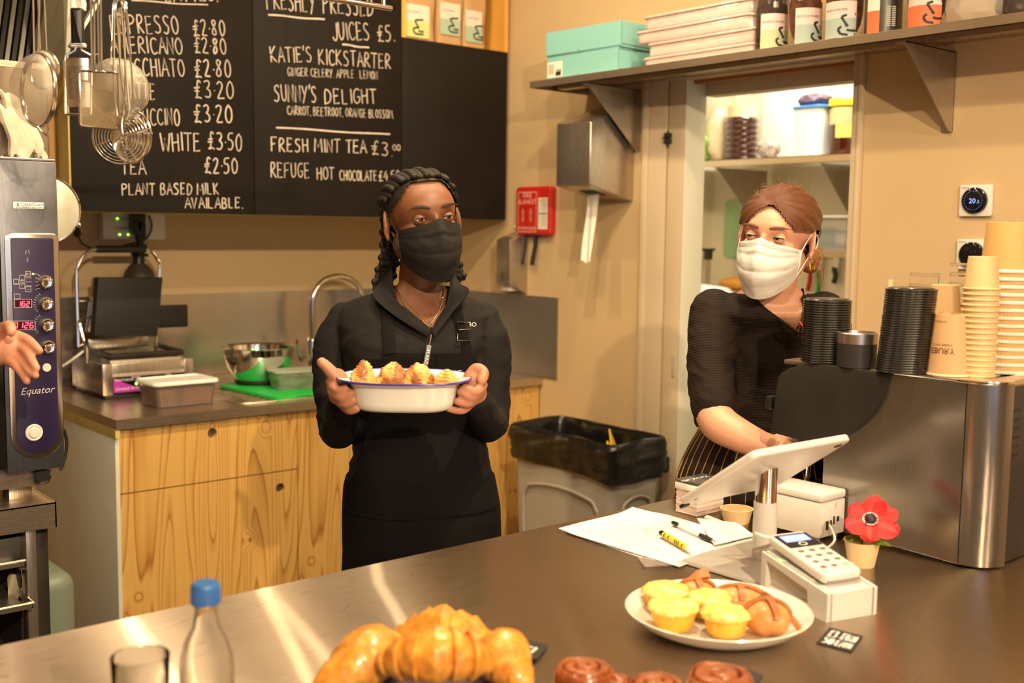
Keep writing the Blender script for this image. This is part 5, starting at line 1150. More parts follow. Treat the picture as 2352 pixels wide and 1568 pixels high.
tb=thing('glass_tumbler','clear straight glass tumbler beside the blue-capped bottle','glass',(q.x,q.y,BZ),0)
g=G(); g.lathe([(0,0),(rt*.85,0),(rt*.88,.003),(rt,H2-.001),(rt-.0008,H2),(rt-.0022,H2-.001),(rt*.88-.0028,.010),(0,.009)],44); g.build('tumbler',GLASSB,tb,ang=50)
# ------------------------------------------------------------------ croissants
def crust(name,c0,c1,c2,rough=.35,coat=.3,sc=7,b=.002,bs_=45):
    if name in MATS: return MATS[name]
    m=M(name,c1,rough,var=0,coat=coat); nt=m.node_tree; bs=nt.nodes['Principled BSDF']
    n=tex(nt,'ShaderNodeTexNoise',sc,Detail=7,Roughness=.62); n.inputs['Scale'].default_value=sc*4
    nt.links.new(ramp(nt,n.outputs[0],[(.32,c0),(.5,c1),(.68,c2)]),bs.inputs['Base Color'])
    n2=tex(nt,'ShaderNodeTexNoise',bs_,Detail=5); bump(nt,n2.outputs[0],bs,b,.7); return m
CRO=crust('croissant_crust',(.48,.15,.02),(.72,.29,.035),(.82,.44,.09),.38,.3,9,.004,40)
def croissant(c,L,R,ang,arcspan,lab,tilt=0,zrot=(0,0),segs=4.4,lift=0):
    t=thing('croissant',lab,'croissant',c,ang,'croissants piled on the dark plate')
    rad=L/(2*math.sin(arcspan/2)); g=G()
    def f(u,v):
        a=(u-.5)*arcspan; s=abs(u-.5)*2
        ctr=V((rad*math.sin(a),-rad*math.cos(a)+rad,R*.86*(1-.35*s*s)))
        env=(1-s**2.1)**.62*.93+.10*(1-s)
        if s>=1: env=0.02
        ph=((u-.5)*segs*2*(1-.10*s)); seg=abs(ph); frac=seg-math.floor(seg); ridge=.80+.24*(1-frac)**.6
        if s>.985: ridge=.3
        th=2*PI*v; r=R*env*ridge
        n=V((math.sin(a),-math.cos(a),0)); p=ctr+(-n)*math.cos(th)*r*.94+V((0,0,1))*math.sin(th)*r*.90
        p+= (p-ctr)*(.12*noise.noise(p*22+V((L*50,0,0)))+.09*noise.noise(p*70))
        return p
    g.grid(f,110,30); g.v=[V((p.x,p.y,max(p.z,0.0))) for p in g.v]
    g.xf(Matrix.Rotation(tilt,4,'X')@Matrix.Rotation(zrot[0],4,'Y')); mz=min(p.z for p in g.v); g.v=[p-V((0,0,mz)) for p in g.v]
    g.build('crust',CRO,t,ang=75); return t
PLD=M('slate_plate',(.070,.075,.10),.35,var=.08,coat=.3)
pc0=P(1003,1660,'Z',BZ)
dpl=thing('dark_plate','dark slate-blue plate under the croissants','plate',(pc0.x,pc0.y,BZ))
def plate(g,r,h,lip=.012,n=64):
    g.lathe([(0,.004),(r*.60,.002),(r*.64,0),(r*.68,.002),(r*.90,h*.55),(r*.985,h-.002),(r,h),(r*.985,h+.001),(r*.95,h-.002),(r*.82,h*.55),(r*.68,.009),(0,.008)],n)
g=G(); plate(g,.158,.014); g.build('plate',PLD,dpl)
e1=P(1000,1445,'Z',.97)
def cr(px,py,zc): return P(px,py,'Z',zc)
a=cr(850,1530,.935); croissant((a.x,a.y,BZ+.010),.155,.040,-YAW+1.15,1.7,'left croissant of the pile, its tip pointing up and away',-.10)
a=cr(1020,1455,.945); croissant((a.x+.0,a.y+.0,BZ+.010),.14,.040,-YAW+PI-.1,1.6,'rear croissant of the pile, highest of the four',0)
a=cr(1158,1520,.935); croissant((a.x,a.y,BZ+.010),.14,.037,-YAW+2.0+PI-.35,1.7,'right croissant, nearest the small black price card',0)
a=cr(1000,1545,.955); croissant((a.x,a.y,BZ+.038),.15,.038,-YAW+.02,1.5,'front croissant, ridged and lying across the others',-.25)
# price cards
def card(pts,z0,lab,strokes,lean=None):
    c=sum(pts,V((0,0,0)))/len(pts); t=thing('price_card',lab,'card',(c.x,c.y,z0),0,'black price cards on the bar'); g=G(); g.prism([(p.x-c.x,p.y-c.y) for p in pts],0,.0015,'xy'); g.build('card',BLACKM,t)
    A,B,C_=pts[3],pts[0],pts[2]   # near-left, far-left, near-right
    u=(C_-A); w_=u.length; u=u/w_; v=(B-A).normalized(); f=lambda s,q:V((A.x-c.x,A.y-c.y,.0019))+V((u.x*s+v.x*q,u.y*s+v.y*q,0))
    g=G(); hh=(B-A).length
    for (txt,x,y,h,wd,lw) in strokes: lettering(g,txt,lambda s,q:f(s+x*w_,q+y*hh),h*hh,wd*w_,lw,seed=9)
    g.build('chalk_writing',PRW,t,smooth=False,weld=False)
card([P(1905,1442,'Z',BZ),P(1982,1462,'Z',BZ),P(1955,1498,'Z',BZ),P(1875,1478,'Z',BZ)],BZ,'small black price card with white writing, right of the white plate',[('£3',.12,.50,.36,.26,.0035),('50',.12,.10,.32,.28,.0035),('£4',.48,.50,.36,.24,.0035),('EA',.48,.10,.30,.24,.003),('80',.76,.48,.34,.18,.003),('EH',.74,.12,.26,.18,.003)])
card([P(1205,1470,'Z',BZ+.004),P(1260,1483,'Z',BZ+.004),P(1232,1516,'Z',BZ+.004),P(1165,1500,'Z',BZ+.004)],BZ+.004,'small black price card half under the right croissant',[('£3',.35,.25,.4,.35,.004)])
card([P(1690,1528,'Z',BZ),P(1752,1552,'Z',BZ),P(1735,1585,'Z',BZ),P(1675,1565,'Z',BZ)],BZ,'small black price card mostly hidden behind the rightmost bun',[('£3',.3,.3,.4,.3,.003)])
# ------------------------------------------------------------------ chocolate swirl buns
CHO=crust('bun_glaze',(.16,.035,.008),(.30,.075,.018),(.42,.14,.04),.26,.7,5,.0015)
def bun(c,r,h,rz,lab,turns=2.3,sx=1,tilt=0):
    t=thing('swirl_bun',lab,'bun',c,rz,'chocolate swirl buns in the foreground')
    g=G()
    def f(u,v):
        th=2*PI*u; 
        if v<.70:
            s=v/.70; rr=s*r*.86; ph=(s*turns-u)%1.0; z=h*(.80+.20*(1-s*.4))-h*.30*max(0,1-abs(ph-.5)/.16)*(.4+.6*s)
        else:
            s=(v-.70)/.30; a=s*PI*.62; rr=r*(.86+.14*math.sin(min(a,PI/2)*1.0)) - (r*.10*max(0,a-PI/2)); z=h*(.86*math.cos(a*.78)) ; z=max(z,0) if s<1 else 0
        p=V((rr*math.cos(th)*sx,rr*math.sin(th),z)); p*=(1+.05*noise.noise(p*30+V((r*99,0,0)))); return p
    g.grid(f,72,40); g.xf(Matrix.Rotation(tilt,4,'X')); mz=min(p.z for p in g.v); g.v=[p-V((0,0,mz)) for p in g.v]; g.build('bun',CHO,t,ang=80); return t
ZB=BZ+.042
def at_top(px,py,z=ZB): return P(px,py,'Z',z)
a=at_top(1342,1532); bun((a.x,a.y,BZ+.001),.040,.046,.6,'leftmost chocolate swirl bun with a deep crescent groove')
a=at_top(1418,1545); bun((a.x+.004,a.y+.002,BZ+.001),.020,.036,2.0,'small curled end of bun wedged right of the leftmost swirl bun',1.3)
a=at_top(1508,1566); bun((a.x,a.y,BZ+.001),.038,.044,-1.2,'middle swirl bun, cut by the bottom of the frame')
a=at_top(1655,1548); bun((a.x,a.y,BZ+.001),.045,.046,1.4,'rightmost and largest chocolate swirl bun',1.8)
# ------------------------------------------------------------------ white plate with muffins and pastries
pcx_=P(1648,1425,'Z',BZ+.012)
POR=M('porcelain',(.70,.67,.62),.18,var=.02,coat=.5)
wp=thing('white_plate','white shallow plate with muffins and folded pastries','plate',(pcx_.x,pcx_.y,BZ))
g=G(); plate(g,.141,.032); g.build('plate',POR,wp)
MUF=crust('muffin_yellow',(.72,.34,.02),(.84,.46,.04),(.86,.54,.09),.6,.05,10,.004,70)
MUT=crust('muffin_top',(.78,.38,.05),(.86,.60,.14),(.90,.80,.40),.55,.1,12,.005,90)
def muffin(px,py,r,h,lab,rz=0):
    c=P(px,py,'Z',BZ+.011); t=thing('muffin',lab,'muffin',(c.x,c.y,BZ+.0105),rz,'yellow muffins on the white plate')
    g=G(); g.lathe([(0,0),(r*.76,0),(r*.80,.003),(r*.97,h*.66),(r*.99,h*.74)],40,wave=lambda a:1+.015*math.sin(a*9)+.02*math.sin(a*3)); g.build('base',MUF,t,ang=60)
    g=G(); g.ell((0,0,h*.74),(r*1.08,r*1.06,h*.30),44,22,fn=lambda p:V((p.x,p.y,max(p.z,-h*.06)))*(1+.10*noise.noise(p*75)+.10*noise.noise(p*190))); g.build('crumb_top',MUT,t,ang=80); return t
muffin(1528,1398,.035,.040,'muffin at the back left of the white plate'); muffin(1545,1438,.036,.040,'muffin at the front left of the white plate',1)
muffin(1628,1412,.033,.038,'muffin in the middle of the white plate, behind the front pair',2); muffin(1666,1452,.035,.039,'muffin at the front centre of the white plate',3)
PAS=crust('pastry_brown',(.48,.17,.04),(.68,.28,.08),(.80,.42,.15),.5,.12,7)
PAD=crust('pastry_seam',(.30,.09,.02),(.42,.15,.04),(.52,.20,.06),.5,.1,7)
def pastry(px,py,rx,ry,rz_,ang,lab,flap=None,zc=.03):
    c=P(px,py,'Z',BZ+zc); t=thing('folded_pastry',lab,'pastry',(c.x,c.y,BZ+.011),ang,'folded brown pastries on the white plate')
    g=G(); g.ell((0,0,rz_*.9),(rx,ry,rz_),40,24,fn=lambda p:V((p.x,p.y,max(p.z,-rz_*.88)))*(1+.05*noise.noise(p*35))*(1-.10*math.exp(-(p.x/.006)**2))); g.build('dough',PAS,t,ang=80)
    for rot in (0,1.25):
        g=G(); 
        def f(u,v):
            a=(u-.5)*2.5; x=(v-.5)*.010; p=V((x,ry*math.sin(a),rz_*math.cos(a))); q=Matrix.Rotation(rot,3,'Z')@p; k=1.03
            q=V((q.x*(rx/ry if rot else 1)*k,q.y*k,q.z*k*.985+rz_*.9)); return q
        g.grid(f,20,4,thick=.003); g.build('seam_band',PAD,t)
    if flap:
        g=G(); g.grid(lambda u,v:V(flap[0]).lerp(V(flap[1]),u)+V((0,0,.0))+V(flap[2])*v+V((0,0,.006*math.sin(u*PI))),10,6,thick=.006); g.build('flap',PAD,t)
    return t
pastry(1600,1352,.030,.024,.018,-.5,'small folded pastry at the back of the white plate',((-.01,.01,.03),(.02,.01,.045),(.0,-.012,-.01)))
pastry(1698,1375,.042,.028,.021,-.7,'folded pastry lying at the back right of the white plate')
pastry(1762,1425,.034,.036,.027,-.5,'folded pastry with a raised dark flap at the right of the plate',((.000,.020,.058),(.040,-.035,.012),(.010,.008,-.004)))
# ------------------------------------------------------------------ papers, pens, small things
PAPER=M('white_paper',(.76,.75,.73),.7,var=.01)
pp=[P(1283,1221,'Z',BZ),P(1452,1178,'Z',BZ),P(1722,1245,'Z',BZ),P(1560,1306,'Z',BZ)]
def sheet(corners,z0,curl,lab,name='paper_sheet',text=True,seed=0,th=.0012):
    c=sum(corners,V((0,0,0)))/4; t=thing(name,lab,'paper',(c.x,c.y,z0),0,'loose papers under the till'); g=G()
    def f(u,v):
        a=corners[0].lerp(corners[1],v); b=corners[3].lerp(corners[2],v); p=a.lerp(b,u)-c
        return V((p.x,p.y,.001+curl(u,v)+.0008*math.sin(u*7+seed)*math.sin(v*5)))
    g.grid(f,24,20,thick=th); g.build('sheet',PAPER,t,ang=60)
    if text:
        g=G(); rnd=random.Random(seed)
        for r_ in range(16):
            if rnd.random()<.25: continue
            v=.12+r_*.045; u0=.12; 
            while u0<.72:
                w_=rnd.uniform(.03,.09); 
                if rnd.random()<.75:
                    a=f(u0,v);b=f(min(.8,u0+w_),v); a.z+=.0006;b.z+=.0006; ribbon(g,[a,b],.0012,lambda p,q:V((p,q,0)))
                u0+=w_+.02
        g.build('typed_lines',M('faint_ink',(.55,.53,.52),.8,var=0),t,kind='stuff',smooth=False)
sheet([pp[0]+V((.01,-.01,0)),pp[1]+V((-.02,-.0,0)),P(1655,1232,'Z',BZ),P(1500,1290,'Z',BZ)],BZ,lambda u,v:.0,'lowest paper sheet of the loose pile, peeking out at the left',text=False,seed=1)
sheet(pp,BZ+.0035,lambda u,v:.010*max(0,(v-.72)/.28)**2*(1-abs(u-.3))+.003*max(0,(.15-u)/.15),'top printed paper sheet of the pile, under the yellow marker',seed=2)
sheet([P(1600,1200,'Z',BZ),P(1690,1215,'Z',BZ),P(1735,1245,'Z',BZ),P(1640,1262,'Z',BZ)],BZ+.009,lambda u,v:.004*v,'small folded paper slip reaching under the till foot',text=False,seed=3)
def pen(a,b,r,parts,lab,name,cat,z=BZ+.012):
    t=thing(name,lab,cat,(a.x,a.y,z),0); d=(b-a); L=d.length; M4=d.to_track_quat('Z','Y').to_matrix().to_4x4()
    for (nm,mt,prof) in parts:
        g=G(); g.lathe([(q*r,s*L) for q,s in prof],18,mat=M4); g.build(nm,mt,t)
    return t,M4,L
YEL=M('marker_yellow',(.90,.62,.02),.35,var=0)
a=P(1519,1224,'Z',BZ+.014);b=P(1587,1264,'Z',BZ+.014)
t,M4,L=pen(a,b,.0055,[('barrel',YEL,[(0,.10),(1,.10),(1,.90),(0,.90)]),('cap_end',BLACKP,[(0,-.02),(.85,-.02),(1,0),(1.04,.10),(0,.10)]),('white_tip',WHITEP,[(0,.90),(1,.90),(.95,.96),(.45,1.0),(0,1.0)])],'yellow paint marker lying on the white papers','marker','marker',BZ+.0145)
g=G(); 
for s in (.16,.30,.52,.58,.64,.76):
    g.lathe([(1.03*.0055,s*L),(1.03*.0055,(s+.03)*L)],18,mat=M4,a0=2.0,a1=5.6)
g.build('printed_bands',BLACKM,t,kind='stuff')
a=P(1548,1198,'Z',BZ+.016);b=P(1650,1245,'Z',BZ+.012)
pen(a,b,.0045,[('barrel',CLEAR,[(0,.06),(.9,.06),(.9,.60),(0,.60)]),('rubber_grip',BLACKM,[(0,.60),(1,.61),(1.15,.72),(1.0,.86),(.8,.88),(0,.88)]),('tip',M('clear_tip',(.5,.46,.42),.2,.5,var=0),[(0,.88),(.8,.88),(.2,1.0),(0,1.0)]),('clip_end',BLACKP,[(0,-.03),(.8,-.03),(.95,.0),(.95,.08),(0,.08)])],'clear ballpoint with black rubber grip lying on the papers','ballpoint_pen','pen',BZ+.0135)
a=P(1622,1190,'Z',BZ+.006);b=P(1712,1225,'Z',BZ+.006)
pen(a,b,.0065,[('barrel',WHITEP,[(0,0),(.8,0),(1,.02),(1,.94),(.85,.97),(0,.97)]),('end_cap',POR,[(0,.97),(.8,.97),(.75,1.0),(0,1.0)])],'plain white marker lying behind the till stem','marker','marker',BZ+.007)
c=P(1688,1205,'Z',BZ); kb=thing('kraft_pot','small kraft paper sauce pot behind the tablet','pot',(c.x+.02,c.y+.012,BZ)); g=G(); g.lathe([(0,.002),(.024,.001),(.026,0),(.033,.028),(.0345,.030),(.032,.030),(.025,.004),(0,.004)],36); g.build('pot',M('pale_kraft',(.70,.52,.30),.6,var=.04),kb)
ac=thing('acrylic_stand','small clear acrylic card stand poking from under the papers','stand',tuple(P(1500,1288,'Z',BZ)))
o0=WM[ac].to_translation(); g=G(); q=[P(1466,1283,'Z',BZ)-o0,P(1545,1290,'Z',BZ)-o0,P(1552,1300,'Z',BZ)-o0,P(1480,1303,'Z',BZ)-o0]; g.prism([(p.x,p.y) for p in q],.001,.0035,'xy'); g.build('sheet',M('acrylic_edge',(.85,.78,.75),.08,var=0,trans=.85,ior=1.3),ac)
# card stack + box
ca=P(1545,1178,'Z',BZ);cb3=P(1600,1190,'Z',BZ)
cs=thing('card_stack','tall stack of pale pink loyalty cards at the back of the bar','cards',(1.79,1.50,BZ)); 
zt=P(1600,1130,'X',1.79).z-BZ
g=G(); rnd=random.Random(2); n=26
for k in range(n):
    dx,dy=rnd.uniform(-.0012,.0012),rnd.uniform(-.0012,.0012); z=k*zt/n; g.box((dx,dy,z),(.088+dx,.058+dy,z+zt/n*.86))
g.build('cards',M('card_pink',(.80,.66,.60),.6,var=.04),cs,kind='stuff')
bxt=thing('card_box','open clear card box with a black lettered card on top of the pink stack','box',(1.786,1.497,BZ+zt)); 
g=G(); g.box((-.001,-.001,0),(.091,.061,.014),.001); g.build('white_tray',WHITEP,bxt)
g=G(); g.box((.002,.002,.015),(.089,.059,.0165)); g.build('black_card',BLACKM,bxt)
g=G(); g.box((-.001,-.001,.018),(.091,.061,.0195),.0005); 
for lo,hi in (((-.001,-.001,.014),(.091,.0005,.018)),((-.001,.0595,.014),(.091,.061,.018)),((-.001,0,.014),(.0005,.06,.018)),((.0895,0,.014),(.091,.06,.018))): g.box(lo,hi)
g.build('clear_lid',M('clear_lid_mat',(.9,.9,.9),.05,var=0,trans=.95,ior=1.1),bxt)
g=G(); text_mesh(g,'VersoCaffè',lambda u,v:V((.078-u,.040-v,.0198)),.019,shear=.3); g.build('lettering',PRW,bxt,smooth=False)
# ------------------------------------------------------------------ tablet till
pb_=P(1754,1288,'Z',BZ+.008)
ts=thing('tablet_stand','white tablet till on a round stem with a flat square foot','till',(pb_.x,pb_.y,BZ))
TW=M('till_white',(.70,.67,.63),.28,var=0)
fx0=1.516-pb_.x; fy0=1.085-pb_.y
g=G(); g.prism([(fx0,fy0),(fx0+.235,fy0+.005),(fx0+.235,fy0+.232),(fx0-.004,fy0+.212)],0.001,.009,'xy',bev=.0015); g.build('foot_plate',TW,ts)
ztp=P(1754,1150,'X',pb_.x).z-BZ; ztt=P(1760,1095,'X',pb_.x).z-BZ
g=G(); g.lathe([(0,.009),(.0245,.009),(.0215,.012),(.0215,ztp),(0,ztp)],36); g.build('stem',TW,ts)
g=G(); g.lathe([(0,ztp),(.0195,ztp),(.0195,ztt+.02),(0,ztt+.02)],36); g.build('steel_collar',CHROME,ts)
tc=V((0,0,ztt+.008)); al=math.asin(.119/.205)
F=Matrix.Translation(tc)@Matrix.Rotation(-.03,4,'Z')@Matrix.Rotation(-al,4,'X')
# local: x right, y away/down slope, z = screen normal (up/away)
W2,H2_=.272,.205
g=G(); g.prism(rrect(W2,H2_,.014),-.001,.013,'xy',bev=.004,seg=3); g.xf(F); g.build('tablet_case',TW,ts)
g=G(); g.prism(rrect(W2-.03,H2_-.03,.006),.0132,.0138,'xy'); g.xf(F); g.build('screen',GLOSSK,ts)
g=G(); g.lathe([(0,-.0016),(.006,-.0016),(.006,-.0008)],16,c=(W2/2-.022,-H2_/2+.020,0),sx=1.9); g.xf(F); g.build('camera_hole',BLACKM,ts)
g=G(); g.lathe([(0,-.0016),(.004,-.0016),(.004,-.0008)],14,c=(-W2/2+.014,H2_/2-.03,0)); g.xf(F); g.build('screw_hole',M('hole_grey',(.35,.28,.22),.5,var=0),ts)
g=G(); g.box((-W2/2+.002,H2_/2-.012,-.004),(-W2/2+.016,H2_/2+.004,.003),.002); g.xf(F); g.build('corner_plug',BLACKP,ts)
# ------------------------------------------------------------------ receipt printer
pr=thing('receipt_printer','white boxy receipt printer with ports, between till and coffee machine','printer',(1.818,1.214,BZ))
z0=.012; pl_=P(1894,1158,'X',1.82).z-BZ; pt_=P(1894,1141,'X',1.82).z-BZ
g=G(); g.box((0,0,z0),(.082,.150,pl_),.003); g.build('body',TW,pr)
g=G(); g.box((-.001,-.001,pl_+.0012),(.083,.151,pt_+.004),.005,seg=3); g.build('lid',TW,pr)
for x,y in ((.006,.012),(.066,.012),(.006,.128),(.066,.128)):
    g=G(); g.box((x,y,0),(x+.012,y+.012,z0),.001); g.build('foot',GREYP,pr)
for k,(x,w_,h_) in enumerate(((.018,.008,.018),(.032,.005,.014),(.042,.005,.016),(.054,.008,.010))):
    g=G(); g.box((x,-.0006,.026+(.004*k)),(x+w_,.004,.026+.004*k+h_)); g.build('port',BLACKM,pr)
g=G(); f=lambda u,v:V((u,-.0008,v)); 
for st in ([(.044,.066),(.050,.078),(.047,.070),(.053,.070)],[(.050,.078),(.049,.062)]): ribbon(g,[f(*p) for p in st],.0008,f)
g.build('star_mark',M('mark_grey',(.45,.40,.36),.6,var=0),pr,smooth=False)
g=G(); g.tube(smooth([(.03,.0,.035),(.02,-.02,.012),(-.03,-.03,.004),(-.08,-.01,.004),(-.12,.03,.004)],4),.0025,8); g.build('data_cable',M('white_cable'),pr)
# ------------------------------------------------------------------ card reader in dock
rk_=thing('card_reader','white card reader with lit screen resting in a white charging dock','card reader',(1.457,.955,BZ),-.27)
DL,DW=.165,.100; hb_,hf=.068,.045
def side(y): return hf+(hb_-hf)*(y/DL)
g=G()
# dock: wedge with hollow side windows
outer=[(0,0),(DL,0),(DL,hb_),(DL*.97,hb_+.002),(.012,hf),(0,hf-.01)]
win=[(.045,.014),(DL-.012,.014),(DL-.012,hb_-.012),(.048,side(.048)-.014)]
for x0,x1 in ((0,.010),(DW-.010,DW)):
    # frame made as ring between outer and window
    bm=bmesh.new(); O4=[(0,0),(DL,0),(DL,hb_),(0,hf)]; 
    for xx in (x0,x1): pass
    vs=[];
    for xx in (x0,x1): vs+=[(xx,a,b) for a,b in O4]+[(xx,a,b) for a,b in win]
    fs=[]
    for i in range(4):
        j=(i+1)%4; fs+=[(i,j,4+j,4+i),(8+j,8+i,12+i,12+j),(i,8+i,8+j,j),(4+i,4+j,12+j,12+i)]
    bv=[bm.verts.new(v) for v in vs]
    for q in fs: bm.faces.new([bv[i] for i in q])
    bmesh.ops.recalc_face_normals(bm,faces=bm.faces); g.bm(bm)
g.prism([(0,.0),(.040,.0),(.044,side(.044)),(0,hf)],.002,DW-.002,'yz',bev=.004)
g.prism([(.03,side(.03)-.008),(DL,hb_-.008),(DL,hb_),(.03,side(.03))],.004,DW-.004,'yz'); g.box((.004,.03,0),(DW-.004,DL,.006)); g.build('dock',TW,rk_,ang=40)
g=G(); g.box((.011,.045,.013),(.012,DL-.013,hb_-.014)); g.build('side_window',M('window_beige',(.62,.54,.42),.15,var=0),rk_)
g=G(); g.box((.002,DL*.72,side(DL*.72)+.0005),(.016,DL*.72+.02,side(DL*.72)+.002)); g.build('green_sticker',M('pale_green',(.55,.75,.45),.5,var=0),rk_)
th_=math.atan2(hb_-hf,DL)
F=Matrix.Translation((DW/2,.022,hf+.006))@Matrix.Rotation(th_+.05,4,'X')
RW,RL=.078,.150
g=G(); g.prism(rrect(RW,RL,.012,cx=0,cy=RL/2),0,.017,'xy',bev=.005,seg=3); g.xf(F); rb_=g.build('reader_body',TW,rk_)
g=G(); g.prism(rrect(RW-.010,.046,.003,cx=0,cy=RL-.032),.0171,.0176,'xy'); g.xf(F); g.build('reader_bezel',GLOSSK,rk_)
g=G(); g.box((-.026,RL-.036,.0177),(.026,RL-.014,.0181)); g.xf(F); g.build('reader_screen',M('screen_blue',(.2,.28,.8),emit=(.22,.32,.95),es=1.0,var=0),rk_)
g=G(); g.lathe([(.004,.0178),(.0065,.0178)],16,c=(0,RL-.045,0),sx=1.3); g.xf(F); g.build('contactless_mark',M('mark_pale',(.6,.6,.55),.5,var=0),rk_)
KEYG=M('key_grey',(.17,.13,.11),.4,var=0)
for r_ in range(4):
    for c_ in range(3):
        m_=KEYG
        if r_==3 and c_==2: m_=M('key_green',(.22,.62,.22),.4,var=0)
        if r_==3 and c_==0: m_=M('key_red',(.45,.06,.04),.4,var=0)
        g=G(); g.ell((-.022+.022*c_,RL-.068-.0185*r_,.0172),(.0066,.0042,.0012),14,6); g.xf(F); g.build('key',m_,rk_)
g=G(); g.box((-RW/2+.006,-.0006,.004),(RW/2-.006,.001,.006)); g.xf(F); g.build('card_slot',M('slot_dark',(.25,.20,.18),.5,var=0),rk_)
g=G(); pa=[F@V((-.03,RL+.0,.008)),F@V((-.05,RL+.02,.012))]; w0=WM[rk_].inverted(); pa+= [w0@P(1783,1240,'Z',.965),w0@P(1800,1234,'Z',.955),w0@P(1850,1245,'Z',.93),w0@P(1880,1252,'Z',.905)]
g.tube(smooth(pa,5),.0032,8); g.build('charging_cable',M('white_cable'),rk_)
# ------------------------------------------------------------------ anemone in kraft pot
c=P(1978,1297,'Z',BZ); fp=thing('paper_cup_vase','small kraft paper cup used as a vase beside the coffee machine','cup',(c.x,c.y+.0,BZ))
hz=P(1978,1240,'X',c.x).z-BZ
g=G(); r0,r1=.0235,.0315; g.lathe([(0,.003),(r0-.001,.002),(r0,0),(r1,hz),(r1+.0015,hz+.001),(r1-.001,hz),(r0-.001,.004),(0,.005)],36); g.build('cup',M('cup_kraft',(.74,.55,.30),.6,var=.04),fp)
fl=thing('anemone_flower','red anemone with a dark centre standing in the paper cup','flower',(c.x,c.y,BZ+.01))
fc=P(1999,1196,'X',c.x+.004); fcl=fc-V((c.x,c.y,BZ+.01))
g=G(); g.tube(smooth([V((0,0,.0)),V((.002,0,.05)),fcl-V((0,.004,.008))],4),.0025,8); g.build('stem',M('stem_green',(.12,.22,.04),.5),fl)
PET=M('petal_red',(.60,.010,.010),.55,var=.15,vs=30,stretch=(1,1,1))
NV=(CAM-fc).normalized(); Fq=(NV*.80+V((0,0,.62))).to_track_quat('Z','Y').to_matrix().to_4x4()
for k,(a,L,W_,bend) in enumerate(((1.35,.048,.056,.25),(2.55,.044,.052,.1),(3.65,.048,.058,.05),(4.75,.046,.054,-.05),(5.75,.056,.060,.1),(.35,.050,.052,.2),(.9,.040,.046,.45))):
    g=G()
    def f(u,v):
        s=u; w_=W_*max(0,math.sin(PI*min(1,s)**.85))**.55*(.45+.55*s)+.0006
        x=(v-.5)*w_; return V((x,s*L,bend*.03*s*s+.004*math.sin(v*PI)+.004*s+.001*math.sin(v*9+k)*s))
    g.grid(f,14,10,thick=.0006); g.xf(Matrix.Translation(fcl)@Fq@Matrix.Rotation(a-PI/2,4,'Z')); g.build('petal',PET,fl)
g=G(); g.lathe([(.004,.0052),(.010,.0066),(.0140,.0078)],30); g.xf(Matrix.Translation(fcl)@Fq); g.build('white_ring',M('petal_white',(.85,.68,.62),.6,var=.2,vs=60),fl)
g=G(); g.ell((0,0,.008),(.0100,.0100,.007),20,12,fn=lambda p:p*(1+.12*noise.noise(p*900))); g.xf(Matrix.Translation(fcl)@Fq); g.build('dark_centre',M('aubergine',(.025,.008,.025),.5,var=.2),fl)
g=G(); rnd=random.Random(4)
for k in range(70):
    a=rnd.uniform(0,2*PI); r_=rnd.uniform(.009,.0145); p=V((math.cos(a)*r_,math.sin(a)*r_,.009+rnd.uniform(-.002,.002))); g.tube([V((p.x*.6,p.y*.6,.006)),p],.0002,3); g.ell(tuple(p),(.0008,.0008,.0008),5,4)
g.xf(Matrix.Translation(fcl)@Fq); g.build('stamens',M('aubergine'),fl,kind='stuff')
LG=M('anemone_leaf',(.22,.30,.03),.5,var=.3,vs=30)
for (px,py,sc,rt_) in ((1948,1238,1,.6),(1960,1245,.8,0),(2026,1245,1.1,-.6),(2035,1252,.9,-1),(1985,1243,.6,.2)):
    q=P(px,py,'X',c.x-.01)-V((c.x,c.y,BZ+.01)); base=V((q.x*.3,q.y*.3,hz)); g=G(); d=(q-base)
    for j in range(5):
        e=base+d+uX*(j-2)*.006*sc+V((0,0,(.004-abs(j-2)*.003)))*sc; m_=base.lerp(e,.6); s=d.cross(nC).normalized()*.005
        g.add([base,m_+s,e+uX*.001,m_-s],[(0,1,2,3)]); g.add([p+nC*.0006 for p in (base,m_+s,e,m_-s)],[(3,2,1,0)])
    g.build('leaf',LG,fl,smooth=False)
# ------------------------------------------------------------------ coffee machine
MX=1.905; MZ=1.240
cm=thing('coffee_machine','large steel espresso machine with black side cheek at the right','coffee machine',(MX,.95,BZ))
Y0,Y1=.978,1.272
g=G(); g.prism([(Y0+.002,BZ+.002),(Y1,BZ+.012),(Y1,1.085),(1.36,1.12),(1.36,MZ-.02),(1.30,MZ-.004),(Y0+.002,MZ-.004)],MX,MX+.012,'yz',bev=.001); g.build('side_panel',MACH,cm,world=True,ang=20)
# cheek with curved outline
ck=[(1.397,1.087),(1.402,1.15),(1.385,1.205),(1.352,1.226),(1.315,1.237),(1.130,1.2405)]+[ (1.130+.0+.02*k+ (.0),0) for k in ()]
cv=[P(x,y,'X',MX) for x,y in ((2045,858),(2041,880),(2035,905),(2025,930),(2010,952),(1990,972),(1968,990),(1945,1003),(1920,1012),(1890,1016),(1860,1012),(1820,1003),(1778,991))]
poly=[(P(1778,991,'X',MX).y,P(1778,991,'X',MX).z)]+[(P(x,y,'X',MX).y,P(x,y,'X',MX).z) for x,y in ((1785,930),(1793,868),(1800,856),(1820,845),(1850,836),(1880,834),(1950,842))]+[(p.y,p.z) for p in cv[:-1]]
g=G(); g.prism(poly,MX-.012,MX+.004,'yz',bev=.003); g.build('side_cheek',M('cheek_black',(.020,.017,.014),.6,spec=.25,var=.2,vs=12,bmp=.0005,bs=150),cm,world=True,ang=30)
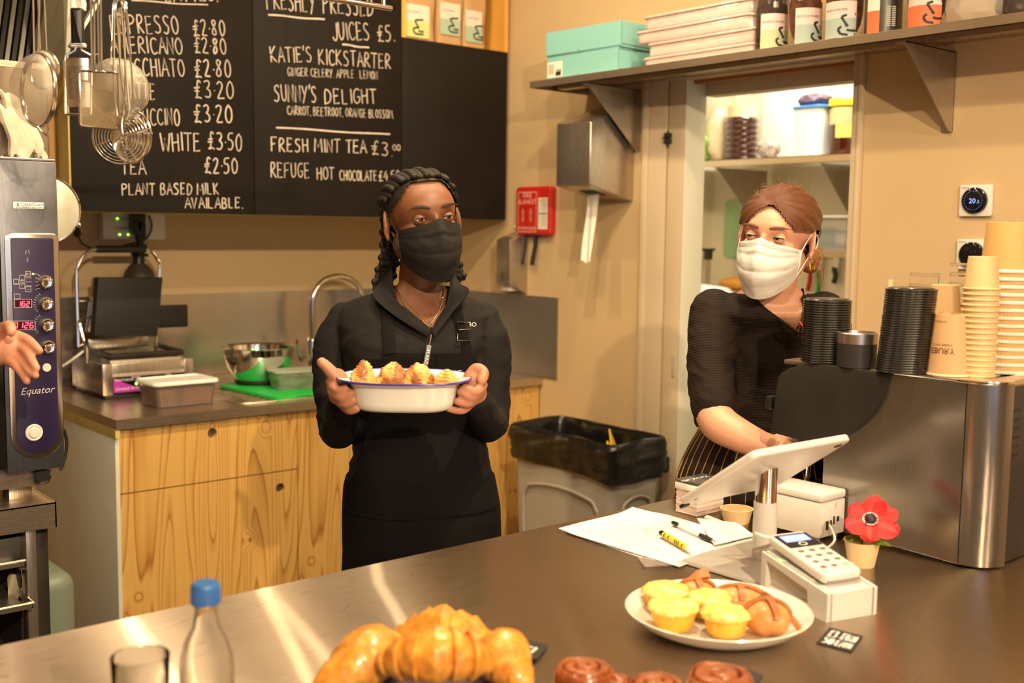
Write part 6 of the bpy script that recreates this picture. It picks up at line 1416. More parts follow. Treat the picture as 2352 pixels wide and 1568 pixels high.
# second cheek inside, top deck, body
g=G(); g.box((MX+.012,Y0+.01,MZ-.010),(2.72,1.385,MZ),.003); g.build('cup_deck',STEEL,cm,world=True)
g=G(); g.tube([(MX+.002,Y0+.0,MZ-.001),(MX+.002,1.05,MZ-.001),(MX+.002,1.13,MZ-.001)],.003,8); g.build('deck_edge',CHROME,cm,world=True)
g=G(); g.box((MX+.015,Y0+.005,BZ+.02),(2.70,Y1-.02,MZ-.012)); g.box((MX+.02,1.24,1.10),(2.70,1.375,MZ-.012)); g.build('inner_body',M('machine_black',(.02,.019,.018),.45,var=.1),cm,world=True)
g=G(); g.box((MX+.02,1.25,BZ+.03),(2.68,1.42,BZ+.055),.002); g.build('drip_tray',STEEL,cm,world=True)
for k,x in enumerate((2.05,2.30,2.55)):
    g=G(); g.lathe([(0,1.10),(.034,1.10),(.036,1.075),(.033,1.068),(0,1.066)],28,c=(x,1.33,0)); g.build('group_head',CHROME,cm,world=True)
    g=G(); g.tube([(x,1.36,1.063),(x,1.42,1.058),(x,1.47,1.050)],[.011,.013,.010],12); g.build('portafilter_handle',BLACKP,cm,world=True)
g=G(); g.tube([(MX+.04,1.33,1.08),(MX+.04,1.335,1.0),(MX+.045,1.35,.955)],.005,10); g.build('steam_wand',CHROME,cm,world=True)
g=G(); g.box((MX+.004,1.405,1.13),(MX+.03,1.425,1.16),.006); g.build('steam_knob',BLACKP,cm,world=True)
# chrome corner column
n=16; rr=.058; arcp=[(MX+rr-rr*math.cos(a),Y0-rr*math.sin(a)) for a in [PI/2*i/n for i in range(n+1)]]
g=G(); g.prism(arcp+[(MX+rr,Y0),(MX+rr,Y0+.0)][:1],BZ+.003,MZ-.004,'xy'); g.build('corner_column',MACH,cm,world=True,ang=25)
g=G(); g.prism([(MX+rr-(rr+.002)*math.cos(a),Y0-(rr+.002)*math.sin(a)) for a in [PI/2*i/n for i in range(n+1)]]+[(MX+rr,Y0+.02),(MX-.002,Y0+.02)],MZ-.004,MZ+.002,'xy',bev=.001); g.build('corner_cap',CHROME,cm,world=True)
g=G(); g.box((MX+rr+.004,Y0-rr+.008,BZ+.003),(2.72,Y0+.01,MZ-.004),.003); g.build('rear_panel',M('rear_panel_dark',(.035,.032,.036),.25,.3,var=.06,coat=.3),cm,world=True)
for c_ in range(3):
    for r_ in range(6):
        g=G(); x=MX+rr+.022+c_*.045; z=MZ-.055-r_*.0165; g.prism(rrect(.024,.0045,.002,cx=x+.012,cy=z),Y0-rr+.0072,Y0-rr+.0082,'xz'); g.build('vent_slot',BLACKM,cm,world=True)
g=G(); g.box((MX+rr+.004,Y0-rr+.006,MZ-.010),(2.72,Y0-.01,MZ+.001),.002); g.build('rear_edge',CHROME,cm,world=True)
for x in (1.96,2.6):
    for y in (1.0,1.22):
        g=G(); g.lathe([(0,0),(.02,0),(.018,.022),(0,.022)],18,c=(x,y,BZ+.0005)); g.build('foot',BLACKP,cm,world=True)
# ------------------------------------------------------------------ stacks on the machine
def MT(px,py): return P(px,py,'Z',MZ+.001)
LIDM=M('lid_black_gloss',(.014,.012,.011),.25,var=0,coat=.3)
def lid_mesh(r,name):
    g=G(); g.lathe([(r*.62,.004),(r*.86,.005),(r*.88,.0005),(r*.93,.0),(r*.985,.0012),(r,.0030),(r*.985,.0048),(r*.93,.0052),(r*.90,.0056),(r*.86,.0075),(r*.62,.0070)],36); g.lathe([(0,.0052),(r*.62,.004)],36); g.lathe([(0,.0070),(r*.62,.0070)],36); return g
def lid_stack(cx_,cy_,r,n,dz,lean,labs,grp,rnd_seed):
    rnd=random.Random(rnd_seed); proto=None
    for k in range(n):
        x=cx_+lean[0]*k/n+rnd.uniform(-.0005,.0005); y=cy_+lean[1]*k/n+rnd.uniform(-.0005,.0005)
        loc=(x,y,MZ+.0012+k*dz)
        lb=labs[1] if k==n-1 else (labs[2] if k==0 else '%s lid from the top of the %s'%(nth(n-1-k),labs[0]))
        if proto is None:
            proto=lid_mesh(r,'lid').build('cup_lid',LIDM,None); tag(proto,lb,'lid',grp); proto.location=loc; WM[proto]=Matrix.Translation(V(loc))
        else:
            o=dup(proto,loc,rnd.uniform(0,6),lb)
c=MT(1900,835); dep_=(c-CAM).dot(_fw); r1_=55/2547*dep_
h_=(835-690)/2547*dep_
lid_stack(c.x+.022,c.y+.02,r1_,26,h_/26,(0,0),('straight black stack nearest the smiling woman','topmost lid of the straight black stack nearest the smiling woman','bottom lid of the straight black stack nearest the smiling woman'),'lids in the straight stack',1)
c=MT(2083,858); dep_=(c-CAM).dot(_fw); r2_=58/2547*dep_; h_=(858-665)/2547*dep_
tipx=(15/2547*dep_)
lid_stack(c.x+.018,c.y+.022,r2_,34,h_/34,(uX.x*tipx,uX.y*tipx),('taller leaning black stack','topmost lid of the taller leaning black stack','bottom lid of the taller leaning black stack'),'lids in the leaning stack',2)
# tin with silver lid
c=MT(1984,846); t=thing('dark_canister','squat dark tin with a silver lid between the two lid stacks','tin',(c.x+.02,c.y+.03,MZ+.001)); dep_=2.22; r_=.0385; hh=.068
g=G(); g.lathe([(0,0),(r_,0),(r_,hh*.70),(0,hh*.70)],36); g.build('tin',M('tin_dark',(.04,.034,.035),.35,.3,var=.1),t)
g=G(); g.lathe([(r_*1.01,hh*.68),(r_*1.02,hh*.97),(r_*.98,hh),(r_*.90,hh),(r_*.88,hh-.005),(0,hh-.006)],36); g.build('lid',M('lid_silver',(.66,.60,.56),.3,1,var=.03),t)
g=G(); g.grid(lambda u,v:(math.cos(4.9+.5*u)*(r_+.0006),math.sin(4.9+.5*u)*(r_+.0006),.016+.010*v),6,1,thick=-.0003); g.build('green_patch',M('lime_print',(.35,.62,.04),.5,var=0),t)
def cup_prof(r0,r1,h,inv=True,rim=.0018):
    # inverted: wide rim at bottom
    return [(0,h-.006),(r0-.002,h-.006),(r0-.001,h),(r0,h-.0005),(r1,.004),(r1+rim,.0038),(r1+rim*1.3,.0015),(r1+rim,0),(r1-.0008,.0008),(r0-.0016,h-.004)]
# kraft cup with print
c=MT(2195,864); dep_=(c-CAM).dot(_fw); KC=M('cup_brown',(.55,.33,.16),.6,var=.04)
r1_=54/2547*dep_; r0_=41/2547*dep_; hc=(868-727)/2547*dep_
t=thing('paper_cup','upturned brown kraft cup printed EBURY on the coffee machine','cup',(c.x+.020,c.y+.024,MZ+.001))
g=G(); pf_=cup_prof(r0_,r1_,hc); g.lathe(pf_[:4]+[(r1_,.004)],40); g.build('cup',KC,t)
g=G(); g.lathe(pf_[4:],40); g.build('rim',M('cup_rim',(.80,.66,.46),.5,var=0),t)
dirc=math.atan2(-WM[t].to_translation().y,-WM[t].to_translation().x)
def wrap(u,v,off=0): 
    rr=r1_+(r0_-r1_)*(v/hc)+.0007; a=dirc+.05-u/rr; return V((math.cos(a)*rr,math.sin(a)*rr,v))
g=G(); text_mesh(g,'EBURY',lambda u,v:wrap(.052-u-.012,.052-v),.0155); text_mesh(g,'AT FAT MARY\'S',lambda u,v:wrap(.049-u-.012,.060-v),.0055); text_mesh(g,'compostable cup',lambda u,v:wrap(.049-u-.012,hc-.012-v),.004)
g.build('lettering',M('print_brown',(.07,.03,.02),.6,var=0),t,smooth=False)
def cup_stack(cx_,cy_,r0,r1,h,n,dz,mat,labs,grp,rib=False,trans=False,rimm=None,z0=0):
    proto=None
    for k in range(n):
        loc=(cx_,cy_,MZ+.001+z0+k*dz); lb=labs[1] if k==n-1 else (labs[2] if k==0 else '%s cup from the top of the %s'%(nth(n-1-k),labs[0]))
        if proto is None:
            proto=thing('paper_cup' if not trans else 'plastic_cup',lb,'cup',loc,0,grp); g=G(); pf=cup_prof(r0,r1,h); nn=72 if rib else 32
            wv=(lambda a:1+.012*math.cos(a*72/2)) if rib else None
            g.lathe(pf[:4]+[(r1,.004 if not rib else .006)],144 if rib else 32,wave=(lambda a:1+.010*math.cos(a*48)) if rib else None); g.build('wall',mat,proto,ang=50)
            g=G(); g.lathe([(r1,.004),(r1+.0018,.0038),(r1+.0026,.0018),(r1+.0018,0),(r1-.0008,.0008)] if not rib else [(r1,.0062),(r1+.001,.006),(r1+.003,.003),(r1+.002,0),(r1-.0008,.0008)],32); g.build('rim',rimm or mat,proto)
        else: dup(proto,loc,None,lb)
PALE=M('cup_pale',(.70,.48,.24),.55,var=.03)
c=MT(2272,868); dep_=(c-CAM).dot(_fw); k_=dep_/2547
cup_stack(c.x+.012,c.y+.030,32*k_,39*k_,76*k_,17,12.6*k_,PALE,('tall pale stack beside the printed brown cup','top cup of the tall pale stack','bottom cup of the tall pale stack'),'small pale cups in the tall stack')
c=MT(2190,850); k_=2.2/2547
cup_stack(c.x+.055,c.y+.055,30*k_,37*k_,74*k_,10,12.6*k_,PALE,('shorter pale stack behind the printed brown cup','top cup of the shorter pale stack behind the brown cup','bottom cup of the shorter pale stack'),'small pale cups in the shorter stack')
RIP=M('ripple_card',(.62,.36,.13),.6,var=.04)
c=MT(2352,862); k_=2.2/2547
cup_stack(c.x+.03,c.y+.055,50*k_,58*k_,110*k_,14,17*k_,RIP,('rightmost ripple-walled stack','top ripple-walled cup of the rightmost stack','bottom ripple-walled cup of the rightmost stack'),'ripple cups in the rightmost stack',rib=True,rimm=M('rim_white',(.84,.76,.64),.5,var=0))
PLC=M('cup_clear',(.95,.96,.97),.05,var=0,trans=1,ior=1.08)
c=MT(2262,850); k_=2.35/2547
cup_stack(c.x+.10,c.y+.10,34*k_,36*k_,110*k_,6,22*k_,PLC,('tall clear plastic stack','top cup of the tall clear plastic stack','bottom cup of the tall clear plastic stack'),'clear cups in the tall stack',trans=True,z0=.0)
c=MT(2162,846)
cup_stack(c.x+.10,c.y+.10,32*k_,35*k_,100*k_,5,24*k_,PLC,('short clear plastic stack behind the leaning lids','top cup of the short clear stack behind the leaning lids','bottom cup of the short clear stack'),'clear cups in the short stack',trans=True)
c=MT(2085,850); t=thing('wooden_stirrers','bundle of wooden stirrers in a cup behind the leaning lids','stirrers',(c.x+.085,c.y+.095,MZ+.001)); g=G(); hh=P(2085,640,'Y',c.y+.095).z-MZ-.002
for k in range(5): g.box((-.008+k*.004,-.006+k*.002,0),(-.005+k*.004,.001+k*.002,hh-.004*(k%3)),.0005)
g.build('sticks',M('birch',(.75,.52,.30),.6),t,kind='stuff')
# ------------------------------------------------------------------ people
FWH=V((math.sin(YAW),math.cos(YAW),0))      # horizontally away from the camera
def px_of(p):
    v=p-CAM; w_=v.dot(_fw); return (1176+FPX*v.dot(_R)/w_,784-FPX*v.dot(_U)/w_,w_)
def fuse(g,voxel=.004,it=4,fac=.5):
    me=bpy.data.meshes.new('tmp'); me.from_pydata([tuple(p) for p in g.v],[],g.f); o=bpy.data.objects.new('tmp',me); COL.objects.link(o)
    r=o.modifiers.new('r','REMESH'); r.mode='VOXEL'; r.voxel_size=voxel; r.use_smooth_shade=True
    if it: s=o.modifiers.new('s','SMOOTH'); s.factor=fac; s.iterations=it
    m2=bpy.data.meshes.new_from_object(o.evaluated_get(bpy.context.evaluated_depsgraph_get()))
    h=G(); h.v=[v.co.copy() for v in m2.vertices]; h.f=[tuple(p.vertices) for p in m2.polygons]; h.m=[0]*len(h.f)
    bpy.data.objects.remove(o); bpy.data.meshes.remove(me); bpy.data.meshes.remove(m2); return h
def limb(g,pts,n=18,sub=4):
    "pts: (px,py,depth,radius) joints, tapered and rounded at the ends"
    P_=[D(a,b,c) if not isinstance(a,V) else a for a,b,c,_ in pts]; R_=[q[3] for q in pts]
    sp=smooth(P_,sub); rs=[]
    for i in range(len(P_)-1):
        for k in range(sub): rs.append(R_[i]+(R_[i+1]-R_[i])*k/sub)
    rs.append(R_[-1])
    g.tube(sp,rs,n); g.ell(sp[0],(rs[0],)*3,16,10); g.ell(sp[-1],(rs[-1],)*3,16,10)
def loft(g,secs,dx=0,n=40,ex=.85):
    "secs: (px centre, py, depth, half width, half depth)"
    rings=[]
    for (a,b,c,hw,hd) in secs:
        ce=D(a,b,c); rings.append([ce+uX*((hw+dx)*abs(math.cos(t))**ex*(1 if math.cos(t)>0 else -1))+FWH*((hd+dx)*abs(math.sin(t))**ex*(1 if math.sin(t)>0 else -1)) for t in [2*PI*i/n for i in range(n)]])
    vs=[p for r in rings for p in r]; K=n
    fs=[(a*K+i,a*K+(i+1)%K,(a+1)*K+(i+1)%K,(a+1)*K+i) for a in range(len(rings)-1) for i in range(K)]+[tuple(range(K))[::-1],tuple((len(rings)-1)*K+i for i in range(K))]
    g.add(vs,fs)
def resec(secs,m=3):
    out=[]
    for i in range(len(secs)-1):
        p0=secs[max(i-1,0)];p1=secs[i];p2=secs[i+1];p3=secs[min(i+2,len(secs)-1)]
        for k in range(m):
            t=k/m; out.append(tuple(.5*((2*b)+(-a+c)*t+(2*a-5*b+4*c-d)*t*t+(-a+3*b-3*c+d)*t**3) for a,b,c,d in zip(p0,p1,p2,p3)))
    return out+[secs[-1]]
def head_matrix(px,py,dep,yaw,pitch=0,roll=0,s=1):
    # local: x = image right when yaw=0, y = toward camera (face), z up. yaw>0 turns the face to image right
    return Matrix.Translation(D(px,py,dep))@Matrix.Rotation(-YAW+PI,4,'Z')@Matrix.Rotation(yaw,4,'Z')@Matrix.Rotation(pitch,4,'X')@Matrix.Rotation(roll,4,'Y')@Matrix.Scale(s,4)
# with this frame local +x points to image LEFT
def head_shapes(g,Hm,ears=True):
    T=lambda c,r,rot=None,fn=None: g.ell((0,0,0),r,32,22,mat=Hm@Matrix.Translation(c)@(rot or Matrix()),fn=fn)
    T((0,-.014,.024),(.0755,.094,.074)); T((0,.020,.020),(.066,.072,.062)); T((0,.022,-.030),(.061,.068,.066)); T((0,.038,-.072),(.040,.050,.040))
    T((0,.064,-.093),(.020,.022,.018)); T((.034,.048,-.030),(.028,.032,.028)); T((-.034,.048,-.030),(.028,.032,.028))
    T((0,.071,.026),(.044,.021,.020)); T((0,.088,-.018),(.0085,.013,.030)); T((0,.101,-.036),(.014,.013,.011))
    T((.048,.0,-.055),(.022,.04,.034)); T((-.048,.0,-.055),(.022,.04,.034))
    for s in (-1,1):
        base=Hm@Matrix.Translation((s*.079,-.006,-.010))@Matrix.Rotation(s*-.50,4,'Z')@Matrix.Rotation(.12,4,'X')
        g.ell((0,0,0),(.0045,.013,.024),18,12,mat=base)
        g.tube([base@V((s*.004,.013*math.cos(a)-.003,.029*math.sin(a)+.002)) for a in [ -1.0+i*.42 for i in range(14)]],[.0042]*13+[.003],8)
        g.ell((0,0,0),(.0048,.007,.009),12,8,mat=base@Matrix.Translation((0,.004,-.026)))
        g.tube([base@V((s*.004,.006*math.cos(a)-.003,.016*math.sin(a)+.004)) for a in [-.6+i*.5 for i in range(8)]],.0025,6)
def head_post(h,Hm):
    Hi=Hm.inverted()
    for i,p in enumerate(h.v):
        q=Hi@p
        if q.y>.02 and abs(q.z)<.06 and abs(q.x)<.08:
            for s in (-1,1):
                e=math.exp(-(((q.x-s*.0315)/.0165)**2+((q.z-.001)/.0115)**2)); q.y-=.0105*e
            h.v[i]=Hm@q
def face_parts(root,Hm,skin,iris,gaze,brow,browcol,squint=0,lash=None,blink=0):
    EYW=M('eye_white',(.55,.49,.44),.12,var=0,coat=.5)
    for s in (-1,1):
        E=Hm@Matrix.Translation((s*.0315,.0702,.0005)); r=.0122
        g=G(); g.ell((0,0,0),(r,r,r),24,16,mat=E); eb=g.build('eyeball',EYW,root,world=True)
        gd=V((gaze[0],1,gaze[1])).normalized(); Q=gd.to_track_quat('Z','Y').to_matrix().to_4x4()
        g=G(); g.lathe([(0,r+.0006),(.0030,r+.0004),(.0058,r-.0012)],24,mat=E.to_3x3().to_4x4()@Q,c=tuple(E.to_translation())); g.build('iris',iris,eb,world=True) if False else None
        ir=G(); ir.lathe([(0,r+.0004),(.0030,r+.00015),(.0057,r*.87+.0008)],24,mat=Q); ir.v=[E@p for p in ir.v]; ir.build('iris',iris,root,world=True)
        pu=G(); pu.lathe([(0,r+.0008),(.0024,r+.0006)],16,mat=Q); pu.v=[E@p for p in pu.v]; pu.build('pupil',GLOSSK,root,world=True)
        up_=math.radians(20-squint); lo_=math.radians(-16+squint*.6)
        def lid(u,v,upper):
            az=(u-.5)*2.35; w_=math.cos(az*1.25)
            e0=(up_ if upper else lo_)*max(0,w_)+ .03*(-s*(u-.5))*0; e1=math.radians(85 if upper else -80); el=e0+(e1-e0)*v; rr=r+.0014
            return E@V((rr*math.sin(az)*math.cos(el),rr*math.cos(az)*math.cos(el),rr*math.sin(el)))
        g=G(); g.grid(lambda u,v:lid(u,v,True),18,8,thick=.0008); g.build('upper_eyelid',skin,root,world=True)
        g=G(); g.grid(lambda u,v:lid(u,v,False),18,8,thick=.0008); g.build('lower_eyelid',skin,root,world=True)
        if lash:
            g=G(); pts=[lid(.06+.88*k/12,0,True)+(Hm.to_3x3()@V((0,.0012,.0002))) for k in range(13)]; g.tube(pts,[.0003]+[.0011]*11+[.0004],6); g.build('eyelashes',lash,root,world=True)
        g=G(); bp=[]; 
        for k in range(9):
            t=k/8; x=.012+.043*t; z=brow[0]+brow[1]*math.sin(t*PI*.62)-brow[2]*t*t; y=.0905-.20*max(0,x-.022)**1.25*3.2; bp.append(Hm@V((s*x,y,z)))
        g.tube(bp,[(.0012,.0018)]+[(.0012,.0034)]*3+[(.0012,.003)]*2+[(.001,.0022),(.001,.0015),(.0006,.0007)],8,up=Hm.to_3x3()@V((0,0,1))); g.build('eyebrow',browcol,root,world=True)
def mask_part(root,Hm,mat,loopmat,top=.0,bot=-.136,wide=1.18,pleat=.0048,lab=None):
    g=G()
    def f(u,v,off=0):
        a=(u-.5)*2*wide; s=abs(u-.5)*2
        zt=-.012+.006*(1-s)+ (.008*math.exp(-(s/.18)**2)) -.010*s*s; zb=bot+.052*s**1.8
        z=zt+(zb-zt)*v
        bulge=.107+.020*math.sin(min(1,v*1.5)*PI*.5)*(1-s*.6)-.052*max(0,v-.55)**1.25*(1.5)-.004*(1-v)
        nose=.010*math.exp(-(s/.16)**2)*math.exp(-((v-.25)/.3)**2)
        pl=pleat*abs(math.sin((v*3.6+.1)*PI))*(1-s*.4)*(1 if .15<v<.85 else .2)
        rx=.077-.014*max(0,v-.5)
        yy=-.010+(bulge+.008+nose+pl)*math.cos(a)**.9 if math.cos(a)>0 else -.01
        p=V((rx*math.sin(a)*1.02,yy,z)); p+=V((0,.0022*noise.noise(V((u*9,v*7,3.1))),.0015*noise.noise(V((u*5,v*11,1)))))
        return Hm@(p+V((0,off,0)))
    g.grid(f,48,40,thick=.0012); mk=g.build('face_mask',mat,root,world=True,ang=60,label=lab)
    for s,u in ((-1,0),(1,1)):
        # local x sign follows sin(a)
        e=Hm@V((s*.082,-.012,.012)); e2=Hm@V((s*.083,-.014,-.022))
        g=G(); g.tube(smooth([f(u,.04),Hm@V((s*.078,.012,.004)),e,Hm@V((s*.086,-.026,.004)),Hm@V((s*.086,-.026,-.018)),e2,Hm@V((s*.076,.004,-.045)),f(u,.93)],4),.0011,6); g.build('ear_loop',loopmat,root,world=True)
        g=G(); pts=[f(u,v_/8,.0012) for v_ in range(9)]; g.tube(pts,.0013,6); g.build('mask_edge',loopmat,root,world=True)
    return f
# ======================= woman with the dish =======================
W0=D(965,800,2.52); w1=thing('person','woman in black zip top, apron and black face mask holding out a white dish','person',(W0.x,W0.y,0),-YAW)
SK1=M('skin_deep',(.17,.062,.024),.5,var=.10,vs=12,sss=.06,bmp=.0003,bs=300)
SK1P=M('skin_palm',(.46,.20,.12),.5,var=.12,vs=18,sss=.08)
H1=head_matrix(970,513,2.50,-.40,.02,-.06,1.03)
H1=Matrix.Translation(D(970,501,2.50))@Matrix.Rotation(-YAW+PI,4,'Z')@Matrix.Rotation(.42,4,'Z')@Matrix.Rotation(-.02,4,'X')@Matrix.Rotation(.10,4,'Y')@Matrix.Scale(1.03,4)
TS1=[(968,1560,2.56,.150,.115),(968,1420,2.55,.172,.125),(969,1300,2.55,.171,.125),(969,1180,2.54,.171,.122),(966,1090,2.54,.160,.115),(963,1010,2.54,.148,.105),(958,930,2.54,.150,.103),(955,850,2.53,.158,.108),(952,790,2.53,.163,.108),(950,745,2.54,.168,.092),(952,714,2.55,.170,.078),(955,694,2.55,.150,.064),(960,674,2.55,.100,.056),(964,657,2.55,.066,.052),(966,640,2.55,.052,.052)]
AL1=[(796,738,2.56,.046),(772,792,2.55,.049),(766,870,2.54,.046),(778,985,2.50,.043),(784,960,2.40,.036),(788,918,2.31,.028)]
AR1=[(1104,738,2.56,.046),(1122,792,2.55,.049),(1126,870,2.55,.046),(1122,968,2.52,.045),(1112,955,2.42,.037),(1092,915,2.32,.028)]
LEG1=[[(915,1500,2.56,.085),(905,1750,2.56,.070),(905,2050,2.58,.055),(905,2300,2.60,.042)],[(1020,1500,2.56,.085),(1030,1750,2.56,.070),(1032,2050,2.58,.055),(1035,2300,2.60,.042)]]
def hand(g,palm,thumb,fingers,wrist):
    limb(g,wrist); 
    for c,r in palm: g.ell(D(*c),r,20,14,mat=None)
    limb(g,thumb,12)
    for f_ in fingers: limb(g,f_,12)
g=G(); loft(g,resec(TS1),-.010)
g.ell(D(966,632,2.55),(.05,.05,.05),20,14)
limb(g,[(966,690,2.56,.056),(966,650,2.555,.050),(968,600,2.54,.049),(968,560,2.53,.052)],24)
for A in (AL1,AR1): limb(g,[(a,b,c,r-.008) for a,b,c,r in A])
for A in LEG1: limb(g,[(a,b,c,r-.008) for a,b,c,r in A])
hand(g,[((774,876,2.275),(.024,.022,.028)),((782,893,2.28),(.026,.024,.026))],
 [(786,884,2.27,.0155),(768,862,2.262,.0145),(750,842,2.258,.0125),(739,832,2.256,.0110)],
 [[(764,888,2.262,.0115),(778,898,2.238,.0105),(793,891,2.232,.0085)],[(764,900,2.262,.0115),(784,913,2.235,.0105),(808,902,2.228,.0085)],[(770,912,2.266,.0110),(792,928,2.240,.0100),(813,920,2.232,.0082)],[(780,922,2.272,.0105),(802,942,2.250,.0095),(820,939,2.240,.0078)]],
 [(788,930,2.33,.026),(783,905,2.30,.026),(780,890,2.285,.027)])
hand(g,[((1090,872,2.30),(.024,.022,.028)),((1084,890,2.305),(.026,.024,.026))],
 [(1078,866,2.30,.0135),(1094,846,2.292,.0125),(1111,856,2.284,.0120),(1106,875,2.272,.0105)],
 [[(1108,884,2.29,.0115),(1092,900,2.262,.0105),(1068,890,2.252,.0088)],[(1104,897,2.292,.0112),(1084,912,2.262,.0102),(1058,900,2.250,.0085)],[(1098,910,2.296,.0108),(1076,926,2.266,.0098),(1050,922,2.254,.0082)],[(1088,920,2.30,.0100),(1062,942,2.276,.0092),(1030,938,2.262,.0078)]],
 [(1094,930,2.34,.026),(1090,905,2.315,.026),(1086,892,2.305,.027)])
head_shapes(g,H1); h=fuse(g,.0034,3); head_post(h,H1)
for i,f_ in enumerate(h.f):
    p=h.v[f_[0]]; q=px_of(p)
    if q[2]<2.36 and 820<q[1]<960: h.m[i]=1
h.build('body',[SK1,SK1P],w1,world=True,ang=180,weld=False)
BRN=M('iris_brown',(.035,.014,.006),.1,var=0,coat=.6); BRB=M('brow_black',(.028,.013,.008),.8,var=.2)
face_parts(w1,H1,SK1,BRN,(-.0,.0),(.0225,.0085,.006),BRB,squint=2,lash=BRB)
MKB=M('mask_black',(.012,.010,.0095),.8,spec=.25,var=.1,vs=60,bmp=.0004,bs=400)
mask_part(w1,H1,MKB,BLACKM,lab='black pleated face mask')
# top
TOPB=M('top_black',(.011,.009,.009),.8,spec=.2,var=.15,vs=8,bmp=.0005,bs=420)
def wrinkles(h,cen,amp,scale,seed):
    for i,p in enumerate(h.v):
        n=noise.noise(V((p.x*scale[0]+seed,p.y*scale[1],p.z*scale[2])))+.5*noise.noise(V((p.x*scale[0]*2.1,p.y*scale[1]*2.1+seed,p.z*scale[2]*2.1)))
        d=V((p.x-cen.x,p.y-cen.y,0)); d=d.normalized() if d.length>0 else d; h.v[i]=p+d*(amp*(1-abs(n)*2.2)*.5)
def in_poly(x,y,poly):
    c=False; j=len(poly)-1
    for i in range(len(poly)):
        if (poly[i][1]>y)!=(poly[j][1]>y) and x<(poly[j][0]-poly[i][0])*(y-poly[i][1])/(poly[j][1]-poly[i][1]+1e-9)+poly[i][0]: c=not c
        j=i
    return c
def cut(h,poly,maxdep):
    keep=[]
    for i,f_ in enumerate(h.f):
        q=px_of(sum((h.v[k] for k in f_),V((0,0,0)))/len(f_))
        if q[2]<maxdep and in_poly(q[0],q[1],poly): continue
        keep.append(i)
    h.f=[h.f[i] for i in keep]; h.m=[h.m[i] for i in keep]
g=G(); loft(g,resec([s_ for s_ in TS1 if s_[1]>=655]),.003)
g.ell(D(963,672,2.56),(.066,.058,.02),20,10)
for A in (AL1,AR1): limb(g,A[:-1]+[(A[-1][0],A[-1][1]+6,A[-1][2]+.01,A[-1][3]+.004)],22)
h=fuse(g,.0048,5); wrinkles(h,W0,.0075,(14,14,22),3)
NECK1=[(880,560),(903,642),(911,690),(925,712),(958,728),(984,752),(996,752),(1012,722),(1024,700),(1034,668),(1034,560)]
cut(h,NECK1,2.575)
sh_=h.build('zip_top',TOPB,w1,world=True,ang=180,label='black zip-neck long-sleeved top')
def strip(g,inn,out,dep_in,dep_out,th=.003,nu=20):
    A=smooth([D(x,y,dep_in[i] if isinstance(dep_in,list) else dep_in) for i,(x,y) in enumerate(inn)],5); B=smooth([D(x,y,dep_out[i] if isinstance(dep_out,list) else dep_out) for i,(x,y) in enumerate(out)],5)
    def at(L,u): k=u*(len(L)-1); i=min(int(k),len(L)-2); return L[i].lerp(L[i+1],k-i)
    g.grid(lambda u,v:at(A,u).lerp(at(B,u),v)+nC*.004*math.sin(v*PI),nu,5,thick=th)
g=G(); strip(g,[(900,606),(903,645),(912,692),(940,716),(988,756)],[(884,628),(872,652),(858,682),(910,728),(984,772)],[2.55,2.50,2.475,2.452,2.425],[2.57,2.52,2.472,2.440,2.418]); g.build('collar',TOPB,w1,world=True,ang=60)
g=G(); strip(g,[(1034,606),(1034,650),(1026,695),(1010,722),(992,756)],[(1046,628),(1056,650),(1077,668),(1040,716),(998,772)],[2.55,2.50,2.475,2.452,2.425],[2.57,2.52,2.478,2.445,2.418]); g.build('collar',TOPB,w1,world=True,ang=60)
# zip pull
g=G(); 
a=D(991,768,2.408);b=D(986,792,2.404);c=D(978,838,2.395); g.tube([a,b],.0022,8); g.build('zip_slider',CHROME,w1,world=True)
def ribbonbox(a,b,w_,th,mat,name,parent,lab=None):
    d=(b-a); s=d.cross(nC).normalized()*w_/2; n_=nC*th; g=G(); vs=[a-s,a+s,b+s,b-s]; g.add(vs+[p+n_ for p in vs],[(3,2,1,0),(4,5,6,7)]+[(i,(i+1)%4,4+(i+1)%4,4+i) for i in range(4)]); return g.build(name,mat,parent,world=True,ang=20,label=lab)
ribbonbox(b,c,.0105,.002,M('pull_grey',(.10,.09,.085),.5,var=0),'zip_pull',w1)
d_=(b-c).normalized(); s_=nC.cross(d_).normalized()
g=G(); o_=c+nC*.0026+d_*.003; text_mesh(g,'[USA PRO',lambda u,v:o_+d_*u+(-s_)*(v-.003),.0095); g.build('pull_lettering',PRW,w1,world=True,smooth=False)
# necklace
g=G(); nk=[D(x,y,d) for x,y,d in ((909,656,2.515),(918,676,2.49),(938,700,2.468),(962,722,2.452),(986,742,2.443),(1002,724,2.448),(1014,700,2.462),(1021,672,2.49),(1021,652,2.515))]
g.tube(smooth(nk,4),.0008,5); g.ell(D(1017,684,2.47),(.003,.002,.003),8,6); 
for k in (-1,1): g.tube([D(986,742+0,2.441)+uX*(.003*math.cos(a)+.002*k)+UZ*(.004*math.sin(a)-.003*k) for a in [2*PI*i/10 for i in range(10)]],.0007,5,closed=True)
g.build('necklace',M('silver_chain',(.80,.62,.42),.25,1,var=0),w1,world=True)
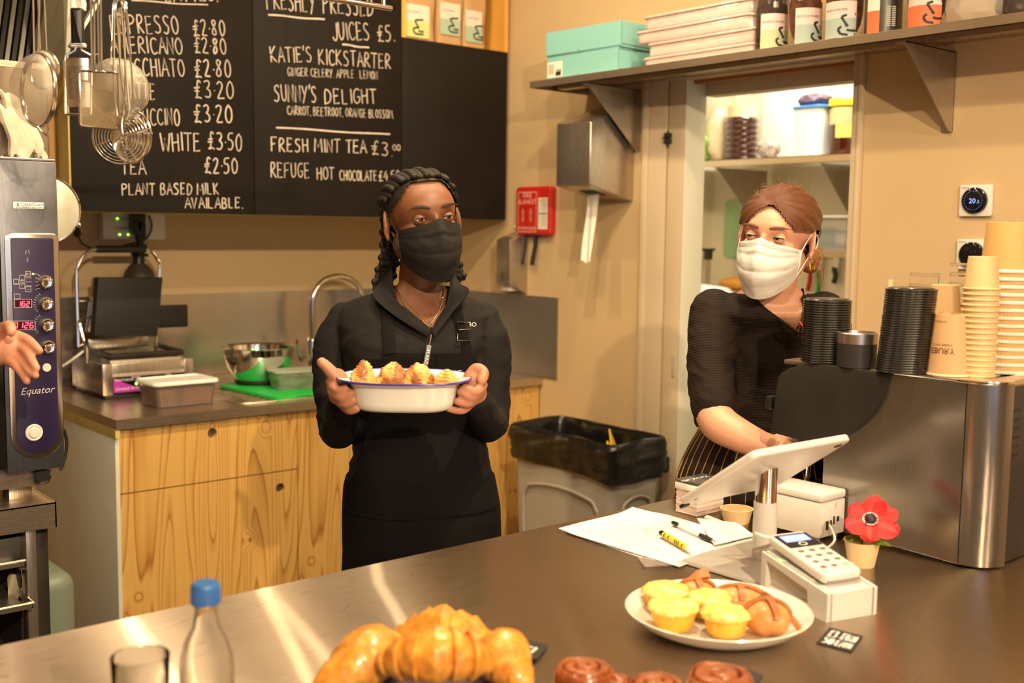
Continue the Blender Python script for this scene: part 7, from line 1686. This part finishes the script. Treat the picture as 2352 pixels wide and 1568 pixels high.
# apron: bib, straps, skirt
APR=M('apron_black',(.006,.005,.005),.9,spec=.15,var=.12,vs=8,bmp=.0006,bs=350)
def front(px,py,off):
    # point on the front of the torso loft at this image position
    S_=resec(TS1); 
    best=min(S_,key=lambda s:abs(s[1]-py)); ce=D(best[0],py,best[2]); hw,hd=best[3]+off,best[4]+off
    q=D(px,py,best[2]); x=(q-ce).dot(uX); x=max(-hw*.995,min(hw*.995,x)); t=(abs(x)/hw)**(1/.85); y=hd*(max(0,1-t*t))**.5; 
    y=hd*(math.sqrt(max(0,1-t*t)))**.85; k=ce+uX*x-FWH*y; return k
g=G(); 
def bib(u,v):
    y=798+v*560; k=min(1,v/.42); L_=(893+ (840-893)*k if v<.42 else 840-(840-800)*((v-.42)/.25) if v<.67 else 800); R_=(1098+(1100-1098)*k if v<.42 else 1100+38*((v-.42)/.25) if v<.67 else 1138)
    return front(L_+(R_-L_)*u,y,.011+.0022*math.sin(u*14+v*5)*math.sin(v*9))
g.grid(bib,30,50,thick=.0015); g.build('apron_bib',APR,w1,world=True,ang=60)
g=G(); loft(g,resec([(968,1700,2.56,.20,.15),(968,1420,2.55,.182,.134),(969,1300,2.55,.176,.131),(969,1180,2.54,.175,.128),(966,1120,2.54,.168,.122),(966,1085,2.54,.1615,.1175)]),.0045); h=fuse(g,.008,2); wrinkles(h,W0,.008,(12,12,3),8); h.build('apron_skirt',APR,w1,world=True,ang=180)
g=G(); g.grid(lambda u,v:front(800+340*u,1148+6*math.sin(u*5)+v*7,.014),30,2,thick=.002); g.build('apron_waistband',APR,w1,world=True)
g=G(); g.grid(lambda u,v:front(868+100*u,812+60*v,.0145),10,6,thick=.0015); g.grid(lambda u,v:front(1010+80*u,800+66*v,.0145),10,6,thick=.0015); g.build('bib_pocket',APR,w1,world=True)
for pts in (((900,722),(905,760),(910,800)),((1056,728),(1066,765),(1082,812))):
    g=G(); S=[front(x,y,.012) for x,y in ((pts[0][0]-6,pts[0][1]-42),)+pts]; L_=smooth(S,5)
    g.tube(L_,[(.0135,.0018)]*len(L_),8,up=nC); g.build('apron_strap',APR,w1,world=True)
BUC=M('buckle_metal',(.06,.045,.035),.3,.8,var=0)
g=G(); q=[front(x,y,.017) for x,y in ((1054,730),(1079,732),(1083,747),(1058,748))]; g.tube(q,.0022,6,closed=True); g.build('buckle',BUC,w1,world=True)
g=G(); q=[front(x,y,.017) for x,y in ((1056,755),(1056,770),(1084,772),(1086,760))]; g.tube(q,.0016,6); g.build('lower_buckle',BUC,w1,world=True)
g=G(); text_mesh(g,'BO',lambda u,v:front(1078,741,.008)+uX*u+UZ*v+nC*.004,.014); text_mesh(g,'FAT',lambda u,v:front(1041,843,.022)+uX*u+UZ*v+nC*.002,.0145)
o5=front(922,860,.022)
lettering(g,'K',lambda u,v:o5+uX*(u+v*.3)+UZ*v+nC*.003,.030,None,.0030,seed=2); 
o6=front(985,852,.022); lettering(g,"S",lambda u,v:o6+uX*(u+v*.3)+UZ*v+nC*.003,.016,None,.0022,seed=4); g.build('embroidery',PRW,w1,world=True,smooth=False,weld=False)
# hair: braids swept from a part
HRB=M('hair_black',(.010,.006,.004),.6,var=.35,vs=30,spec=.3,bmp=.002,bs=160)
def scalp(dirv,off=0):
    d=V(dirv).normalized(); r=(.0755+off,.094+off,.074+off); k=1/math.sqrt((d.x/r[0])**2+(d.y/r[1])**2+(d.z/r[2])**2); return V((0,-.014,.024))+d*k
def cap(root,Hm,mat,off,zf,side,low,name='scalp_hair'):
    g=G(); vs=[];fs=[]; nu,nv=64,36; idx={}
    g2=G(); g2.ell((0,0,0),(1,1,1),nu,nv)
    P_=[scalp(p,off) for p in g2.v]
    # forehead ellipsoid also covered
    keep=[]
    for f_ in g2.f:
        c=sum((P_[k] for k in f_),V((0,0,0)))/len(f_); zh=zf-side*max(0,abs(c.x)-.022)**2*22
        if (c.y<-.012 or c.z>zh or (c.y<.012 and c.z>-.005)) and c.z>low and not (c.y>-.03 and c.z<-.012): keep.append(f_)
    g.v=[Hm@p for p in P_]; g.f=keep; g.m=[0]*len(keep); return g.build(name,mat,root,world=True,ang=180)
cap(w1,H1,HRB,.0045,.082,1.0,-.045)
def braid(root,pts,r,mat=HRB,n=8):
    sp=smooth(pts,6); L=0; g=G(); rs=[]; acc=0; out=[]
    for i,p in enumerate(sp):
        if i: acc+=(sp[i]-sp[i-1]).length
        ph=acc/(r*1.55)*PI; t=(sp[min(i+1,len(sp)-1)]-sp[max(i-1,0)]).normalized(); s=t.orthogonal().normalized()
        out.append((acc,p,t))
    # resample finely for plait bumps
    tot=acc; N=max(12,int(tot/(r*.42))); j=0; P2=[];R2=[]
    for k in range(N+1):
        a=tot*k/N
        while j<len(out)-2 and out[j+1][0]<a: j+=1
        w_=(a-out[j][0])/max(1e-9,out[j+1][0]-out[j][0]); p=out[j][1].lerp(out[j+1][1],w_); t=out[j][2]; s=t.cross(V((.3,.5,.8))).normalized()
        ph=a/(r*2.6)*2*PI; P2.append(p+s*math.sin(ph*.5)*r*.45); R2.append(r*(.66+.58*abs(math.sin(ph*.5)))*(1 if k<N-3 else .6))
    g.tube(P2,R2,n); g.build('braid',mat,root,world=True,ang=60)
def lerp3(a,b,t): return V(a).lerp(V(b),t)
rnd=random.Random(11)
for s in (-1,1):
    for k in range(13):
        t=k/12
        a0=lerp3((.05,.78,.92),(.03,-.75,.75),t)   # along the part
        e=V((s*.98,-.30-.45*t,-.30-.35*t))
        mid=V((s*(.78-.05*t),.52-.95*t,.78-.15*t)); mid2=V((s*1.0,.16-.5*t,.20-.1*t))
        pts=[scalp(a0,.0075),scalp(lerp3(a0,mid,.5)+V((s*.06,.02,.05)),.0085),scalp(mid,.008),scalp(lerp3(mid,mid2,.6),.008),scalp(mid2,.0075),scalp(e,.008)]
        # hanging length: s=+1 is image left
        if s>0: hang=[V((.085-.045*t,-.045-.03*t,-.075)),V((.097-.050*t,-.05-.03*t,-.110)),V((.114-.055*t,-.040-.03*t,-.138-.012*rnd.random()))]
        else: hang=[V((-.088+.05*t,-.045-.03*t,-.08)),V((-.096+.05*t,-.045-.03*t,-.115)),V((-.102+.05*t,-.035-.03*t,-.145-.01*rnd.random()))]
        braid(w1,[H1@p for p in pts+hang],.0056)
# ======================= dish with pastries =======================
dc=D(929,870,2.275); dish=thing('enamel_dish','white oval enamel pie dish with blue rim held out in both hands','dish',tuple(dc),-YAW)
ENA=M('enamel_white',(.86,.84,.80),.15,var=.01,coat=.6); BLU2=M('enamel_blue',(.05,.035,.30),.25,var=0,coat=.5)
hd_=-.060
def oval(w_,d_,z,n=72,e=.62):
    return [V((w_/2*abs(math.cos(t))**e*(1 if math.cos(t)>0 else -1),d_/2*abs(math.sin(t))**.8*(1 if math.sin(t)>0 else -1),z)) for t in [2*PI*i/n for i in range(n)]]
T_=Matrix.Rotation(.055,4,'X')
rings=[oval(.165,.095,hd_),oval(.186,.112,hd_+.001),oval(.203,.128,hd_+.008),oval(.212,.136,hd_+.020),oval(.224,.144,-.006),oval(.232,.150,-.001),oval(.272,.178,.004,e=.8)]
inner=[oval(.270,.176,.0055,e=.8),oval(.230,.148,.001),oval(.221,.141,-.006),oval(.208,.132,hd_+.022),oval(.198,.123,hd_+.011),oval(.170,.10,hd_+.004)]
R_=rings+inner; K=72; vs=[T_@p for r in R_ for p in r]; g=G(); g.add(vs,[(a*K+i,a*K+(i+1)%K,(a+1)*K+(i+1)%K,(a+1)*K+i) for a in range(len(R_)-1) for i in range(K)]+[tuple(range(K))[::-1],tuple((len(R_)-1)*K+i for i in range(K))]); g.build('dish',ENA,dish,ang=60)
g=G(); g.tube([T_@p for p in oval(.273,.179,.0046,e=.8)],.0024,8,closed=True); g.build('blue_rim',BLU2,dish)
PUF=crust('puff_pastry',(.50,.19,.04),(.70,.35,.09),(.84,.56,.24),.55,.1,8,.004,60); PUFD=crust('puff_dark',(.16,.05,.015),(.32,.11,.03),(.60,.25,.08),.5,.2,8,.004,50)
def puff(px,topy,wid,lab,seed,dd,lean=0,inset=0):
    top=D(px,topy,2.262+dd); base=T_@V(((px-929)/2547*2.27,dd,hd_+.012)); w0=WM[dish].inverted(); tp=w0@top; hh=tp.z-base.z
    t=thing('puff_pastry',lab,'pastry',tuple(WM[dish]@base),-YAW,'puff pastries in the enamel dish')
    g=G(); rnd=random.Random(seed)
    def fn(p):
        k=max(0,(p.z/ (hh/2)+1)/2); q=V((p.x*(1-.28*k**2.2),p.y*(1-.28*k**2.2),p.z)); q.x+=lean*k*k
        lay=.0016*math.sin(p.z*900+6*noise.noise(p*30+V((seed,0,0))))
        n_=noise.noise(p*38+V((seed*3,0,0)))*.26+noise.noise(p*90+V((seed,2,0)))*.12
        q=V((q.x*(1+n_)+lay*(1 if q.x>0 else -1),q.y*(1+n_)+lay,q.z*(1+.08*noise.noise(V((p.x*80,p.y*80,seed)))))); return q
    g.ell((0,0,hh/2),(wid/2*1.1,wid*.44,hh/2*1.08),56,44,fn=fn); g.v=[V((p.x,p.y,max(0.0,p.z))) for p in g.v]
    for i,f_ in enumerate(g.f):
        c=g.v[f_[0]]; 
        if noise.noise(V((c.x*38+seed,c.y*20,c.z*22)))>.04: g.m[i]=1
    g.build('crust',[PUF,PUFD],t,ang=80)
puff(835,831,.050,'tallest browned puff pastry, leftmost in the enamel dish',1,.0)
puff(897,836,.068,'second puff pastry from the left in the enamel dish',5,.008,.004)
puff(962,838,.068,'third puff pastry from the left, with split layered top',9,.008,-.002)
puff(1022,852,.056,'smallest puff pastry at the right end of the dish',14,.0,.004)
# ======================= smiling woman =======================
Q0=D(1755,800,2.52); w2=thing('person','woman in dark top, striped apron and white mask working at the coffee machine','person',(Q0.x,Q0.y,0),-YAW)
SK2=M('skin_fair',(.62,.31,.20),.45,var=.08,vs=10,sss=.10,bmp=.0003,bs=300)
H2=Matrix.Translation(D(1784,541,2.50))@Matrix.Rotation(-YAW+PI,4,'Z')@Matrix.Rotation(-.56,4,'Z')@Matrix.Rotation(-.06,4,'X')@Matrix.Rotation(-.10,4,'Y')@Matrix.Scale(1.0,4)
TS2=[(1750,1560,2.670,.160,.11),(1750,1350,2.670,.190,.120),(1750,1220,2.660,.200,.124),(1752,1110,2.650,.195,.120),(1756,1040,2.650,.172,.112),(1768,960,2.650,.140,.104),(1778,880,2.650,.128,.102),(1778,810,2.650,.136,.106),(1772,760,2.650,.150,.102),(1768,722,2.590,.152,.088),(1770,696,2.580,.128,.072),(1772,674,2.570,.090,.062),(1775,655,2.560,.062,.056)]
AL2=[(1642,716,2.58,.053),(1638,770,2.56,.054),(1634,850,2.53,.051),(1640,945,2.49,.044)]
FL2=[(1640,945,2.49,.043),(1652,972,2.46,.043),(1700,1000,2.43,.037),(1752,1022,2.42,.030),(1782,1028,2.42,.027)]
AR2=[(1890,722,2.58,.053),(1912,800,2.58,.050),(1922,890,2.56,.045)]
FR2=[(1922,890,2.56,.043),(1912,940,2.54,.040),(1872,990,2.50,.034),(1840,1014,2.47,.027)]
g=G(); loft(g,resec(TS2),-.010); limb(g,[(1772,700,2.58,.060),(1774,660,2.56,.056),(1780,615,2.53,.054),(1786,575,2.515,.055)],24)
for A in (AL2,AR2): limb(g,[(a,b,c,r-.006) for a,b,c,r in A])
for A in (FL2,FR2): limb(g,A,20)
for sx in (-52,52): limb(g,[(1750+sx,1500,2.67,.085),(1750+sx,1800,2.68,.070),(1750+sx,2050,2.69,.055),(1750+sx,2230,2.70,.042)])
hand(g,[((1795,1020,2.420),(.026,.024,.020)),((1805,1012,2.420),(.024,.022,.020))],
 [(1788,1032,2.415,.013),(1780,1042,2.400,.0115),(1774,1040,2.390,.0095)],
 [[(1806,1006,2.415,.0110),(1800,1018,2.390,.0105),(1786,1034,2.380,.0085)],[(1817,1006,2.417,.0108),(1812,1022,2.390,.0102),(1798,1038,2.380,.0085)],[(1826,1010,2.421,.0105),(1824,1026,2.395,.0098),(1812,1042,2.385,.0082)],[(1834,1016,2.425,.0098),(1834,1032,2.405,.0090),(1824,1046,2.395,.0076)]],
 [(1780,1026,2.435,.026),(1790,1022,2.427,.026)])
hand(g,[((1836,1016,2.470),(.024,.022,.020))],[(1838,1010,2.470,.012),(1846,1002,2.460,.010),(1850,1012,2.450,.009)],
 [[(1846,1018,2.470,.010),(1854,1030,2.460,.009),(1852,1044,2.450,.008)],[(1840,1024,2.470,.010),(1846,1040,2.460,.009),(1842,1052,2.450,.008)],[(1834,1028,2.470,.010),(1836,1044,2.460,.009),(1830,1056,2.450,.008)],[(1828,1030,2.470,.0095),(1826,1046,2.460,.0085),(1820,1056,2.450,.0075)]],[(1838,1012,2.480,.025),(1836,1018,2.475,.024)])
head_shapes(g,H2); h=fuse(g,.0034,3); head_post(h,H2); h.build('body',SK2,w2,world=True,ang=180,weld=False)
GRI=M('iris_grey',(.12,.13,.10),.1,var=0,coat=.6); BRW=M('brow_brown',(.17,.065,.028),.8,var=.2)
face_parts(w2,H2,SK2,GRI,(.25,-.02),(.0215,.0060,.004),BRW,squint=7,lash=M('lash_brown',(.07,.03,.02),.8,var=0))
MKW=M('mask_white',(.64,.61,.585),.6,var=.03,vs=30,bmp=.0003,bs=400)
mf=mask_part(w2,H2,MKW,M('elastic_white',(.85,.82,.80),.6,var=0),pleat=.0052,lab='white pleated surgical mask')
g=G(); 
for v_ in (.05,.085): g.tube([mf(.04+.92*k/30,v_,.0016) for k in range(31)],.0004,4)
g.build('mask_stitching',M('stitch_grey',(.45,.40,.38),.7,var=0),w2,world=True,kind='stuff')
TOP2=M('top_brown_black',(.022,.013,.010),.85,var=0,spec=.2)
def stripes_mat(m,freq,col2):
    nt=m.node_tree; b=nt.nodes['Principled BSDF']; w_=nt.nodes.new('ShaderNodeTexWave'); w_.wave_type='BANDS'; w_.bands_direction='Z'; w_.inputs['Scale'].default_value=freq; w_.inputs['Distortion'].default_value=.6
    w_.inputs['Detail Scale'].default_value=3
    tc=nt.nodes.new('ShaderNodeTexCoord'); nt.links.new(tc.outputs['Object'],w_.inputs['Vector'])
    nt.links.new(ramp(nt,w_.outputs[0],[(.2,tuple(m.node_tree.nodes['Principled BSDF'].inputs['Base Color'].default_value)[:3]),(.8,col2)]),b.inputs['Base Color']); bump(nt,w_.outputs[0],b,.0012,.6)
stripes_mat(TOP2,90,(.013,.008,.006))
g=G(); loft(g,resec([s_ for s_ in TS2 if 660<s_[1]<1050]),.004)
for A in (AL2,AR2): limb(g,[(a,b,c,r+.002) for a,b,c,r in A[:-1]]+[(A[-1][0],A[-1][1]-14,A[-1][2],A[-1][3]+.006)],22)
h=fuse(g,.0048,5); wrinkles(h,Q0,.009,(12,12,20),9)
NECK2=[(1690,560),(1703,640),(1722,672),(1756,708),(1800,738),(1838,762),(1845,742),(1846,700),(1842,665),(1830,560)]
cut(h,NECK2,2.60)
h.build('top',TOP2,w2,world=True,ang=180,label='dark brown-black top with fine ribs and wide slanting neckline')
g=G(); nl=smooth([D(1700,640,2.575),D(1722,672,2.535),D(1756,708,2.515),D(1800,740,2.497),D(1839,764,2.492),D(1846,742,2.50),D(1847,700,2.52),D(1843,664,2.55)],5); g.tube(nl,.0032,8); g.build('neckline_binding',TOP2,w2,world=True)
g=G(); g.tube([D(1836,738,2.485),D(1844,748,2.483),D(1846,762,2.483)],.0018,6); g.build('red_trim',RED,w2,world=True)
AP2=M('apron_striped_base',(.026,.015,.011),.85,spec=.2,var=.1)
SA=resec([(1750,1700,2.680,.21,.135),(1750,1350,2.670,.205,.128),(1750,1220,2.660,.208,.130),(1752,1110,2.650,.202,.126),(1756,1040,2.650,.179,.118),(1766,975,2.650,.150,.110)],6)
g=G(); loft(g,SA,.005,64,.9); g.build('apron',AP2,w2,world=True,ang=180)
GOLD=M('stripe_gold',(.42,.23,.07),.7,var=.05)
for k in range(-11,12):
    g=G(); pts=[]
    for (a,b,c,hw,hd) in SA[::-1][:26]:
        t=PI*1.5+k*.155+ .02*math.sin(b*.02+k); ex=.9; ce=D(a,b,c); ct,st_=math.cos(t),math.sin(t)
        pts.append(ce+uX*((hw+.0065)*abs(ct)**ex*(1 if ct>0 else -1))+FWH*((hd+.0065)*abs(st_)**ex*(1 if st_>0 else -1)))
    g.tube(pts,.0013,5,flat=1); g.build('stripe',GOLD,w2,world=True)
g=G(); g.ell(D(1612,962,2.56),(.018,.02,.022),18,12,fn=lambda p:p*(1+.15*noise.noise(p*90))); g.build('apron_knot',AP2,w2,world=True)
# hair: smooth, swept back into a low bun
HB=M('hair_chestnut',(.115,.036,.014),.42,var=0)
def hairmat(m,c0,c1,sc=(60,60,4),uv=False):
    nt=m.node_tree; b=nt.nodes['Principled BSDF']; vec=None
    if uv: u_=nt.nodes.new('ShaderNodeUVMap'); u_.uv_map='strand'; vec=u_.outputs[0]
    n=tex(nt,'ShaderNodeTexNoise',6,vec=vec,sc=sc,Detail=5); nt.links.new(ramp(nt,n.outputs[0],[(.32,c0),(.68,c1)]),b.inputs['Base Color']); bump(nt,n.outputs[0],b,.0016,.7)
hairmat(HB,(.050,.015,.007),(.17,.058,.022),(11,.5,1),True)
HL=M('hair_gold',(.42,.19,.06),.45,var=0); hairmat(HL,(.20,.07,.025),(.42,.20,.07),(20,20,20))
FP=V((-.10,.80,.60)).normalized(); BP=V((.0,-.85,-.52)).normalized(); AX=(FP-BP).normalized(); E1=AX.orthogonal().normalized(); E2=AX.cross(E1)
def strand_uv(d):
    return math.atan2(d.dot(E2),d.dot(E1)),d.normalized().dot(AX)
def hairpt(u,v):
    th=v*PI; ph=2*PI*u; d=V((math.sin(th)*math.cos(ph),math.sin(th)*math.sin(ph),math.cos(th)))
    a,b_=strand_uv(d); env=max(0,1-b_*b_); r=(.0016*math.sin(a*17)+.0035*noise.noise(V((math.cos(a)*4,math.sin(a)*4,b_*.8))))*env**.5
    return scalp(d,.012)+d*(r+.004*max(0,d.z)+.007*max(0,-d.y))
g2=G(); g2.grid(hairpt,110,76)
keep=[]
for f_ in g2.f:
    c=sum((g2.v[k] for k in f_),V((0,0,0)))/len(f_); zh=.073-max(0,abs(c.x+.004)-.004)**1.35*2.7
    if (c.y<-.024 or c.z>max(zh,.020) and (c.y>-.03)) and c.z>-.062 and not (c.y>-.030 and c.z<.020): keep.append(f_)
g2.v=[H2@p for p in g2.v]; g2.f=keep; g2.m=[0]*len(keep); ho=g2.build('hair',HB,w2,world=True,ang=180)
Hinv=H2.inverted(); uvl=ho.data.uv_layers.new(name='strand'); Mw=WM[ho]
for pl in ho.data.polygons:
    aa=[]
    for li in pl.loop_indices:
        q=Hinv@(Mw@ho.data.vertices[ho.data.loops[li].vertex_index].co); aa.append(strand_uv(q-V((0,-.014,.024))))
    ref=aa[0][0]
    for li,(a_,b_) in zip(pl.loop_indices,aa):
        if a_-ref>PI: a_-=2*PI
        if ref-a_>PI: a_+=2*PI
        uvl.data[li].uv=(a_,b_)
rnd=random.Random(3)
bc_=D(1856,592,2.58)
g=G(); g.ell(bc_,(.028,.028,.034),30,20,fn=lambda p:p*(1+.10*math.sin(math.atan2(p.z,p.x)*5+p.length*60)+.08*noise.noise(p*60))); g.build('hair_bun',HL,w2,world=True,ang=80)
g=G()
for k in range(60):
    a=V((rnd.uniform(-.07,.07),rnd.uniform(-.05,.085),0)); d=V((a.x,a.y,.085)); p=scalp(d,.014); q=p+V((rnd.uniform(-.012,.012),rnd.uniform(-.01,.012),rnd.uniform(.004,.016))); r=q+V((rnd.uniform(-.012,.012),rnd.uniform(-.012,.012),rnd.uniform(-.004,.008)))
    g.tube([H2@x for x in (p,q,r)],.00022,3)
for k in range(24):
    p=V((-.07-.01*rnd.random(),-.07-.03*rnd.random(),-.02-.05*rnd.random())); q=p+V((-.006,-.01,-.02)); r=q+V((.006*rnd.uniform(-1,1),-.004,-.03)); g.tube([H2@x for x in (p,q,r)],.00025,3)
g.build('flyaway_hair',HL,w2,world=True,kind='stuff')
er=H2@V((-.086,-.006,-.052))
g=G(); g.tube([er+ (uX*.4+nC*.9).normalized()*.0105*math.cos(a)*.8+UZ*.0165*math.sin(a)-uX*.0 for a in [2*PI*k/24 for k in range(24)]],.0016,8,closed=True); g.build('hoop_earring',M('gold',(.85,.50,.12),.15,1,var=0),w2,world=True)
# ======================= third person, almost wholly out of frame at the left; only the hand shows =======================
A0=V((-.08,1.93,0)); w3=thing('person','person out of frame at the left whose bare hand reaches in over the oven front','person',tuple(A0),0)
SK3=M('skin_ruddy',(.62,.27,.165),.45,var=.12,vs=14,sss=.1,bmp=.0004,bs=260)
def loftw(g,secs,dx=0,n=32):
    a=Vector_dir; b=V((-a.y,a.x,0)); rings=[]
    for (x,y,z,hw,hd) in secs: rings.append([V((x,y,z))+b*(hw+dx)*math.cos(t)+a*(hd+dx)*math.sin(t) for t in [2*PI*i/n for i in range(n)]])
    vs=[p for r in rings for p in r]
    g.add(vs,[(q*n+i,q*n+(i+1)%n,(q+1)*n+(i+1)%n,(q+1)*n+i) for q in range(len(rings)-1) for i in range(n)]+[tuple(range(n))[::-1],tuple((len(rings)-1)*n+i for i in range(n))])
Vector_dir=V((.85,.52,0)).normalized(); SD=V((-Vector_dir.y,Vector_dir.x,0))
def B3(f,s_,z): return V((A0.x,A0.y,0))+Vector_dir*f+SD*s_+V((0,0,z))
def sec3(z,hw,hd,f=0): p=B3(f,0,z); return (p.x,p.y,p.z,hw,hd)
T3=[sec3(.82,.165,.115),sec3(.92,.168,.12),sec3(1.02,.15,.11),sec3(1.14,.15,.11,.01),sec3(1.26,.17,.115,.02),sec3(1.36,.175,.10,.01),sec3(1.41,.15,.075),sec3(1.445,.09,.06),sec3(1.47,.06,.055)]
wr=D(-40,790,2.15); el=B3(.30,.06,1.14); sh3=B3(.0,.19,1.36); el.z=1.13
el2=B3(.02,-.27,1.09); sh4=B3(.0,-.19,1.36)
L3=lambda pts:[(p,None,None,r) for p,r in pts]
H3=Matrix.Translation(B3(.03,0,1.60))@Matrix.Rotation(math.atan2(Vector_dir.y,Vector_dir.x)-PI/2,4,'Z')
g=G(); loftw(g,T3,-.012); limb(g,L3([(B3(0,0,1.42),.060),(B3(.005,0,1.50),.055),(B3(.01,0,1.55),.055)]),20)
limb(g,L3([(sh3,.045),(sh3.lerp(el,.5),.043),(el,.038)]),20); limb(g,L3([(el,.038),(el.lerp(wr,.5),.036),(wr,.029)]),22)
limb(g,L3([(sh4,.045),(el2,.038),(B3(.14,-.24,.88),.028)]),20); g.ell(B3(.17,-.235,.84),(.03,.03,.05),16,10)
for q in (-1,1): limb(g,L3([(B3(0,q*.085,.84),.085),(B3(0,q*.09,.48),.062),(B3(0,q*.09,.09),.042),(B3(.10,q*.09,.045),.035)]),18)
g.ell(D(8,795,2.15),(.040,.030,.038),22,14); g.ell(D(28,800,2.15),(.033,.026,.036),22,14)
limb(g,[(-20,775,2.13,.016),(8,755,2.11,.0135),(22,750,2.09,.0115),(25,762,2.08,.0095)],14)
limb(g,[(38,772,2.15,.0122),(62,780,2.14,.0105),(80,795,2.13,.0092),(91,806,2.125,.0075)],14)
limb(g,[(40,790,2.15,.0120),(62,808,2.13,.0105),(74,830,2.12,.0092),(84,845,2.115,.0074)],14)
limb(g,[(30,810,2.15,.0115),(52,830,2.13,.0103),(68,852,2.12,.0090),(82,862,2.115,.0072)],14)
limb(g,[(10,825,2.15,.0115),(32,835,2.13,.0100),(50,856,2.125,.0088),(62,876,2.12,.0072)],14)
head_shapes(g,H3); h=fuse(g,.0032,3); head_post(h,H3); h.build('body',SK3,w3,world=True,ang=180,weld=False)
face_parts(w3,H3,SK3,BRN,(0,0),(.0225,.0075,.005),BRB,squint=2)
cap(w3,H3,HRB,.010,.078,1.0,-.045)
g=G(); loftw(g,T3[:-1],.006); limb(g,L3([(sh3,.055),(sh3.lerp(el,.5),.052),(el,.048)]),20); limb(g,L3([(el,.048),(el.lerp(wr,.45),.044)]),20); limb(g,L3([(sh4,.055),(el2,.047),(B3(.13,-.24,.90),.037)]),20)
h=fuse(g,.007,4); wrinkles(h,A0,.008,(14,14,20),1); h.build('long_sleeved_top',TOPB,w3,world=True,ang=180)
g=G()
for q in (-1,1): limb(g,L3([(B3(0,q*.085,.86),.098),(B3(0,q*.09,.48),.075),(B3(0,q*.09,.07),.056)]),20)
loftw(g,[sec3(.80,.172,.122),sec3(.90,.172,.125),sec3(.97,.160,.118)],.004); h=fuse(g,.009,3); h.build('trousers',APR,w3,world=True,ang=180)
# tidy: parts never carry categories
for o in COL.objects:
    if o.parent is not None:
        for k in ('category','group'):
            if k in o: del o[k]
